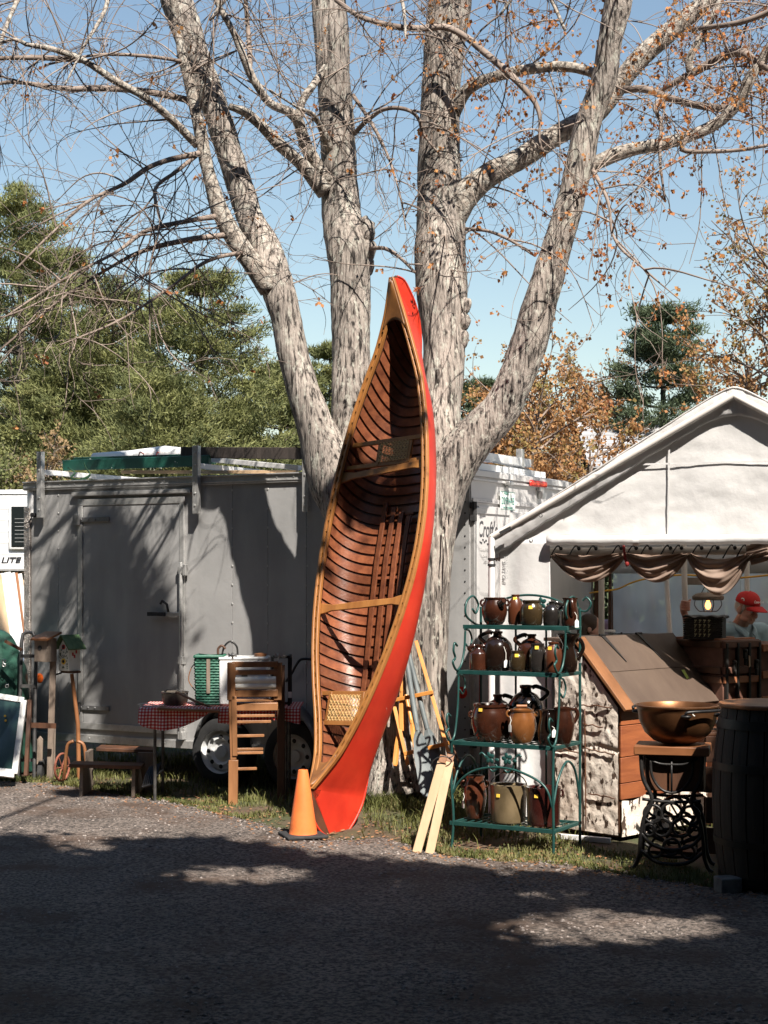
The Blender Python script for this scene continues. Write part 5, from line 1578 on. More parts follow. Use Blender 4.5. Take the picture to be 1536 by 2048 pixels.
# green wicker hamper
hm = thing('wicker_hamper', 'dark green wicker hamper standing on the gingham table', 'hamper', W(420, 1416, 13.25)); off = hm.location; off.z = tz + .006; hm.location = off
wick = mat('dark_green_wicker', (.015, .075, .05), (.03, .13, .085), 20, rough=.45)
mb = MB()
for j in range(17):
    z = .012 + j * .0225
    pts = []
    for k in range(41):
        t = k / 40 * 4; s, f = int(t) % 4, t - int(t)
        w, d = .10 + .01 * j / 17, .11
        cx_, cy_ = [(-w + 2 * w * f, -d), (w, -d + 2 * d * f), (w - 2 * w * f, d), (-w, d - 2 * d * f)][s]
        o_ = .006 * (1 if (k + j) % 2 else -1)
        pts.append((cx_ * (1 + o_ * 6), cy_ * (1 + o_ * 6), z))
    mb.tube(pts, .0115, 5, cap=False)
tag(mb.build('weave', wick, hm, smooth=180), kind='stuff')
MB().box((0, 0, .2), (.17, .19, .38)).build('lining', rubber, hm)
MB().tube([(-.11, -.12, .40), (.115, -.12, .40), (.115, .12, .40), (-.11, .12, .40), (-.11, -.12, .40)], .016, 8).build('rim', wick, hm, smooth=60)
MB().beam((-.0, -.125, .1), (0, -.125, .38), .03, .01).build('latch_strap', wood_grey, hm)
MB().tube([Vector(c) for c in catmull([(.10, 0, .41), (.12, 0, .48), (.17, 0, .52), (.22, 0, .48), (.23, 0, .41)], 6)], .008, 8).build('carry_handle', black_iron, hm, smooth=180)
MB().tube([Vector(c) for c in catmull([(.07, -.03, .41), (.07, -.02, .46), (.10, -.02, .485), (.13, -.02, .46)], 6)], .010, 8).build('brown_handle', wood_dark, hm, smooth=180)
MB().tube([Vector(c) for c in catmull([(-.12, -.05, .12), (-.17, -.05, .2), (-.15, -.05, .3), (-.10, -.05, .36)], 6)], .008, 8, flat=.5).build('side_strap', wood_mid, hm, smooth=180)
# white enamel box in a black frame
eb = thing('enamel_box', 'white enamel cooler box behind the wooden wringer', 'box', W(497, 1416, 13.25)); off = eb.location; off.z = tz + .006; eb.location = off
MB().box((-.03, 0, .19), (.40, .26, .37)).build('box', white_paint, eb, bevel=.012)
MB().box((-.03, 0, .385), (.41, .27, .025)).build('lid', white_paint, eb, bevel=.008)
MB().box((-.02, -.14, .25), (.05, .02, .09)).build('latch', potm, eb, bevel=.003)
MB().lathe([(0, 0), (.05, .0), (.055, .02), (.0, .03)], (.10, -.03, .40), 20).build('copper_cap', wood_mid, eb)
fr = thing('metal_stand', 'black square metal frame standing right of the white box', 'stand', W(560, 1416, 13.1)); off = fr.location; off.z = tz + .006; fr.location = off
mb = MB()
for a_, b_ in (((-.06, 0, 0), (-.06, 0, .40)), ((.075, 0, 0), (.075, 0, .40)), ((-.06, 0, .40), (.075, 0, .40)), ((-.06, 0, .02), (.075, 0, .02)), ((.075, .2, 0), (.075, .2, .40)), ((.075, 0, .4), (.075, .2, .4))):
    mb.beam(a_, b_, .022, .022)
mb.build('frame', black_iron, fr, bevel=.003)
MB().box((.082, -.012, .09), (.03, .004, .05)).build('price_card', tag_white, fr)
# grip handle on the trailer side by the canoe
a1_, z1_ = side(622, 1316); mb = MB()
pts = [TM @ Vector((side(x, y)[0], -.05 - k_, side(x, y)[1])) for x, y, k_ in ((630, 1318, 0), (612, 1318, .03), (604, 1330, .05), (596, 1345, .05), (582, 1362, .03))]
mb.tube([Vector(c) for c in catmull(pts, 4)], .011, 8); o = mb.build('grab_hook', black_iron, smooth=180); tag(o, 'bent black iron hook hanging on the trailer side left of the canoe', 'hook')

# wooden wringer stand
wr = thing('wringer_stand', 'tall wooden laundry wringer stand with rollers and rungs', 'laundry wringer', gnd(510, 1606)); off = wr.location
WD = gnd(468, 1611).y
oakm = mat('oiled_oak', (.19, .085, .035), (.30, .14, .06), 9, (1, 1, .15), rough=.45, bump=.1, vary=.15)
wx_ = lambda px, py, d=0: W(px, py, WD + d)
mb = MB(); mb.beam(wx_(466, 1610), wx_(467, 1520), .075, .045, (0, 1, 0)); mb.beam(wx_(467, 1520), wx_(463, 1375), .05, .04, (0, 1, 0)); mb.build('leg', oakm, wr, off=off, bevel=.004)
mb = MB(); mb.beam(wx_(562, 1598, .1), wx_(562, 1330, .1), .06, .045, (0, 1, 0)); mb.build('leg', wood_dark, wr, off=off, bevel=.004)
for px, dd in ((463, 0), (556, .05)):
    mb = MB(); mb.beam(wx_(px, 1400, dd), wx_(px, 1325, dd), .065, .06, (0, 1, 0)); mb.build('side_cheek', oakm, wr, off=off, bevel=.005)
    mb = MB(); p = wx_(px + 2, 1318, dd)
    mb.tube([p, p + Vector((0, 0, .05))], .008, 8); mb.ball(p + Vector((0, 0, .03)), (.014, .01, .016), 8, 6)
    for s in (-1, 1): mb.prism([p + Vector((s * .004, 0, .022)), p + Vector((s * .034, 0, .05)), p + Vector((s * .034, 0, .014))], (0, .006, 0))
    mb.build('wing_screw', alu, wr, off=off)
for py, h_, w_, m_ in ((1329, .045, .05, oakm), (1345, .04, .035, oakm), (1387, .06, .05, oakm), (1414, .065, .03, oakm)):
    mb = MB(); mb.beam(wx_(464, py, .01 + .01), wx_(556, py - 1, .03), h_, w_, (0, 1, 0)); mb.build('cross_rail', m_, wr, off=off, bevel=.006)
rol = mat('white_rubber_roller', (.72, .70, .64), (.78, .76, .70), 6, rough=.5)
for py, r_ in ((1361, .030), (1372, .026)):
    mb = MB(); mb.tube([wx_(470, py, 0), wx_(552, py - 1, .02)], r_, 18); mb.build('roller', rol, wr, off=off, smooth=50)
for py, xa, xb in ((1401, 466, 556), (1432, 462, 549), (1444, 462, 542), (1472, 470, 528), (1499, 464, 526), (1506, 464, 526), (1538, 470, 513)):
    mb = MB(); mb.beam(wx_(xa, py, -.01), wx_(xb, py - 1, .05), .022, .028, (0, 1, 0)); mb.build('rung', oakm, wr, off=off, bevel=.003)
MB().beam(wx_(470, 1512, -.02), wx_(468, 1392, -.02), .04, .02, (0, 1, 0)).build('folding_leg', oakm, wr, off=off, bevel=.003)
# ------------------------------------------------------------------ things between the canoe and the rack
oar_m = mat('weathered_grey_paint', (.07, .085, .09), (.14, .16, .16), 10, (1, 1, .2), rough=.6, bump=.1)
pad_m = mat('amber_varnished_paddle', (.50, .20, .045), (.62, .28, .07), 8, (1, 1, .2), rough=.4, bump=.05)
def oar(name, lab, top, neck, end, r, bw, m, cat='oar', nrm=(0.2, -1, .1), grip=False):
    root = thing(name, lab, cat, end, 0, None); off = root.location
    MB().tube([top, top.lerp(neck, .5), neck + (end - neck) * .1], [r, r * 1.08, r], 12).build('shaft', m, root, off=off, smooth=60)
    d = (end - neck); L = d.length; d.normalize(); n = Vector(nrm); n = (n - d * n.dot(d)).normalized(); s = d.cross(n)
    prof = [(0, .5 * r), (.08, .9 * r), (.2, bw * .36), (.42, bw * .48), (.75, bw * .5), (.93, bw * .47), (1.0, bw * .3)]
    mb = MB(); ring = []
    for t, w in prof:
        c = neck + d * (L * t); th = r * (1 - t) * .9 + .005
        for a, b in ((-w, 0), (0, -th), (w, 0), (0, th)): mb.v.append(tuple(c + s * a + n * b))
    for i in range(len(prof) - 1):
        for k in range(4): mb.f.append((i * 4 + k, i * 4 + (k + 1) % 4, i * 4 + 4 + (k + 1) % 4, i * 4 + 4 + k))
    e_ = (len(prof) - 1) * 4; mb.f.append(tuple(e_ + k for k in range(4)))
    mb.build('blade', m, root, off=off, smooth=50, bevel=.002, fix=True)
    if grip:
        MB().tube([top - s * .05, top + s * .05], .016, 10).build('grip', m, root, off=off)
    return root
oar('oar', 'dark grey oar leaning on the trunk, left of the two grey ones', W(812, 1312, 12.15), W(833, 1448, 11.85), W(858, 1594, 11.6), .019, .125, oar_m)
oar('oar', 'dark grey oar leaning on the trunk, right of the two grey ones', W(818, 1310, 12.2), W(851, 1447, 12.0), W(884, 1560, 11.85), .019, .11, oar_m)
oar('paddle', 'amber paddle hanging upright behind the grey oars', W(802, 1352, 12.15), W(803, 1375, 12.13), W(805, 1462, 12.05), .016, .05, pad_m, 'paddle')
oar('paddle', 'amber paddle with its blade down, leftmost at the tree foot', W(806, 1380, 12.18), W(797, 1462, 12.1), W(790, 1532, 12.0), .014, .045, pad_m, 'paddle')
oar('paddle', 'amber paddle slanting behind the left grey oar', W(812, 1390, 12.2), W(822, 1440, 12.1), W(838, 1512, 12.0), .014, .06, pad_m, 'paddle')
ez = thing('wooden_easel', 'thin amber wooden trestle frame leaning on the tree behind the oars', 'trestle', W(850, 1560, 12.0)); off = ez.location
for a, b in ((W(832, 1282, 12.2), W(913, 1560, 11.75)), (W(786, 1402, 12.15), W(816, 1530, 11.95))):
    MB().beam(b, a, .028, .022, (0, 1, 0)).build('leg', pad_m, ez, off=off, bevel=.003)
for a, b in ((W(780, 1402, 12.12), W(866, 1384, 12.0)), (W(808, 1508, 11.98), W(898, 1486, 11.88))):
    MB().beam(a, b, .022, .03, (0, 0, 1)).build('cross_bar', pad_m, ez, off=off, bevel=.003)
o = MB().tube([W(883, 1422, 12.1), W(902, 1480, 12.0), W(925, 1548, 11.9)], .008, 6).build('thin_rod', wood_dark, smooth=180); tag(o, 'thin dark rod leaning at the right of the amber trestle', 'rod')
for lab, t_, b_ in (('pale pine stake, left of the pair standing before the rack', W(884, 1524, 10.75), W(833, 1708, 10.57)), ('pale pine stake, right of the pair standing before the rack', W(899, 1522, 10.77), W(859, 1711, 10.53))):
    b_.z = gz(b_.x, b_.y) + .004
    st = thing('wooden_stake', lab, 'stake', b_, 0, 'pale stakes tied together'); off = st.location
    MB().beam(b_, t_, .060, .02, (0.15, 1, .2)).build('board', wood_pale, st, off=off, bevel=.003)
    d_ = (t_ - b_).normalized(); MB().beam(t_ - d_ * .008, t_ + d_ * .045, .05, .024, (0.15, 1, .2)).build('peg', wood_mid, st, off=off, bevel=.003)
o = MB().tube([Vector(c) for c in catmull([W(868, 1548, 10.7), W(862, 1535, 10.7), W(868, 1520, 10.7), W(884, 1513, 10.7), W(900, 1515, 10.7), W(908, 1508, 10.72), W(896, 1505, 10.75)], 6)], .004, 6).build('tie_wire', black_iron, smooth=180); tag(o, 'thin dark wire tying the tops of the two pale stakes', 'wire')

# ------------------------------------------------------------------ plant rack
PHI = R(30)
rFL = Vector((.46, 10.85, 0)); rw, rd = .75, .44
RM = Matrix.Translation(rFL) @ Matrix.Rotation(-PHI, 4, 'Z')
rack = thing('bakers_rack', 'green wrought iron shelf rack crowded with brown stoneware', 'shelf rack', M=RM)
rgreen = mat('dark_teal_rack_paint', (.011, .052, .047), (.02, .078, .07), 10, rough=.4, metal=.2, bump=.03)
Z4, Z3, Z2, Z1 = .162, .707, 1.18, 1.487
rod = .0085
def rtube(nm, pts, r=rod, sm=True, n=6):
    C = catmull(pts, n) if sm and len(pts) > 2 else pts
    return MB().tube([Vector(c) for c in C], r, 8).build(nm, rgreen, rack, smooth=60)
def scroll(c, r, a0, a1, turns_in, plane='x', n=22, r1=None):
    """Points of a spiral in a vertical plane: plane x -> along local x, y -> along local y."""
    out = []
    for k in range(n + 1):
        t = k / n; a = a0 + (a1 - a0) * t; rr = r * (1 - t) + (r1 if r1 is not None else r * .55) * t
        d, z = rr * math.cos(a), rr * math.sin(a)
        out.append(Vector((c[0] + (d if plane == 'x' else 0), c[1] + (d if plane == 'y' else 0), c[2] + z)))
    return out
# legs
for x in (0, rw):
    rtube('leg', [(x, 0, .01), (x + (.012 if x == 0 else -.0), 0, .2), (x - .004, 0, .45), (x, 0, Z3)], .010)
    MB().lathe([(.0, 0), (.022, 0), (.022, .012), (.0, .016)], (x, 0, .0), 14).build('foot', rgreen, rack)
    rtube('back_post', [(x, rd, .01), (x, rd, 1.62)], .010, sm=False)
for x in (.27, .5):
    rtube('back_rod', [(x, rd, Z4), (x, rd, 1.6)], .008, sm=False)
def shelf(nm, z, y0_, x0_=0.0, x1_=rw):
    f = MB(); f.box(((x0_ + x1_) / 2, y0_, z), (x1_ - x0_ + .03, .016, .028)); f.box(((x0_ + x1_) / 2, rd, z), (x1_ - x0_ + .02, .014, .02))
    for x in (x0_, x1_): f.box((x, (y0_ + rd) / 2, z - .001), (.014, rd - y0_, .022))
    s = f.build(nm, rgreen, rack, bevel=.002)
    m_ = MB()
    for k in range(13): m_.box((x0_ + (x1_ - x0_) * (k + .5) / 13, (y0_ + rd) / 2, z + .002), (.010, rd - y0_ - .016, .006))
    for k in range(3): m_.box(((x0_ + x1_) / 2, y0_ + (rd - y0_) * (k + 1) / 4, z - .005), (x1_ - x0_ - .02, .010, .006))
    tag(m_.build('shelf_wires', rgreen, s), kind='stuff')
shelf('shelf', Z4, 0.0); shelf('shelf', Z3, 0.0); shelf('shelf', Z2, .10); shelf('shelf', Z1, .20)
# arches below the lower shelf
rtube('front_arch', [(0, 0, .35), (.06, 0, .45), (.18, 0, .53), (.36, 0, .56), (.54, 0, .53), (.69, 0, .45), (rw, 0, .30)])
for x in (0, rw):
    rtube('side_arch', [(x, 0, .34), (x, .08, .5), (x, rd / 2, .60), (x, rd - .08, .52), (x, rd, .30)])
for cx_, s in ((.21, 1), (.52, -1)):
    rtube('scroll', [(cx_, -.0, .64)] + [(cx_ + s * a, 0, .62 - b) for a, b in ((.02, -.03), (.05, 0), (.06, .05), (.10, .09), (.13, .06), (.11, .03))], .006)
# side scrolls from each shelf to the next
for x in (0, rw):
    for (zl, yl, zu, yu) in ((Z3, .0, Z2, .10), (Z2, .10, Z1, .20)):
        h = zu - zl
        pts = scroll((x, yl - .035, zl + .12), .05, 2.6, -1.2, 0, 'y', 10) 
        pts = [(x, yl - .05, zl + .10), (x, yl - .075, zl + .15), (x, yl - .06, zl + .20), (x, yl - .02, zl + .18)][::-1] + [(x, yl - .085, zl + .07), (x, yl - .03, zl + .015), (x, yl + .04, zl + .05), (x, yl + .085, zl + h * .5), (x, yu - .02 + .02, zu - .03)]
        rtube('side_scroll', pts, .008)
        pts = [(x, yu - .01, zu - .02), (x, yu + .06, zu - .03), (x, yu + .10, zu - .09), (x, yu + .06, zu - .15), (x, yu + .01, zu - .12)]
        rtube('side_curl', pts, .007)
    pts = [(x, rd, Z1 + .0), (x, rd - .10, Z1 + .02), (x, .21, Z1 + .08), (x, .22, Z1 + .17), (x, .32, Z1 + .21), (x, .40, Z1 + .15), (x, .36, Z1 + .09), (x, .31, Z1 + .12)]
    rtube('top_scroll', pts, .008)
rtube('top_arch', [(-.0, rd, 1.60), (.06, rd, 1.61), (.2, rd, 1.68), (.37, rd, 1.705), (.55, rd, 1.68), (.70, rd, 1.61), (rw, rd, 1.60)], .008)
rtube('top_curl', [(rw, rd, 1.60), (rw + .05, rd, 1.60), (rw + .08, rd, 1.65), (rw + .05, rd, 1.69), (rw + .02, rd, 1.67)], .007)
rtube('top_bar', [(0, rd, 1.60), (rw, rd, 1.60)], .007, sm=False)
for cx_, cz_, yy in ((.29, 1.65, rd - .012), (.47, 1.65, rd - .012), (.29, .62, -.012), (.42, .62, -.012)):
    mb = MB()
    for k in range(5):
        a = .6 + k * 1.2; c_ = Vector((cx_ + .022 * math.cos(a), yy, cz_ + .022 * math.sin(a)))
        mb.ball(c_, (.020, .005, .015), 8, 6, Matrix.Rotation(-a, 3, 'Y'))
    mb.ball((cx_ + .055, yy, cz_ - .01), (.018, .005, .012), 8, 6)
    mb.build('leaf_ornament', rgreen, rack, smooth=60)

# ------------------------------------------------------------------ stoneware on the rack
def glaze(nm, a, b, r=.22):
    a = tuple(v * .36 for v in a); b = tuple(v * .44 for v in b)
    return mat(nm, a, b, 7, (1, 1, .6), rough=r, bump=.03, bscale=20, coat=.5, vary=.06)
g_brown = glaze('brown_glaze', (.050, .018, .011), (.115, .036, .018))
g_red = glaze('red_brown_glaze', (.13, .035, .016), (.20, .06, .026), .3)
g_black = glaze('black_brown_glaze', (.012, .008, .007), (.035, .018, .012), .14)
g_olive = glaze('olive_glaze', (.055, .036, .018), (.10, .065, .03))
g_amber = glaze('amber_glaze', (.34, .12, .034), (.50, .20, .065), .2)
g_grey = glaze('dark_slate_glaze', (.022, .019, .018), (.05, .042, .038))
g_crock = glaze('grey_olive_crock_glaze', (.26, .19, .10), (.38, .28, .155), .4)
def rackpos(px, z, dy):
    """A spot on a shelf: photo column px, at local depth dy."""
    m = (px - 768) / FPX
    # world = rFL + x*(c,-s) + dy*(s,c)
    c_, s_ = math.cos(PHI), math.sin(PHI)
    bx_, by_ = rFL.x + dy * s_, rFL.y + dy * c_
    x = (m * by_ - bx_) / (c_ + m * s_)
    return Vector((bx_ + x * c_, by_ - x * s_, z))
def pot(name, lab, px, z, dy, prof, hpx, wpx, m, parts=(), cat='jug', rot=0.0):
    p = rackpos(px, z, dy)
    s = FPX / p.y
    H_, R_ = hpx / s, wpx / 2 / s
    root = thing(name, lab, cat, p, rot, 'stoneware on the rack')
    pr = [(max(0.0001, r) * R_, zz * H_) for r, zz in prof]
    # wall thickness at the mouth
    rt, zt_ = pr[-1]
    pr += [(rt * .86, zt_ * .992), (rt * .80, zt_ * .93), (.0001, zt_ * .90)]
    C = [pr[0]]
    body = [(0.0001, 0)] + pr
    MB().lathe(body, (0, 0, 0), 30).build('body', m, root, smooth=48)
    for kind, *a in parts:
        if kind == 'handle':        # angle, z0, z1, r0, r1, out
            an, z0_, z1_, r0_, r1_, out = a
            d = Vector((math.cos(an), math.sin(an), 0))
            pts = [d * r0_ * R_ + Vector((0, 0, z0_ * H_)), d * (r0_ + out * .8) * R_ + Vector((0, 0, (z0_ + (z0_ - z1_) * .10) * H_)), d * (max(r0_, r1_) + out) * R_ + Vector((0, 0, (z0_ * .62 + z1_ * .38) * H_)), d * r1_ * R_ * .97 + Vector((0, 0, z1_ * H_))]
            MB().tube([Vector(c) for c in catmull(pts, 7)], .011, 8, flat=1.3).build('handle', m, root, smooth=180)
        elif kind == 'lug':
            an, z0_, r_ = a
            d = Vector((math.cos(an), math.sin(an), 0)); c_ = d * r_ * R_ + Vector((0, 0, z0_ * H_)); t_ = Vector((0, 0, 1))
            MB().tube([c_ + d * .022 * math.sin(k * math.pi / 8) + t_ * .022 * math.cos(k * math.pi / 8) for k in range(9)], .008, 8).build('lug_handle', m, root, smooth=180)
        elif kind == 'spout':
            an, z0_, r_, L_ = a
            d = Vector((math.cos(an), math.sin(an), .45)).normalized(); c_ = Vector((math.cos(an), math.sin(an), 0)) * r_ * R_ + Vector((0, 0, z0_ * H_))
            mb = MB(); mb.tube([c_ - d * .01, c_ + d * L_], [.028, .021], 16, cap=False); mb.tube([c_ + d * L_, c_ + d * (L_ - .02)], [.016, .016], 16); mb.build('spout', m, root, smooth=60)
        elif kind == 'sticker':
            an, z0_, r_ = a
            d = Vector((math.cos(an), math.sin(an), 0)); c_ = d * (r_ * R_ + .002) + Vector((0, 0, z0_ * H_))
            MB().box(c_, (.004, .026, .022), Matrix.Rotation(an, 3, 'Z') @ Matrix.Rotation(R(-8), 3, 'Y')).build('price_sticker', tag_yellow, root)
        elif kind == 'tag':
            an, z0_, r_, L_ = a
            d = Vector((math.cos(an), math.sin(an), 0)); c_ = d * (r_ * R_ + .01) + Vector((0, 0, z0_ * H_)); e_ = c_ + d * .012 + Vector((.01, 0, -L_))
            t_ = MB().tube([c_, c_.lerp(e_, .5) + Vector((.008, 0, 0)), e_], .002, 5).build('tag_string', string_m, root)
            mb = MB(); R3 = Matrix.Rotation(an, 3, 'Z'); q_ = [R3 @ Vector(v) for v in ((0, -.014, -.052), (0, .014, -.052), (0, .014, -.012), (0, .006, 0), (0, -.006, 0), (0, -.014, -.012))]
            mb.prism([e_ + v for v in q_], R3 @ Vector((.002, 0, 0))); mb.build('price_tag', a[3] and tag_white, t_)
        elif kind == 'bail':
            z0_, r_, hh = a
            pts = [Vector((r_ * R_ * math.cos(t), -.0 + .02 * math.sin(t), z0_ * H_ + hh * math.sin(t))) for t in np.linspace(0, math.pi, 16)]
            b_ = MB().tube(pts, .004, 6).build('wire_bail', black_iron, root, smooth=180)
            MB().tube([Vector((-.035, .02, z0_ * H_ + hh)), Vector((.035, .02, z0_ * H_ + hh))], .011, 10).build('wooden_grip', wood_mid, b_, smooth=60)
        elif kind == 'lip':
            an, z0_, r_ = a
            d = Vector((math.cos(an), math.sin(an), 0)); MB().ball(d * r_ * R_ + Vector((0, 0, z0_ * H_)), (.026, .018, .022), 12, 8, Matrix.Rotation(an, 3, 'Z')).build('pouring_lip', m, root, smooth=180)
    return root
FR = -1.75          # direction towards the camera
P_round = [(.62, 0), (.80, .12), (.97, .38), (1.0, .55), (.93, .75), (.78, .88), (.76, .92), (.82, .95), (.82, 1.0)]
P_wide = [(.70, 0), (.86, .15), (1.0, .45), (1.0, .62), (.93, .80), (.84, .88), (.84, .91), (.90, .93), (.90, 1.0)]
P_jar = [(.86, 0), (.96, .08), (1.0, .35), (.99, .62), (.90, .78), (.74, .86), (.74, .89), (.80, .92), (.80, 1.0)]
P_bottle = [(.88, 0), (1.0, .10), (1.0, .55), (.88, .74), (.56, .87), (.46, .92), (.56, .95), (.56, 1.0)]
P_jug = [(.92, 0), (1.0, .10), (1.0, .50), (.90, .68), (.60, .82), (.30, .88), (.27, .93), (.34, .955), (.34, 1.0)]
P_can = [(.98, 0), (1.0, .06), (1.0, .62), (.88, .70), (.42, .80), (.34, .88), (.42, .92), (.40, 1.0)]
P_crock = [(.90, 0), (.93, .06), (.96, .5), (.98, .85), (1.0, .9), (1.0, 1.0)]
P_pitch = [(.86, 0), (.95, .08), (.98, .3), (.92, .55), (.76, .78), (.78, .92), (.90, 1.0)]
P_flare = [(.62, 0), (.74, .08), (.80, .28), (.70, .48), (.52, .64), (.50, .72), (.70, .84), (1.0, .98), (1.0, 1.0)]
zA = Z1 + .016; yA = .30
pot('spouted_pot', 'brown two-lugged pot with a short pouring tube, left end of the top shelf', 989, zA, yA, P_round, 54, 52, g_brown, [('spout', FR + .65, .78, .86, .05), ('lug', math.pi + .2, .80, .86), ('lug', .1, .80, .86)], 'pot')
pot('stoneware_bottle', 'slim red brown bottle jar behind the olive jar on the top shelf', 1031, zA, yA + .05, P_bottle, 60, 30, g_red, [('sticker', FR, .86, .55)], 'bottle')
pot('stoneware_jar', 'olive wide-mouthed jar with a yellow sticker, middle of the top shelf', 1063, zA, yA - .02, P_jar, 50, 46, g_olive, [('sticker', FR, .72, .92)], 'jar')
pot('handled_jug', 'small dark slate jug with ring handle on the top shelf', 1103, zA, yA, P_jug, 48, 34, g_grey, [('handle', .1, .92, .66, .34, .8, .45)])
pot('stoneware_pitcher', 'tall glossy brown pitcher with white tag, right end of the top shelf', 1140, zA, yA - .02, P_pitch, 56, 36, g_brown, [('handle', FR + .25, .86, .35, .75, .93, .35), ('tag', FR + .5, .5, 1.0, .05)], 'pitcher')
zB = Z2 + .016
pot('handled_jug', 'small straight brown jug at the left end of the second shelf', 957, zB, .19, P_can, 50, 36, g_brown, [('handle', math.pi, .92, .74, .38, .8, .25), ('handle', 0.0, .92, .74, .38, .8, .2)])
pot('handled_jug', 'large dark round jug with loop handle and tag on the second shelf', 995, zB, .27, P_jug, 76, 62, g_black, [('handle', math.pi - .2, .95, .70, .32, .84, .30), ('tag', FR + .5, .62, .95, .09)])
pot('stoneware_jar', 'short dark jar with a yellow sticker at the front of the second shelf', 1035, zB, .19, P_jar, 40, 32, g_olive, [('sticker', FR, .78, .92)], 'jar')
pot('handled_jug', 'round red brown jug with dark shoulder behind the short jar on the second shelf', 1063, zB, .31, P_jug, 72, 58, g_brown, [('handle', math.pi - .2, .95, .70, .32, .84, .30)])
pot('stoneware_jar', 'dark slate jar with yellow sticker left of the red vase on the second shelf', 1075, zB, .20, P_jar, 56, 34, g_grey, [('sticker', FR, .86, .9)], 'jar')
pot('stoneware_vase', 'plain red brown vase with a yellow sticker on the second shelf', 1107, zB, .19, P_bottle, 60, 38, g_red, [('sticker', FR - .4, .80, .82)], 'vase')
pot('flared_pitcher', 'black flared-mouth pitcher with big handle, right end of the second shelf', 1137, zB, .27, P_flare, 76, 46, g_black, [('handle', .3, .80, .30, .62, .84, .55), ('tag', .6, .5, .9, .02)], 'pitcher')
zC = Z3 + .016
pot('stoneware_crock', 'big round brown pot with rim at the left of the third shelf', 980, zC, .16, P_wide, 72, 74, g_brown, [('sticker', FR - .45, .86, .94), ('lug', .15, .80, .92), ('lug', math.pi, .7, .96)], 'crock')
pot('handled_jug', 'dark jug standing behind the big round pot on the third shelf', 996, zC, .33, P_jug, 86, 60, g_brown, [('handle', 0.2, .95, .75, .32, .84, .3)])
pot('bail_jug', 'amber glazed jug with wire bail and pouring lip on the third shelf', 1044, zC, .12, P_round, 66, 58, g_amber, [('bail', .86, .80, .05), ('lip', .25, .84, .92), ('lug', math.pi, .86, .84), ('tag', math.pi + .55, .8, .92, .05)], 'jug')
pot('handled_jug', 'tall black jug with high loop handle behind the amber jug', 1052, zC, .32, P_jug, 108, 76, g_black, [('handle', .1, .95, .72, .32, .84, .34), ('tag', .3, .62, .9, .04)])
pot('stoneware_pitcher', 'straight black pitcher with white tag on the third shelf', 1097, zC, .12, P_pitch, 68, 44, g_black, [('handle', FR + .1, .85, .4, .8, .95, .2), ('tag', FR + .35, .55, 1.05, .02)], 'pitcher')
pot('handled_jug', 'glossy brown jug with ear handle, right end of the third shelf', 1126, zC, .2, P_round, 72, 46, g_brown, [('handle', .2, .92, .55, .8, .98, .35)])
zD = Z4 + .016
pot('handled_jug', 'dark red jug standing at the left of the bottom shelf', 950, zD, .2, P_round, 84, 46, g_red, [('lug', math.pi, .8, .9), ('lug', .0, .8, .9), ('tag', math.pi + .4, .6, 1.0, .05)])
pot('stoneware_crock', 'grey olive crock with wire bail in the middle of the bottom shelf', 1017, zD, .17, P_crock, 74, 74, g_crock, [('sticker', FR - .5, .74, .97), ('bail', .92, 1.0, .10), ('lug', .1, .85, .98)], 'crock')
pot('stoneware_crock', 'maroon straight-sided crock at the right of the bottom shelf', 1087, zD, .15, P_crock, 76, 70, glaze('maroon_glaze', (.055, .012, .010), (.10, .022, .016)), [('sticker', FR - .35, .80, .97), ('lug', .2, .82, .98)], 'crock')
# ------------------------------------------------------------------ white canopy tent
PSI = R(18)
TX = Vector((math.cos(PSI), -math.sin(PSI), 0)); TY = Vector((math.sin(PSI), math.cos(PSI), 0)); TP = Vector((.832, 11.75, 0))
TTM = Matrix(((TX.x, TY.x, 0, TP.x), (TX.y, TY.y, 0, TP.y), (0, 0, 1, 0), (0, 0, 0, 1)))
def tl(px, py, dy=0.0):
    """Tent-local point at photo pixel, on the plane local y = dy."""
    m = (px - 768) / FPX
    bx_, by_ = TP.x + dy * TY.x, TP.y + dy * TY.y
    x = (m * by_ - bx_) / (TX.x - m * TX.y)
    D = by_ + x * TX.y
    return Vector((x, dy, EYE - (py - 1148) / FPX * D))
tent = thing('canopy_tent', 'white canvas canopy tent with rolled front curtain and peaked roof', 'tent', M=TTM)
def canvas_mat(name, c1, c2, transl):
    return mat(name, c1, c2, 3, rough=.6, bump=.25, bscale=7, transl=transl, bdist=.03, macro=(1.6, (1, 1, 1), .9))
canvas = canvas_mat('white_tent_canvas', (.73, .72, .71), (.79, .78, .77), .30)
wall_c = canvas_mat('white_tent_wall', (.66, .65, .64), (.72, .71, .70), .40)
XW, XP, ZE, ZP, LY = 3.43, 1.714, 2.12, 3.13, 3.6
def roofz(x):
    t = abs(x - XP) / XP
    return ZP - (ZP - ZE) * (math.sqrt(t * t + .0014) - .0374) / (math.sqrt(1.0014) - .0374)
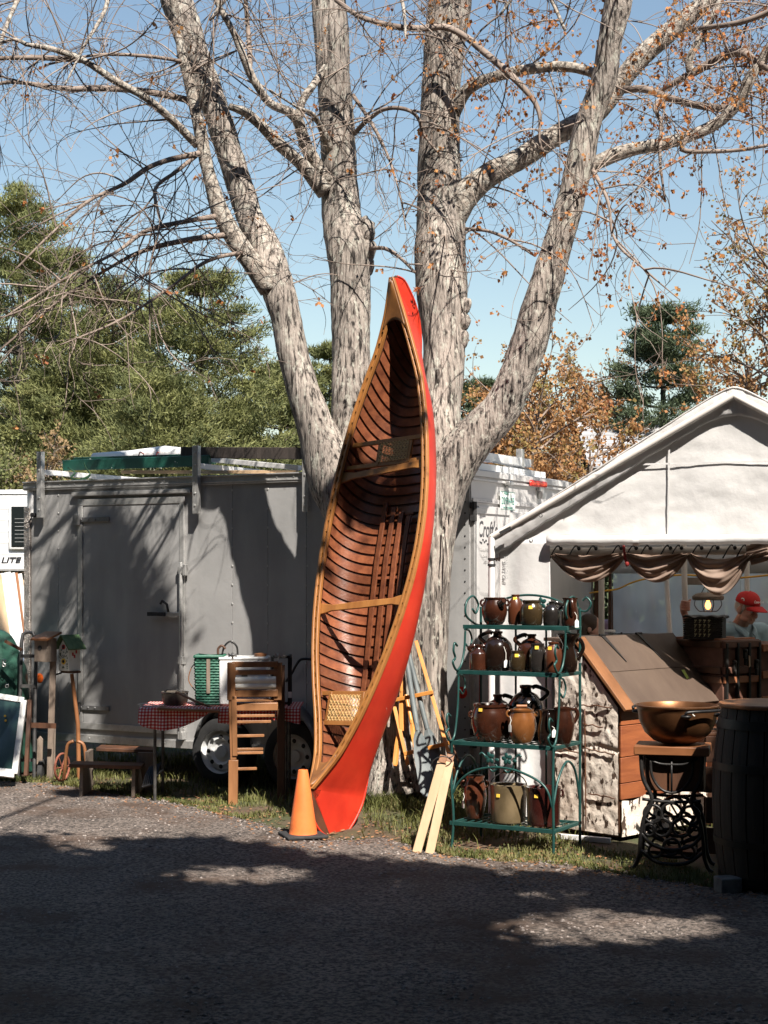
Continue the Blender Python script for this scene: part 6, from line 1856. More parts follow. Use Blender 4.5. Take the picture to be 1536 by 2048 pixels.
# roof cover, its front edge wrapped round the frame
mb = MB(); NU = 90
def rf(u, v):
    x = .0 + (XW + .05) * u
    y = -.09 + (LY + .15) * v
    z = roofz(x) + .02 - .03 * math.sin(v * math.pi * 3) ** 2 * (1 - abs(2 * u - 1))
    return (x, y, z)
mb.grid(rf, NU, 14)
mb.build('roof_cover', canvas_mat('white_roof_canvas', (.80, .77, .74), (.86, .835, .81), .5), tent, smooth=60, solid=.006)
mb = MB()
def band(u, v):
    x = -.01 + (XW + .07) * u
    sag = .010 * noise.noise((x * 7, v * 1.5, 1)) + .004 * noise.noise((x * 22, v * 2, 2))
    pk = math.exp(-((x - XP) / .16) ** 2)
    w = .155 + .045 * pk + .014 * noise.noise((x * 4, 0, 3)) + .006 * noise.noise((x * 15, 0, 4))
    a = v * 1.0
    z = roofz(x) + .026 - w * a
    y = -.075 - .014 * math.sin(math.pi * min(1, a * 1.1)) ** .5 + sag + .02 * a + (.006 * math.sin(x * 95) * pk * math.sin(math.pi * v))
    return (x, y, z)
mb.grid(band, 220, 8); mb.build('roof_edge_hem', canvas, tent, smooth=60, solid=.005)
# elastic gather at the left eave
mb = MB()
def eave(u, v):
    a = v * math.pi * .62
    r = .075 + .006 * math.sin(u * 60)
    return (.01 - r * math.sin(a) * .3 , -.10 + .5 * u, ZE + .03 - .20 * v + .008 * math.sin(u * 45))
mb.grid(eave, 40, 8); mb.build('eave_hem', canvas, tent, smooth=60, solid=.005)
# gable
ZG = 2.08
x_op = tl(1101, 1086).x
mb = MB()
def gab(u, v):
    x = .02 + (XW - .04) * u
    zt_ = roofz(x) - .04; zb_ = ZG + .01
    z = zb_ + (zt_ - zb_) * v
    y = .014 * noise.noise((x * 2.2, z * 3.2, 0)) + .013 * abs(noise.noise((x * 3 + z * 2, z * 4 - x, 2))) + .008 * abs(noise.noise((x * 9, z * 9, 2)))
    return (x, -.02 + y, z)
mb.grid(gab, 110, 40); mb.build('gable_panel', canvas, tent, smooth=60, solid=.004)
for (x0_, z0_, x1_, z1_) in ((XP - .72, 2.63, XP + .72, 2.635), (1.25, 2.12, 1.26, 2.76), (2.2, 2.12, 2.19, 2.76)):
    MB().beam((x0_, -.034, z0_), (x1_, -.034, z1_), .012, .003, (0, 1, 0)).build('canvas_seam', canvas, tent)
mb = MB()
pts = [(x_op - .01 + (XW - x_op) * t, -.075 + .006 * math.sin(t * 19), ZG + .012 + .006 * noise.noise((t * 12, 0, 0))) for t in np.linspace(0, 1, 60)]
mb.tube(pts, [.036 + .003 * math.sin(k * 1.7) for k in range(60)], 14); mb.build('gable_hem_roll', canvas, tent, smooth=180)
MB().tube([(tl(1276, 1080).x - .02, -.075, ZG + .012), (tl(1276, 1080).x + .02, -.075, ZG + .013)], .043, 14).build('hem_clip', white_plastic, tent, smooth=60)
# front strip left of the opening
mb = MB()
def strip(u, v):
    z = .0 + 2.10 * v
    x1_ = x_op + .05 * math.sin((1 - v) * 2.2) * (1 - v)
    x = .02 + (x1_ - .02) * u
    y = -.02 + .02 * math.sin(u * 9 + 3 * (1 - v)) * (1.2 - v) + .015 * noise.noise((x * 5, z * 2, 5))
    return (x, y, z)
mb.grid(strip, 36, 60); mb.build('front_panel', canvas, tent, smooth=60, solid=.004)
# frame poles
pole_m = mat('off_white_pole', (.62, .58, .53), (.70, .66, .61), 6, rough=.35, bump=.02)
def pole(p, q_, r=.022, m=pole_m): return MB().tube([p, q_], r, 14).build('pole', m, tent, smooth=60)
pole((-.02, -.09, 0), (-.02, -.09, ZE), .024, white_paint)
pole((-.02, -.09, ZE), (XP, -.10, ZP - .04), .022); pole((XW, -.10, ZE), (XP, -.10, ZP - .04), .022)
pole((0.02, LY, 0), (.02, LY, ZE)); pole((XW, LY, 0), (XW, LY, ZE)); pole((XW, -.05, 0), (XW, -.05, ZE))
pole((0, .0, ZE), (0, LY, ZE)); pole((XW, 0, ZE), (XW, LY, ZE)); pole((XP, -.05, ZP - .05), (XP, LY, ZP - .05))
for y in (1.2, 2.4, LY):
    pole((0, y, ZE), (XP, y, ZP - .05)); pole((XW, y, ZE), (XP, y, ZP - .05))
pole((x_op - .02, .10, 2.01), (XW, .10, 2.025), .030)
for px, d_, r_ in ((1203, 1.4, .024), (1332, 1.9, .020), (1494, 2.3, .022)):
    a = tl(px, 1150, d_); e_ = tl(px + (4 if px == 1332 else 0), 1278, d_)
    pole((a.x + (e_.x - a.x) * 7, d_, 0), (a.x - (e_.x - a.x) * 1.2, d_, 2.2), r_, white_paint if px == 1332 else pole_m)
a = tl(1369, 1150, 1.3); e_ = tl(1373, 1262, 1.3)
pole((e_.x + .03, 1.3, 0), (a.x - .01, 1.3, 2.2), .023)
# straps on the left pole
for py in (1118, 1130):
    p = tl(993, py, -.12); mb = MB(); mb.lathe([(.027, -.008), (.029, -.008), (.029, .008), (.027, .008)], (-.02, -.09, p.z), 16, cap=False); mb.build('strap', rubber, tent)
mb = MB(); mb.box((.25 - .22, -.125, tl(993, 1112).z), (.02, .012, .03)); mb.build('strap_tab', rubber, tent)
mb = MB(); p = tl(1012, 1068, -.10); mb.box((.10, -.16, tl(1025, 1062).z), (.09, .02, .022), Matrix.Rotation(R(-26), 3, 'Y')); mb.build('vent_slot', rubber, tent)
mb = MB(); p = tl(1082, 1031, -.13); mb.tube([p + Vector((.012 * math.cos(t), -.01, .012 * math.sin(t))) for t in np.linspace(0, 6.283, 13)], .003, 6, cap=False); mb.build('grommet', black_iron, tent)
p = tl(1001, 1135, -.05)
text('marker_writing', 'EMO TAVIS', .042, Matrix.Translation((.075, -.036, p.z)) @ FM @ Matrix.Rotation(R(90), 4, 'Z'), mat('grey_marker', (.36, .36, .36), rough=.8), tent, sx=.8)
# bungee cords round the horizontal bar
for px in (1112, 1148, 1182, 1232, 1262, 1290, 1330, 1352, 1392, 1424, 1458, 1484, 1500):
    x = tl(px, 1100, .1).x
    mb = MB(); pts = [(x - .012 + .035 * math.sin(t) * .4 + t * .012, .10 - .034 * math.cos(t) - .02, 2.008 + .048 * math.sin(t)) for t in np.linspace(-1.2, 3.6, 14)]
    mb.tube(pts, .0055, 6); c_ = mb.build('bungee_cord', rubber, tent, smooth=180)
    MB().ball((x + .045, .055, 2.035), .014, 10, 8).build('ball', rubber, c_, smooth=180)
# rolled mesh curtain in swags
mesh_m = mat('brown_mesh_curtain', (.36, .26, .20), (.48, .36, .29), 5, rough=.75, transl=.5, bump=.15)
ties = [x_op + .01, tl(1250, 1100).x, tl(1376, 1100).x, tl(1500, 1100).x]
deep = [.165, .165, .225]
for i in range(3):
    mb = MB(); xa, xb, dp = ties[i], ties[i + 1], deep[i]
    def sw(u, v, xa=xa, xb=xb, dp=dp, i=i):
        s = 4 * u * (1 - u)
        k = (math.sin(math.pi * u) ** .8)
        top = 2.005 - .05 * s * (.4 + .6 * (i == 2))
        z = top - (.03 + dp * k) * v
        skew = .10 * (u - .5) * 0
        fold = .013 * math.sin(v * 15 + 6 * u + 2 * noise.noise((u * 4, i, 0))) * (.35 + .65 * k) + .006 * math.sin(v * 33 + 14 * u)
        return (xa + (xb - xa) * u + .02 * math.sin(v * 6) * (1 - s), .035 + fold - .03 * k * math.sin(v * 3.1), z)
    mb.grid(sw, 40, 34); mb.build('curtain_swag', mesh_m, tent, smooth=180, solid=.003)
mb = MB(); x = ties[1]; mb.tube([Vector(c) for c in catmull([(x - .01, .0, 2.05), (x, -.02, 2.0), (x + .005, -.02, 1.96), (x + .015, -.02, 1.93)], 4)], .010, 8); mb.ball((x + .018, -.02, 1.925), (.016, .014, .022)); mb.build('curtain_tie', mat('dark_red_ribbon', (.22, .015, .012), rough=.7), tent, smooth=180)
x = ties[3]; mb = MB()
for k in range(10): mb.tube([(x + .03 * math.sin(k * 2.1), .05, 1.93 + .012 * k), (x + .18, .05 + .02 * math.sin(k), 1.98 + .014 * k)], .022, 6)
mb.build('bunched_curtain', mesh_m, tent, smooth=180)
# inside walls
mb = MB(); mb.grid(lambda u, v: (.03 + .03 * math.sin(u * 17) * (1 - v), .02 + (LY - .04) * u, 2.1 * v), 60, 12); mb.build('side_wall', wall_c, tent, smooth=60, solid=.004)
xr = tl(1186, 1200, LY).x
mb = MB(); mb.grid(lambda u, v: (.03 + (xr - .03) * u, LY - .02 + .02 * math.sin(u * 21) * (1.1 - v), 2.1 * v), 40, 12); mb.build('back_wall', wall_c, tent, smooth=60, solid=.004)
zw = tl(1250, 1147, LY).z
mb = MB(); mb.grid(lambda u, v: (xr + .002 + (XW - xr) * u, LY - .02 + .01 * math.sin(u * 30), zw + (2.9 - zw) * v * min(1, 1.0) if False else zw + (roofz(xr + (XW - xr) * u) - zw) * v), 40, 8); mb.build('back_valance', wall_c, tent, smooth=60, solid=.004)
mb = MB(); mb.box((xr + .05, LY - .0, .93), (.07, .06, 1.86)); mb.build('door_post', wood_dark, tent, bevel=.004)
mb = MB(); mb.box((xr + .16, LY + .02, .93), (.03, .04, 1.86)); mb.build('door_post', wood_dark, tent, bevel=.004)
pl = bpy.data.materials.new('clear_plastic_sheet'); pl.use_nodes = True
nt = pl.node_tree; nt.nodes.clear()
out = nt.nodes.new('ShaderNodeOutputMaterial'); tr = nt.nodes.new('ShaderNodeBsdfTransparent'); tr.inputs[0].default_value = (.82, .85, .86, 1)
df = nt.nodes.new('ShaderNodeBsdfDiffuse'); df.inputs[0].default_value = (.78, .75, .70, 1)
tl_ = nt.nodes.new('ShaderNodeBsdfTranslucent'); tl_.inputs[0].default_value = (.86, .82, .76, 1)
gl = nt.nodes.new('ShaderNodeBsdfGlossy'); gl.inputs['Roughness'].default_value = .18
m1 = nt.nodes.new('ShaderNodeMixShader'); m2 = nt.nodes.new('ShaderNodeMixShader'); m3 = nt.nodes.new('ShaderNodeMixShader')
nz_ = nt.nodes.new('ShaderNodeTexNoise'); nz_.inputs['Scale'].default_value = 2.2; tcn = nt.nodes.new('ShaderNodeTexCoord'); nt.links.new(tcn.outputs['Object'], nz_.inputs['Vector'])
mr = nt.nodes.new('ShaderNodeMapRange'); mr.inputs[1].default_value = .38; mr.inputs[2].default_value = .68; mr.inputs[3].default_value = .70; mr.inputs[4].default_value = .95; nt.links.new(nz_.outputs[0], mr.inputs[0])
m1.inputs[0].default_value = .8; nt.links.new(df.outputs[0], m1.inputs[1]); nt.links.new(tl_.outputs[0], m1.inputs[2])
nt.links.new(mr.outputs[0], m2.inputs[0]); nt.links.new(tr.outputs[0], m2.inputs[1]); nt.links.new(m1.outputs[0], m2.inputs[2])
m3.inputs[0].default_value = .06; nt.links.new(m2.outputs[0], m3.inputs[1]); nt.links.new(gl.outputs[0], m3.inputs[2]); nt.links.new(m3.outputs[0], out.inputs[0])
edges = [xr + .19, tl(1336, 1200, LY).x, tl(1415, 1200, LY).x + .3, XW]
for a, b in zip(edges[:-1], edges[1:]):
    mb = MB(); mb.grid(lambda u, v, a=a, b=b: (a + (b - a) * u, LY + .012 * math.sin(u * 14 + v * 3), .02 + (zw - .02) * v), 24, 10); mb.build('clear_sheet', pl, tent, smooth=180)
a, b = tl(1372, 1155, LY - .15), tl(1456, 1170, LY - .15)
MB().box(((a.x + b.x) / 2, LY - .15, (a.z + b.z) / 2), (b.x - a.x, .04, a.z - b.z)).build('wooden_cross_beam', wood_grey, tent, bevel=.003)
# yellow extension cord
pts = [W(1180, 1186, 13.9), W(1205, 1182, 13.7), W(1235, 1178, 13.6), W(1262, 1166, 13.4), W(1290, 1158, 13.3), W(1330, 1152, 13.2), W(1375, 1150, 13.1), W(1410, 1153, 13.0), W(1450, 1157, 12.9), W(1500, 1154, 12.7), W(1560, 1148, 12.5)]
o = MB().tube([Vector(c) for c in catmull(pts, 5)], .0075, 8).build('extension_cord', mat('yellow_cord', (.75, .40, .03), rough=.5), smooth=180); tag(o, 'yellow extension cord strung through the tent', 'cord')

# cage lamp
lp = W(1416, 1193, 12.9)
lamp = thing('hanging_lamp', 'hanging wire cage lamp with a round wooden top and lit bulb', 'lamp', lp); off = lp
MB().lathe([(.0, .035), (.05, .033), (.10, .022), (.128, .0), (.126, -.022), (.115, -.03), (.0, -.03)], (0, 0, 0), 32).build('lamp_top', wood_grey, lamp, smooth=50)
mb = MB()
for k in range(8):
    a = k * math.pi / 4 + .2
    pts = [Vector((.11 * math.cos(a), .11 * math.sin(a), -.03)), Vector((.115 * math.cos(a), .115 * math.sin(a), -.07)), Vector((.08 * math.cos(a), .08 * math.sin(a), -.115)), Vector((.045 * math.cos(a), .045 * math.sin(a), -.12))]
    mb.tube([Vector(c) for c in catmull(pts, 4)], .0035, 5)
mb.tube([Vector((.045 * math.cos(t), .045 * math.sin(t), -.12)) for t in np.linspace(0, 6.283, 20)], .0035, 5, cap=False)
mb.build('wire_cage', steel_dark, lamp, smooth=180)
for a in (.3, 2.4, 4.5):
    MB().tube([(.06 * math.cos(a), .06 * math.sin(a), .03), (0, 0, .125)], .0035, 5).build('chain', steel_dark, lamp)
MB().tube([(0, 0, .125), (0, 0, .20)], .005, 6).build('hook', steel_dark, lamp)
MB().lathe([(.0, -.105), (.014, -.10), (.024, -.08), (.022, -.06), (.012, -.04), (.012, -.03), (0, -.03)], (0, 0, 0), 16).build('bulb', emit('amber_bulb_glow', (1.0, .33, .06), 4.0), lamp, smooth=180)

# display table with a white cloth inside the tent
dt_ = thing('display_table', 'long white covered table inside the tent behind the slant-lid bin', 'table', W(1265, 1285, 13.2)); off = dt_.location
a, b = W(1160, 1283, 13.3), W(1348, 1281, 12.9)
MB().beam(Vector((a.x, a.y, a.z - .02)), Vector((b.x, b.y, b.z - .02)), .03, .7, TY).build('tabletop', white_paint, dt_, off=off, bevel=.004)
for p in (a, b):
    for s in (-.28, .28):
        q_ = p + TY * s + (Vector((.08, 0, 0)) if p is a else Vector((-.08, 0, 0))); MB().tube([Vector((q_.x, q_.y, 0)), Vector((q_.x, q_.y, q_.z - .04))], .016, 8).build('leg', steel_dark, dt_, off=off)
jr = thing('glass_jar', 'small clear jar with a lid on the white covered table', 'jar', W(1218, 1279, 13.2)); 
jg = mat('jar_glass', (.5, .55, .55), rough=.08, alpha=.35)
MB().lathe([(.0, 0), (.055, 0), (.06, .01), (.06, .055), (.05, .065)], (0, 0, 0), 20).build('jar_body', jg, jr); MB().lathe([(.052, .065), (.052, .08), (.0, .082)], (0, 0, 0), 20).build('lid', white_plastic, jr)
o = MB().lathe([(.0, 0), (.02, 0), (.022, .03), (.008, .045), (.008, .06), (0, .06)], W(1243, 1279, 13.2), 12).build('small_bottle', wood_dark, smooth=40); tag(o, 'tiny dark bottle right of the clear jar', 'bottle')

# ------------------------------------------------------------------ slant-lid bin covered in birch bark
birch = mat('birch_bark_sheet', (.62, .52, .43), (.80, .72, .63), 4, rough=.8, bump=.5, bscale=16, c3=(.055, .032, .02), s3=13, lo3=.555, hi3=.595, st3=(1.5, 1.5, .8), detail=9)
hC = Vector((1.625, 11.05, 0))
HXv = Vector((.707, .707, 0)); HYv = Vector((-.707, .707, 0))
HM = Matrix(((HXv.x, HYv.x, 0, hC.x), (HXv.y, HYv.y, 0, hC.y), (0, 0, 1, 0), (0, 0, 0, 1)))
bin_ = thing('slant_lid_bin', 'tall birch-bark sided bin with a dark slanting lid, right of the rack', 'bin', M=HM)
BW, BDp, z0_, zf, ztp = 1.15, .56, .06, .935, 1.37
prof = [(0, z0_), (0, zf), (.40, ztp), (BDp, ztp), (BDp, z0_)]
mb = MB(); mb.prism([(0.005, y, z) for y, z in prof], (BW - .01, 0, 0)); mb.build('carcass', wood_dark, bin_, fix=True)
# bark sheets, nailed in uneven patches
mb = MB()
def bk_(u, v):
    y = .002 + (BDp - .004) * u
    top = zf + (ztp - zf) * min(1, y / .40) - .012
    z = .045 + (top - .045) * v
    return (-.012 + .010 * noise.noise((y * 7, z * 5, 1)) + .006 * noise.noise((y * 22, z * 17, 3)) + (.012 if abs(z - .62 - .03 * math.sin(y * 9)) < .012 else 0), y, z)
mb.grid(bk_, 44, 80); s_o = mb.build('bark_side', birch, bin_, smooth=50)
for (y0b, z0b, y1b, z1b) in ((.02, .60, .30, .625), (.33, .59, .60, .62), (.05, .93, .35, .925), (.12, .78, .30, .80), (.02, .30, .25, .31), (.27, .06, .28, .9)):
    mb = MB(); n_ = 10; pts = []
    for k in range(n_ + 1):
        t = k / n_; pts.append((-.026, y0b + (y1b - y0b) * t, z0b + (z1b - z0b) * t + .014 * noise.noise((t * 5, y0b * 9, z0b * 7))))
    mb.tube(pts, .005, 5); mb.build('bark_edge_curl', wood_dark, bin_, smooth=180)
# front boards
for (a, b) in ((.29, .40), (.405, .58), (.585, .80), (.805, .925)):
    MB().box((BW / 2, -.008, (a + b) / 2), (BW, .016, b - a)).build('front_board', wood_red, bin_, bevel=.003)
mb = MB(); mb.grid(lambda u, v: (.0 + (BW) * u, -.022 + .008 * noise.noise((u * 9, v * 4, 2)), .035 + (.285 + .03 * noise.noise((u * 6, 0, 4)) - .035) * v), 40, 10); mb.build('bark_skirt', birch, bin_, smooth=50)
# lid of two boards with a lighter cleat
nl = Vector((0, -(ztp - zf), .40)).normalized()
lid_m = mat('dark_brown_lid_paint', (.065, .042, .030), (.098, .067, .048), 4, (1, .4, .4), rough=.6, bump=.12, c3=(.05, .035, .027), s3=30, lo3=.7, hi3=.74)
p0, p1 = Vector((0, -.055, zf - .04)), Vector((0, .40, ztp + .012))
dl_ = (p1 - p0)
def lidpt(x, t): return Vector((x, p0.y + dl_.y * t, p0.z + dl_.z * t)) + nl * .012
for (t0, t1) in ((0.0, .50), (.505, 1.0)):
    mb = MB(); mb.prism([lidpt(.10, t0), lidpt(BW + .03, t0), lidpt(BW + .03, t1), lidpt(.10, t1)], nl * .022); mb.build('lid_board', lid_m, bin_, bevel=.002, fix=True)
mb = MB(); mb.prism([lidpt(-.03, 0), lidpt(.097, 0), lidpt(.097, 1), lidpt(-.03, 1)], nl * .022); mb.build('lid_cleat', wood_mid, bin_, bevel=.002, fix=True)
mb = MB(); mb.box((BW / 2, .52, ztp + .012), (BW + .06, .26, .024)); mb.build('top_board', lid_m, bin_, bevel=.003)
for x in (.30, .74):
    mb = MB(); e = lidpt(x, 1.0) + nl * .024
    mb.prism([e + Vector((-.022, 0, 0)), e + Vector((.022, 0, 0)), lidpt(x + .05, .62) + nl * .024 + Vector((.006, 0, 0)), lidpt(x + .05, .62) + nl * .024], nl * .005); mb.tube([e + Vector((-.035, 0, .004)), e + Vector((.035, 0, .004))], .010, 8)
    mb.prism([e + Vector((-.01, .0, .0)), e + Vector((.01, .0, 0)), e + Vector((-.18, .14, .0)), e + Vector((-.185, .13, 0))], (0, 0, .005)); mb.build('strap_hinge', black_iron, bin_, fix=True)
mb = MB(); c_ = lidpt(.93, .33) + nl * .026; mb.prism([c_ + Vector((-.022, 0, 0)) , c_ + Vector((.012, 0, 0)), c_ + Vector((.035, .06, .06)), c_ + Vector((.0, .06, .06))], nl * .003); mb.build('price_tag', mat('lime_tag', (.62, .72, .16), rough=.8), bin_)
mb = MB(); mb.box((BW / 2, .3, .045), (BW - .1, .5, .05)); mb.build('base_frame', wood_dark, bin_)
o = MB().beam(Vector((1.20, 11.15, .025)), Vector((1.55, 10.95, .025)), .03, .035, (0, 0, 1)).build('white_strip', white_paint, bevel=.003); tag(o, 'white painted strip lying in the grass below the bark bin', 'strip')

# ------------------------------------------------------------------ treadle stand with copper kettle
sC0 = W(1346, 1505, 10.05); sz = hz(1496, 9.85)
sw_ = thing('treadle_stand', 'cast iron sewing treadle base with a thick wooden top', 'stand', (sC0.x, 10.05, 0)); 
SR = Matrix.Rotation(R(-14), 3, 'Z')
stop = mat('oiled_table_board', (.17, .065, .025), (.27, .11, .045), 6, (.2, 1, 1), rough=.4, bump=.08)
MB().box((0, 0, sz - .025), (.46, .34, .055), SR).build('top_board', stop, sw_, bevel=.006)
MB().box((.02, .02, sz - .17), (.36, .26, .22), SR).build('skirt_shade_box', wood_dark, sw_, bevel=.005)  # one dark box for the cabinet skirt and the shade on the bin front
for s in (-1, 1):
    ys = .135 * s
    def L(x, z): return SR @ Vector((x, ys, z))
    mb = MB(); tb = lambda pts, r=.011: mb.tube([Vector(c) for c in catmull(pts, 6)], r, 8)
    zz = sz - .05
    for m_ in (-1, 1):
        tb([L(m_ * .19, zz), L(m_ * .175, zz - .15), L(m_ * .12, zz - .28), L(m_ * .17, zz - .40), L(m_ * .19, zz - .52), L(m_ * .20, .10), L(m_ * .225, .03), L(m_ * .25, .012)], .013)
    tb([L(-.13, zz - .03), L(-.12, zz - .13), L(-.07, zz - .21), L(0, zz - .235), L(.07, zz - .21), L(.12, zz - .13), L(.13, zz - .03)], .009)
    tb([L(-.16, zz - .02), L(-.08, zz - .055), L(0, zz - .06), L(.08, zz - .055), L(.16, zz - .02)], .008)
    mb.tube([L(0, zz - .02), L(0, zz - .24)], .007, 8)
    def ring(cx_, cz_, r, t=.009): mb.tube([L(cx_ + r * math.cos(a), cz_ + r * math.sin(a)) for a in np.linspace(0, 6.283, 26)], t, 8, cap=False)
    ring(-.115, zz - .37, .055); ring(.115, zz - .37, .055); ring(0, zz - .36, .062); ring(-.06, zz - .45, .055); ring(.06, zz - .45, .055)
    ring(-.135, zz - .47, .035); ring(.135, zz - .47, .035); ring(0, .16, .05); ring(-.10, .13, .04); ring(.10, .13, .04)
    tb([L(-.19, .24), L(-.12, .17), L(0, .14), L(.12, .17), L(.19, .24)], .012)
    tb([L(-.19, .13), L(-.10, .065), L(0, .05), L(.10, .065), L(.19, .13)], .012)
    tb([L(-.18, zz - .28), L(-.06, zz - .29), L(.06, zz - .29), L(.18, zz - .28)], .010)
    mb.build('iron_side', black_iron, sw_, smooth=180)
mb = MB(); mb.lathe([(.115, -.012), (.135, -.012), (.135, .012), (.115, .012), (.115, -.012)], SR @ Vector((.03, .0, .33)), 32, RX); wh = mb.build('flywheel', black_iron, sw_)
for k in range(6):
    a = k * 1.047; c_ = SR @ Vector((.03, 0, .33)); MB().tube([c_, c_ + Vector((.12 * math.cos(a), 0, .12 * math.sin(a)))], .007, 6).build('spoke', black_iron, wh)
MB().box((0, -.02, .12), (.28, .20, .015), SR).build('treadle', black_iron, sw_)
MB().tube([SR @ Vector((-.2, 0, .10)), SR @ Vector((.2, 0, .10))], .012, 8).build('axle_rod', black_iron, sw_)
copper = mat('tarnished_copper', (.12, .05, .021), (.23, .105, .046), 3, rough=.33, metal=.75, bump=.05, bscale=18, c3=(.10, .05, .025), s3=2.5, lo3=.5, hi3=.7, rough2=.45)
kt = thing('copper_kettle', 'large round copper kettle with iron handles on the treadle stand', 'kettle', (W(1355, 0, 10.05).x, 10.05, sz + .004))
MB().lathe([(.0001, 0), (.09, .003), (.15, .025), (.205, .075), (.238, .145), (.247, .205), (.255, .236), (.262, .238), (.263, .246), (.25, .249), (.243, .24), (.235, .205), (.225, .145), (.19, .08), (.14, .035), (.0001, .015)], (0, 0, 0), 56).build('bowl', copper, kt, smooth=60)
for a in (-1.05, 2.1):
    mb = MB(); d = Vector((math.cos(a), math.sin(a), 0)); t_ = Vector((-math.sin(a), math.cos(a), 0))
    pts = [d * .25 - t_ * .15 + Vector((0, 0, .21)), d * .262 - t_ * .14 + Vector((0, 0, .222)), d * .285 - t_ * .08 + Vector((0, 0, .226)), d * .29 + Vector((0, 0, .226)), d * .285 + t_ * .08 + Vector((0, 0, .226)), d * .262 + t_ * .14 + Vector((0, 0, .222)), d * .25 + t_ * .15 + Vector((0, 0, .21))]
    mb.tube([Vector(c) for c in catmull(pts, 5)], .009, 8)
    h_ = mb.build('handle', black_iron, kt, smooth=180)
    for s in (-1, 1): MB().ball(d * .235 + t_ * .13 * s + Vector((0, 0, .195)), (.035, .035, .014), 12, 8).build('handle_lug', black_iron, h_, smooth=180)
MB().tube([Vector((.02, -.29, .228)), Vector((.05, -.295, .20))], .004, 6).build('white_tie', string_m, kt)
# barrel
bc = Vector((W(1552, 0, 9.5).x, 9.5, 0))
bar = thing('wooden_barrel', 'dark wooden barrel with a board lid at the right edge', 'barrel', bc)
stave_m = mat('black_barrel_wood', (.010, .009, .008), (.024, .019, .016), 6, (4, 4, .4), rough=.7, bump=.2, vary=.2)
hoop_m = mat('dark_barrel_hoop', (.014, .015, .016), (.03, .03, .03), 9, rough=.5, metal=.5)
def bR(z): return .315 + .055 * (1 - ((z - .53) / .53) ** 2)
NSt = 22
for k in range(NSt):
    a0, a1 = 2 * math.pi * k / NSt + .012, 2 * math.pi * (k + 1) / NSt - .012
    mb = MB()
    zs_ = np.linspace(.02, 1.06, 9)
    for z in zs_:
        for a, rr in ((a0, 0), ((a0 + a1) / 2, .004), (a1, 0), (a1, -.025), (a0, -.025)):
            r = bR(z) + rr; mb.v.append((r * math.cos(a), r * math.sin(a), z))
    for i in range(8):
        for j in range(5): mb.f.append((i * 5 + j, i * 5 + (j + 1) % 5, i * 5 + 5 + (j + 1) % 5, i * 5 + 5 + j))
    mb.f.append((4, 3, 2, 1, 0)); mb.f.append(tuple(40 + j for j in range(5)))
    mb.build('stave', stave_m, bar, smooth=50, fix=True)
for z, h_ in ((.06, .05), (.28, .04), (.72, .045), (.97, .055)):
    MB().lathe([(bR(z - h_ / 2) + .005, z - h_ / 2), (bR(z - h_ / 2) + .009, z - h_ / 2), (bR(z + h_ / 2) + .009, z + h_ / 2), (bR(z + h_ / 2) + .005, z + h_ / 2)], (0, 0, 0), 48, cap=False).build('hoop', hoop_m, bar, smooth=50)
MB().lathe([(0, 1.0), (.30, 1.0), (.30, 1.03), (0, 1.03)], (0, 0, 0), 36).build('barrel_head', stave_m, bar)
o = thing('round_board', 'round tan board lying on top of the dark barrel', 'board', bc + Vector((0, 0, 1.062)))
MB().lathe([(.0001, 0), (.33, 0), (.335, .006), (.335, .02), (.33, .026), (.0001, .028)], (0, 0, 0), 44).build('disc', wood_mid, o, bevel=.002)
o = MB().box(Vector((W(1452, 0, 9.35).x, 9.3, .045)), (.13, .12, .09), Matrix.Rotation(R(12), 3, 'Z')).build('stone_block', mat('grey_block', (.10, .10, .10), (.18, .18, .17), 12, rough=.9, bump=.3), bevel=.008); tag(o, 'small grey block on the ground against the barrel foot', 'block')
# skillet and crate behind the kettle
ct = thing('wooden_crate', 'dark wooden crate between the bin and barrel, carrying a black pan', 'crate', W(1462, 1600, 10.7)); ct.location.z = 0
for k in range(4):
    MB().box((0, -.2, .10 + k * .2), (.42, .02, .17)).build('plank', wood_dark, ct, bevel=.003)
    MB().box((-.21, 0, .10 + k * .2), (.02, .38, .17)).build('plank', wood_dark, ct, bevel=.003)
    MB().box((.21, 0, .10 + k * .2), (.02, .38, .17)).build('plank', wood_dark, ct, bevel=.003)
MB().box((0, 0, .80), (.44, .42, .02)).build('lid', wood_dark, ct, bevel=.003)
pn = thing('black_pan', 'black iron pan with long handle behind the copper kettle', 'pan', Vector((W(1478, 0, 10.65).x, 10.65, .812)))
MB().lathe([(.0001, 0), (.14, 0), (.165, .055), (.16, .058), (.135, .01), (.0001, .008)], (0, 0, 0), 32).build('pan', black_iron, pn, smooth=50)
MB().beam((-.15, -.03, .05), (-.36, -.08, .065), .03, .012, (0, 0, 1)).build('handle', black_iron, pn, bevel=.003)

# ------------------------------------------------------------------ trunks and wicker basket
tk_m = mat('trunk_brown_canvas', (.10, .045, .03), (.16, .075, .05), 8, rough=.65, bump=.1)
slat_m = mat('trunk_slat_wood', (.26, .10, .045), (.36, .15, .07), 8, (1, 1, 1), rough=.5, bump=.08, vary=.1)
ktC = W(1446, 1420, 11.75)
TKX = Vector((.80, .60, 0)); TKY = Vector((-.60, .80, 0))
KM = Matrix(((TKX.x, TKY.x, 0, ktC.x), (TKX.y, TKY.y, 0, ktC.y), (0, 0, 1, .84), (0, 0, 0, 1)))
tr_ = thing('steamer_trunk', 'old slatted steamer trunk with straps and locks beside the man', 'trunk', M=KM)
tw_, td_, th_, tlid = .27, .56, .52, .27
tw_ = .40
MB().box((tw_ / 2, td_ / 2, tlid / 2), (tw_, td_, tlid)).build('body', tk_m, tr_, bevel=.006)
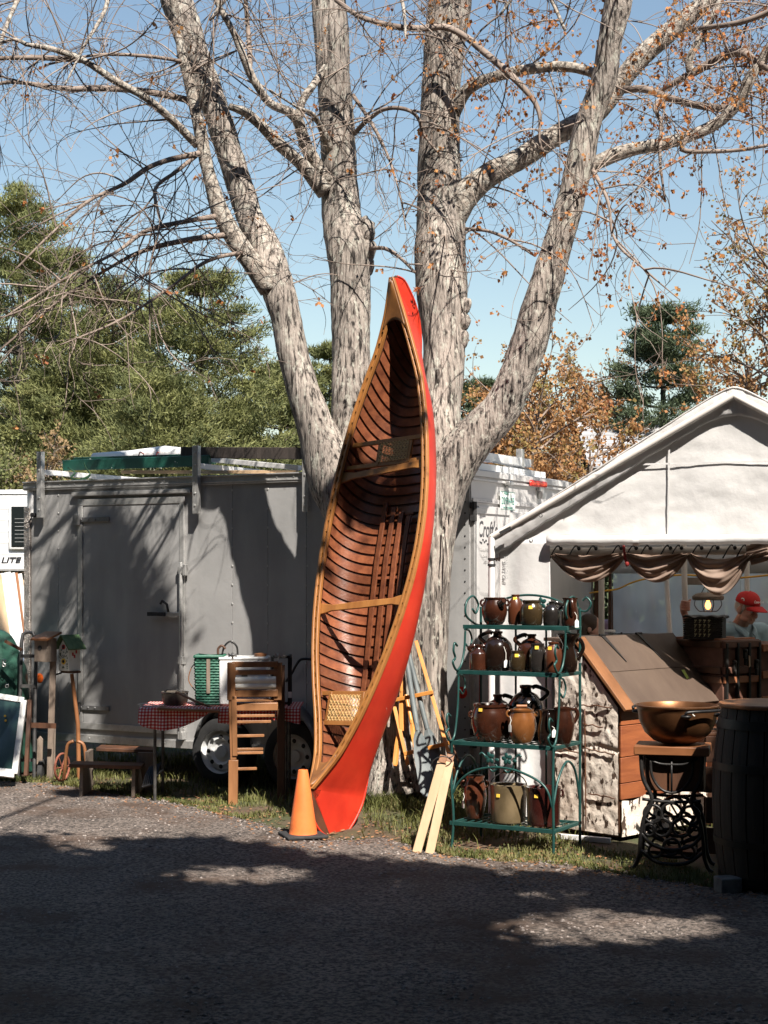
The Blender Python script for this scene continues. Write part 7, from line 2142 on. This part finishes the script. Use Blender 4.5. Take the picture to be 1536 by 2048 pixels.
MB().box((tw_ / 2, td_ / 2, tlid + (th_ - tlid) / 2 + .003), (tw_ + .01, td_ + .01, th_ - tlid)).build('lid', tk_m, tr_, bevel=.008)
for z in (.03, .23, .30, .49):
    MB().box((tw_ / 2, -.012, z), (tw_ + .004, .02, .05)).build('slat', slat_m if z in (.23, .03) else tk_m, tr_, bevel=.004)
    MB().box((-.012, td_ / 2, z), (.02, td_ - .01, .05)).build('slat', wood_dark, tr_, bevel=.004)
for x in (.02, .14, .27, .385):
    MB().box((x, -.016, th_ / 2), (.022, .024, th_ - .04)).build('iron_strap', black_iron, tr_, bevel=.002)
for x, z in ((.085, .34), (.205, .42), (.33, .34)):
    mb = MB(); mb.box((x, -.035, z), (.03, .02, .07)); mb.box((x, -.04, z - .06), (.022, .02, .05)); mb.ball((x, -.045, z + .02), (.014, .012, .014), 8, 6); mb.build('lock', black_iron, tr_, bevel=.003)
mb = MB(); mb.prism([(.215, -.06, .41), (.232, -.06, .40), (.236, -.06, .33), (.22, -.06, .32)], (0, .003, 0)); mb.build('tag', mat('brown_tag', (.5, .36, .25), rough=.8), tr_)
for k in range(3):
    MB().box((tw_ / 2, .06 + k * .2, th_ + .006), (tw_, .05, .018)).build('slat', slat_m, tr_, bevel=.003)
ts = thing('trunk_stand', 'dark plank stand hidden below the steamer trunk', 'stand', M=Matrix.Translation((0, 0, -.84)) @ KM)
for k in range(4): MB().box((.20, -.0, .10 + k * .205), (.5, .025, .19)).build('plank', wood_dark, ts, bevel=.003)
for k in range(4): MB().box((-.06, .3, .10 + k * .205), (.025, .6, .19)).build('plank', wood_dark, ts, bevel=.003)
MB().box((.20, .30, .825), (.54, .62, .025)).build('tabletop', wood_dark, ts, bevel=.003)
t2 = ktC + TKX * .425
tr2 = thing('steamer_trunk', 'second brown slatted trunk cut by the right edge of the photo', 'trunk', M=Matrix(((TKX.x, TKY.x, 0, t2.x), (TKX.y, TKY.y, 0, t2.y), (0, 0, 1, .845), (0, 0, 0, 1))))
MB().box((.22, .25, .24), (.44, .5, .48)).build('body', tk_m, tr2, bevel=.006)
for z in (.06, .25, .45): MB().box((.22, -.012, z), (.445, .02, .055)).build('slat', slat_m, tr2, bevel=.004)
mb = MB(); mb.box((.07, -.03, .37), (.035, .02, .08)); mb.build('lock', black_iron, tr2, bevel=.003)
# black wicker basket standing open on the trunk
wb = thing('wicker_basket', 'black wicker basket lying open on the steamer trunk', 'basket', W(1412, 1282, 11.95)); wb.location.z = 1.365
blackw = mat('black_wicker', (.012, .012, .012), (.03, .03, .028), 30, rough=.5)
palew = mat('pale_wicker_pattern', (.32, .30, .18), (.42, .40, .26), 20, rough=.6)
BR = Matrix.Rotation(R(-24), 3, 'Z')
mb = MB()
for j in range(10):
    z = .008 + j * .0155
    for f in range(2):
        n_ = 24; pts = []
        for k in range(n_ + 1):
            t = k / n_; o_ = .005 * (1 if (k + j) % 2 else -1)
            p = Vector((-.14 + .28 * t, -.10 + o_, z)) if f == 0 else Vector((-.14 + o_, -.10 + .20 * t, z))
            pts.append(BR @ p)
        mb.tube(pts, .0075, 5, cap=False)
tag(mb.build('weave', blackw, wb, smooth=180), kind='stuff')
MB().box((0, 0, .08), (.26, .185, .155), BR).build('lining', rubber, wb)
mb = MB()
for i in range(4):
    for j in range(4):
        c_ = Vector((-.06 + i * .034, -.112, .02 + j * .034)); mb.tube([BR @ c_, BR @ (c_ + Vector((.008, -.002, .012))), BR @ (c_ + Vector((.0, 0, .024)))], .004, 5)
        mb.ball(BR @ (c_ + Vector((.012, -.002, .02))), .005, 6, 4)
tag(mb.build('woven_pattern', palew, wb, smooth=180), kind='stuff')
mb = MB(); mb.grid(lambda u, v: BR @ Vector((-.15 + .30 * u, -.11 + .22 * v, .165 + .02 * noise.noise((u * 5, v * 4, 0)))), 16, 10); mb.build('ragged_lid', blackw, wb, smooth=60, solid=.012)

# statue behind the plastic and the house behind the trees
st = thing('animal_statue', 'dark pig-like animal statue seen through the clear plastic sheet', 'statue', W(1310, 1300, 15.6)); off = st.location
mb = MB(); D_ = 15.6
for px, py, r in ((1330, 1258, (.16, .1, .10)), (1312, 1256, (.13, .09, .09)), (1296, 1252, (.075, .07, .065)), (1286, 1250, (.04, .04, .035)), (1296, 1240, (.02, .02, .03))):
    mb.ball(W(px, py, D_), r, 16, 10)
for px in (1306, 1322, 1340, 1350): mb.tube([W(px, 1262, D_), W(px, 1300, D_)], [.04, .03], 8)
o_ = mb.build('body', rubber, st, off=off, smooth=180); md = o_.modifiers.new('r', 'REMESH'); md.mode = 'VOXEL'; md.voxel_size = .018
MB().box(W(1330, 1310, D_) , (.6, .4, .08)).build('plinth', wood_dark, st, off=off)
hs = thing('house', 'grey shingled house roof behind the orange trees and tent', 'house', W(1240, 1148, 32)); hs.location.z = 0; off = hs.location
hx0, hx1, zr_, ze_ = W(1178, 0, 32).x, W(1560, 0, 32).x, hz(826, 32), hz(935, 32)
siding2 = mat('pale_house_siding', (.5, .5, .48), (.56, .56, .54), 3, rough=.7)
MB().box(((hx0 + hx1) / 2, 34.2, ze_ / 2), (hx1 - hx0 - .3, 3.6, ze_)).build('wall', siding2, hs, off=off)
shg = mat('grey_roof_shingles', (.27, .27, .275), (.36, .355, .355), 6, rough=.85, vary=.1, bump=.1)
for k in range(10):
    t0, t1 = k / 10, (k + 1) / 10 + .02
    mb = MB(); mb.prism([(hx0, 32 + 2.2 * t0, ze_ + (zr_ - ze_) * t0 + .03), (hx1, 32 + 2.2 * t0, ze_ + (zr_ - ze_) * t0 + .03), (hx1, 32 + 2.2 * t1, ze_ + (zr_ - ze_) * t1), (hx0, 32 + 2.2 * t1, ze_ + (zr_ - ze_) * t1)], (0, 0, -.04)); mb.build('roof_course', shg, hs, off=off, fix=True)
mb = MB(); mb.prism([(hx0, 36.4, ze_), (hx1, 36.4, ze_), (hx1, 34.2, zr_), (hx0, 34.2, zr_)], (0, 0, -.04)); mb.build('rear_roof', shg, hs, off=off, fix=True)
# dark hedge seen through the plastic
treeline('cedar_hedge', 'dark cedar hedge behind the tent, seen through the plastic', 19.5, 1.5, 8.5, 2.2, 2.7, pine2_m, 29, 9000, dy=.35, leaf=.12)
# ------------------------------------------------------------------ people
def skin_mat(nm, a, b): return mat(nm, a, b, 10, rough=.5, bump=.04, c3=(a[0] * .95, a[1] * .62, a[2] * .55), s3=9, lo3=.52, hi3=.72)
sk1 = skin_mat('ruddy_skin', (.52, .29, .215), (.60, .36, .28))
denim = mat('light_blue_denim', (.28, .42, .50), (.38, .53, .60), 5, rough=.85, bump=.25, bscale=22)
pinkc = mat('pink_shirt_cloth', (.62, .36, .42), (.70, .46, .52), 6, rough=.8, bump=.15)
trous = mat('dark_trousers', (.03, .035, .045), (.05, .055, .065), 10, rough=.9)
hair_g = mat('short_white_hair', (.50, .47, .43), (.62, .59, .55), 40, rough=.8, bump=.3)
hair_b = mat('long_brown_hair', (.16, .075, .035), (.26, .13, .06), 30, (1, 1, .2), rough=.5, bump=.3)
cap_m = mat('red_cap_cloth', (.50, .012, .015), (.58, .025, .022), 14, rough=.75, bump=.1)
def capsule(mb, a, b, r0, r1, n=12):
    a, b = Vector(a), Vector(b)
    mb.ball(a, r0, n, 8); mb.ball(b, r1, n, 8)
    k = max(2, int((b - a).length / (min(r0, r1) * .7)))
    mb.tube([a.lerp(b, i / k) for i in range(k + 1)], [r0 + (r1 - r0) * i / k for i in range(k + 1)], n)
def remesh(o, vox, smooth=4):
    md = o.modifiers.new('r', 'REMESH'); md.mode = 'VOXEL'; md.voxel_size = vox; md.use_smooth_shade = True
    md = o.modifiers.new('s', 'SMOOTH'); md.iterations = smooth; md.factor = .5
def head(mb, c, M, k=1.0):
    """Head centred at c (between the ears); M turns local -y to the face direction."""
    def P(x, y, z): return Vector(c) + M @ (Vector((x, y, z)) * k)
    def E(x, y, z, r, n=16, m=12): mb.ball(P(x, y, z), [a * k for a in (r if hasattr(r, '__len__') else (r, r, r))], n, m, M)
    E(0, .010, .035, (.073, .092, .083), 24, 16)          # skull
    E(0, -.030, -.030, (.060, .062, .075), 20, 14)        # face
    E(0, -.052, -.085, (.038, .034, .026))                # jaw and chin
    E(.034, -.030, -.070, (.026, .046, .032)); E(-.034, -.030, -.070, (.026, .046, .032))
    E(0, -.078, .018, (.048, .016, .012))                 # brow
    E(.034, -.068, -.028, (.022, .020, .020)); E(-.034, -.068, -.028, (.022, .020, .020))   # cheeks
    mb.tube([P(0, -.084, .008), P(0, -.100, -.020), P(0, -.112, -.034)], [.010 * k, .012 * k, .013 * k], 10)
    E(0, -.104, -.036, (.016, .016, .012)); E(.012, -.096, -.037, (.008, .010, .008)); E(-.012, -.096, -.037, (.008, .010, .008))
    E(0, -.086, -.060, (.024, .012, .006)); E(0, -.085, -.070, (.022, .012, .007))          # lips
    for s in (-1, 1):
        E(s * .075, .012, -.012, (.010, .020, .033)); E(s * .082, .020, -.005, (.006, .012, .022))
def eyes(par, c, M, off, k=1.0):
    for s in (-1, 1):
        p = Vector(c) + M @ (Vector((s * .030, -.080, .002)) * k)
        e = MB().ball(p, .0115 * k, 10, 8, M).build('eye', white_plastic, par, off=off, smooth=180)
        MB().ball(p + M @ Vector((0, -.0085 * k, -.002)), .0062 * k, 8, 6, M).build('iris', rubber, e, off=off, smooth=180)
        MB().tube([Vector(c) + M @ (Vector((s * .012, -.094, .020)) * k), Vector(c) + M @ (Vector((s * .032, -.096, .026)) * k), Vector(c) + M @ (Vector((s * .050, -.084, .018)) * k)], .005 * k, 6).build('eyebrow', hair_g, e, off=off, smooth=180)
    MB().tube([Vector(c) + M @ (Vector((s * .024, -.092 + abs(s) * .008, -.065)) * k) for s in (-1, -.5, 0, .5, 1)], .0032 * k, 6).build('mouth_line', mat('dark_lip_line', (.16, .05, .04), rough=.6), par, off=off, smooth=180)

# man in the red cap
HD = 12.75
hc = W(1494, 1218, HD)
man = thing('person', 'man in red cap and light blue denim shirt looking down inside the tent', 'person', (hc.x - .02, HD + .02, 0)); off = man.location
MH = Matrix.Rotation(R(36), 3, 'Z') @ Matrix.Rotation(R(16), 3, 'X')
MT = Matrix.Rotation(R(22), 3, 'Z')
sh = Vector((hc.x - .03, HD + .11, hc.z - .155))
def tp(x, y, z): return sh + MT @ Vector((x, y, z))
lS, rS = tp(-.20, 0, -.03), tp(.20, 0, -.03)
hand = W(1371, 1211, 12.42)
elb = W(1388, 1300, 12.50)
wrist = hand + Vector((.005, .02, -.085))
lelb = rS + Vector((.10, -.03, -.30)); lwr = lelb + Vector((-.05, -.20, -.12))
mb = MB(); head(mb, hc, MH)
capsule(mb, hc + Vector((-.01, .05, -.06)), sh + Vector((0, .0, .02)), .056, .066)
# torso, legs
mb.ball(tp(0, .01, -.18), (.17, .11, .22), 20, 14, MT); mb.ball(tp(0, -.02, -.42), (.16, .13, .18), 20, 14, MT)
capsule(mb, lS, rS, .06, .06)
for s in (-1, 1):
    hip = tp(s * .09, .0, -.56); kn = Vector((hip.x, hip.y - .03, .48)); an = Vector((hip.x, hip.y + .02, .08))
    capsule(mb, hip, kn, .085, .058); capsule(mb, kn, an, .055, .04); capsule(mb, an + Vector((0, 0, -.03)), an + Vector((.02, -.16, -.045)), .04, .03)
capsule(mb, lS, elb, .050, .040); capsule(mb, elb, wrist, .040, .028)
capsule(mb, rS, lelb, .050, .040); capsule(mb, lelb, lwr, .040, .028)
# gripping hand round the tent pole
mb.ball(hand + Vector((-.022, .012, -.012)), (.020, .034, .045), 14, 10)
capsule(mb, wrist, hand + Vector((-.015, .015, -.04)), .026, .026)
for k in range(4):
    z = .032 - k * .021; r = .0105 - .0008 * k
    a = hand + Vector((-.030, -.012, z)); b = hand + Vector((-.012, -.038, z - .002)); c = hand + Vector((.018, -.036, z - .004)); d = hand + Vector((.030, -.016, z - .005))
    capsule(mb, a, b, r, r, 8); capsule(mb, b, c, r, r * .95, 8); capsule(mb, c, d, r * .95, r * .85, 8)
capsule(mb, hand + Vector((-.01, .03, .0)), hand + Vector((.03, .02, .03)), .012, .011, 8); capsule(mb, hand + Vector((.03, .02, .03)), hand + Vector((.036, -.008, .045)), .011, .009, 8)
# resting hand
mb.ball(lwr + Vector((-.02, -.06, -.01)), (.04, .05, .016), 12, 8)
for k in range(4): capsule(mb, lwr + Vector((-.05 + k * .02, -.10, -.01)), lwr + Vector((-.055 + k * .021, -.17 + .01 * abs(k - 1.5), -.03)), .010, .008, 8)
capsule(mb, lwr + Vector((-.05, -.05, -.01)), lwr + Vector((-.085, -.10, -.02)), .011, .009, 8)
body = mb.build('body', sk1, man, off=off, smooth=180); remesh(body, .0055, 3)
eyes(body, hc, MH, off)
mb = MB()
mb.ball(tp(0, .01, -.18), (.190, .130, .24), 20, 14, MT); mb.ball(tp(0, -.02, -.42), (.18, .15, .20), 20, 14, MT)
capsule(mb, lS, rS, .076, .076); capsule(mb, lS, elb, .068, .058); capsule(mb, elb, elb.lerp(wrist, .72), .058, .042); capsule(mb, rS, lelb, .068, .06); capsule(mb, lelb, lelb.lerp(lwr, .75), .056, .042)
shirt = mb.build('shirt', denim, man, off=off, smooth=180); remesh(shirt, .012, 3)
# collar, placket, pocket
mb = MB()
for s in (-1, 1):
    pts = [tp(s * .012, -.140, -.040), tp(s * .050, -.115, -.000), tp(s * .075, -.03, .040), tp(s * .06, .06, .055)]
    C = [Vector(c) for c in catmull(pts, 5)]
    nC = len(C)
    def col_(u, v, C=C, s=s):
        i = min(nC - 1, int(round(u * (nC - 1))))
        return C[i] + MT @ Vector((s * .020, -.012, -.045)) * (v * (1.25 - .5 * u)) + MT @ Vector((s * .006, -.010, .006)) * math.sin(math.pi * v)
    mb.grid(col_, nC - 1, 4)
mb.build('collar', denim, shirt, off=off, solid=.007)
mb = MB(); mb.beam(tp(0, -.150, -.08), tp(0, -.170, -.40), .03, .008, MT @ Vector((0, 1, 0))); mb.build('placket', denim, shirt, off=off, bevel=.002)
for k in range(3): MB().ball(tp(0, -.158 - .006 * k, -.10 - .09 * k), .006, 8, 6).build('button', tag_white, shirt, off=off)
for s in (-1, 1): MB().box(tp(s * .09, -.150, -.20), (.10, .014, .11), MT).build('pocket', denim, shirt, off=off, bevel=.003)
mb = MB()
for s in (-1, 1):
    hip = tp(s * .09, .0, -.56); kn = Vector((hip.x, hip.y - .03, .48)); an = Vector((hip.x, hip.y + .02, .08))
    capsule(mb, hip, kn, .10, .075); capsule(mb, kn, an, .074, .066)
mb.ball(tp(0, 0, -.54), (.175, .13, .12), 16, 12, MT)
tz_ = mb.build('trousers', trous, man, off=off, smooth=180); remesh(tz_, .016, 3)
# hair at the sides and back
mb = MB()
def hp(x, y, z): return hc + MH @ Vector((x, y, z))
mb.ball(hp(0, .030, .010), (.078, .080, .070), 20, 14, MH); mb.ball(hp(.070, -.022, .022), (.007, .012, .024), 10, 8, MH); mb.ball(hp(-.070, -.022, .022), (.007, .012, .024), 10, 8, MH)
mb.build('hair', hair_g, man, off=off, smooth=180)
# cap: crown, brim, logo
mb = MB(); n_ = 28
crown = []
for i in range(9):
    b = i / 8 * math.pi / 2
    for k in range(n_):
        a = 2 * math.pi * k / n_
        x, y = .086 * math.cos(b) ** .8 * math.cos(a), .104 * math.cos(b) ** .8 * math.sin(a)
        mb.v.append(tuple(hp(x, y + .006, .048 + .088 * math.sin(b) ** .85 + (.008 if y < 0 else 0) * math.sin(b))))
for i in range(8):
    for k in range(n_): mb.f.append((i * n_ + k, i * n_ + (k + 1) % n_, (i + 1) * n_ + (k + 1) % n_, (i + 1) * n_ + k))
cap = mb.build('cap', cap_m, man, off=off, smooth=180, solid=.006)
mb = MB(); mb.grid(lambda u, v: hp(.080 * math.cos(math.pi * (1 + u)) * (1 - .12 * v * v), -.06 - .045 * abs(math.sin(math.pi * u)) ** .6 - .085 * v * abs(math.sin(math.pi * u)) ** .5, .052 - .024 * v - .018 * (abs(2 * u - 1)) ** 2), 20, 6)
mb.build('brim', cap_m, cap, off=off, smooth=180, solid=.005)
MB().ball(hp(0, .006, .142), .008, 8, 6).build('cap_button', cap_m, cap, off=off)
LM = Matrix.Translation(hp(.0, -.103, .088) - off) @ (MH.to_4x4() @ Matrix.Rotation(R(-22), 4, 'X') @ FM)
text('cap_script', 'Coca-Cola', .030, LM, tag_white, cap, shear=.35, sx=.9, off=.0006)
mb = MB(); Msd = MH @ Matrix.Rotation(R(-8), 3, 'Y'); mb.ball(hp(-.083, -.008, .082), (.004, .020, .014), 12, 8, Msd); mb.build('cap_badge', tag_white, cap, off=off)
mb = MB(); mb.ball(hp(-.0845, -.008, .082), (.004, .013, .007), 12, 8, Msd); mb.build('badge_mark', cap_m, cap, off=off)

# woman in pink behind the plastic, back half turned
def simple_person(lab, hc, turn, shirt_m, hair, m_skin, bun=False):
    root = thing('person', lab, 'person', (hc.x, hc.y, 0)); off = root.location
    M = Matrix.Rotation(R(turn), 3, 'Z'); sh = hc + Vector((0, .02, -.22))
    k = .95
    mb = MB(); head(mb, hc, M, k); capsule(mb, hc + Vector((0, .02, -.07)), sh, .048, .055)
    def t(x, y, z): return sh + M @ Vector((x, y, z))
    mb.ball(t(0, 0, -.16), (.14, .09, .2), 16, 12, M); mb.ball(t(0, 0, -.42), (.15, .11, .17), 16, 12, M)
    capsule(mb, t(-.15, 0, -.03), t(.15, 0, -.03), .05, .05)
    for s in (-1, 1):
        e = t(s * .21, .02, -.28); w = t(s * .17, -.14, -.44)
        capsule(mb, t(s * .16, 0, -.04), e, .042, .034); capsule(mb, e, w, .034, .024)
        mb.ball(w + M @ Vector((0, -.06, -.01)), (.034, .045, .016), 10, 8, M)
        for q_ in range(4): capsule(mb, w + M @ Vector((-.025 + q_ * .016, -.09, -.01)), w + M @ Vector((-.026 + q_ * .017, -.15 + .008 * abs(q_ - 1.4), -.02)), .009, .007, 8)
        capsule(mb, w + M @ Vector((-s * .03, -.04, -.01)), w + M @ Vector((-s * .06, -.09, -.015)), .010, .008, 8)
        hip = t(s * .085, 0, -.55); kn = Vector((hip.x, hip.y, .46)); an = Vector((hip.x, hip.y + .02, .07))
        capsule(mb, hip, kn, .08, .055); capsule(mb, kn, an, .052, .036); capsule(mb, an, an + M @ Vector((0, -.15, -.04)), .036, .028)
    b = mb.build('body', m_skin, root, off=off, smooth=180); remesh(b, .008, 3); eyes(b, hc, M, off, k)
    mb = MB(); mb.ball(t(0, 0, -.16), (.158, .108, .22), 16, 12, M); mb.ball(t(0, 0, -.42), (.165, .125, .17), 16, 12, M); capsule(mb, t(-.15, 0, -.03), t(.15, 0, -.03), .064, .064)
    for s in (-1, 1):
        e = t(s * .21, .02, -.28); w = t(s * .17, -.14, -.44); capsule(mb, t(s * .16, 0, -.04), e, .058, .048); capsule(mb, e, e.lerp(w, .7), .048, .036)
    o = mb.build('shirt', shirt_m, root, off=off, smooth=180); remesh(o, .014, 3)
    mb = MB(); mb.ball(t(0, 0, -.54), (.165, .12, .12), 14, 10, M)
    for s in (-1, 1):
        hip = t(s * .085, 0, -.55); kn = Vector((hip.x, hip.y, .46)); an = Vector((hip.x, hip.y + .02, .07)); capsule(mb, hip, kn, .095, .068); capsule(mb, kn, an, .066, .05)
    o = mb.build('trousers', trous, root, off=off, smooth=180); remesh(o, .018, 3)
    mb = MB(); mb.ball(hc + M @ Vector((0, .022, .035)), (.084, .092, .090), 20, 14, M)
    for x in (-.05, 0, .05): capsule(mb, hc + M @ Vector((x, .07, .0)), hc + M @ Vector((x * 1.3, .10, -.32)), .05, .03)
    o = mb.build('hair', hair, root, off=off, smooth=180); remesh(o, .012, 2)
    return root
simple_person('woman in pink shirt with brown hair behind the clear plastic sheet', W(1238, 1200, 15.4), 165, pinkc, hair_b, sk1)
simple_person('dark-haired woman whose face shows beside the beige pole behind the rack', W(1183, 1256, 13.6), 78, trous, mat('dark_hair', (.03, .018, .012), (.06, .035, .02), 20, rough=.5), sk1)
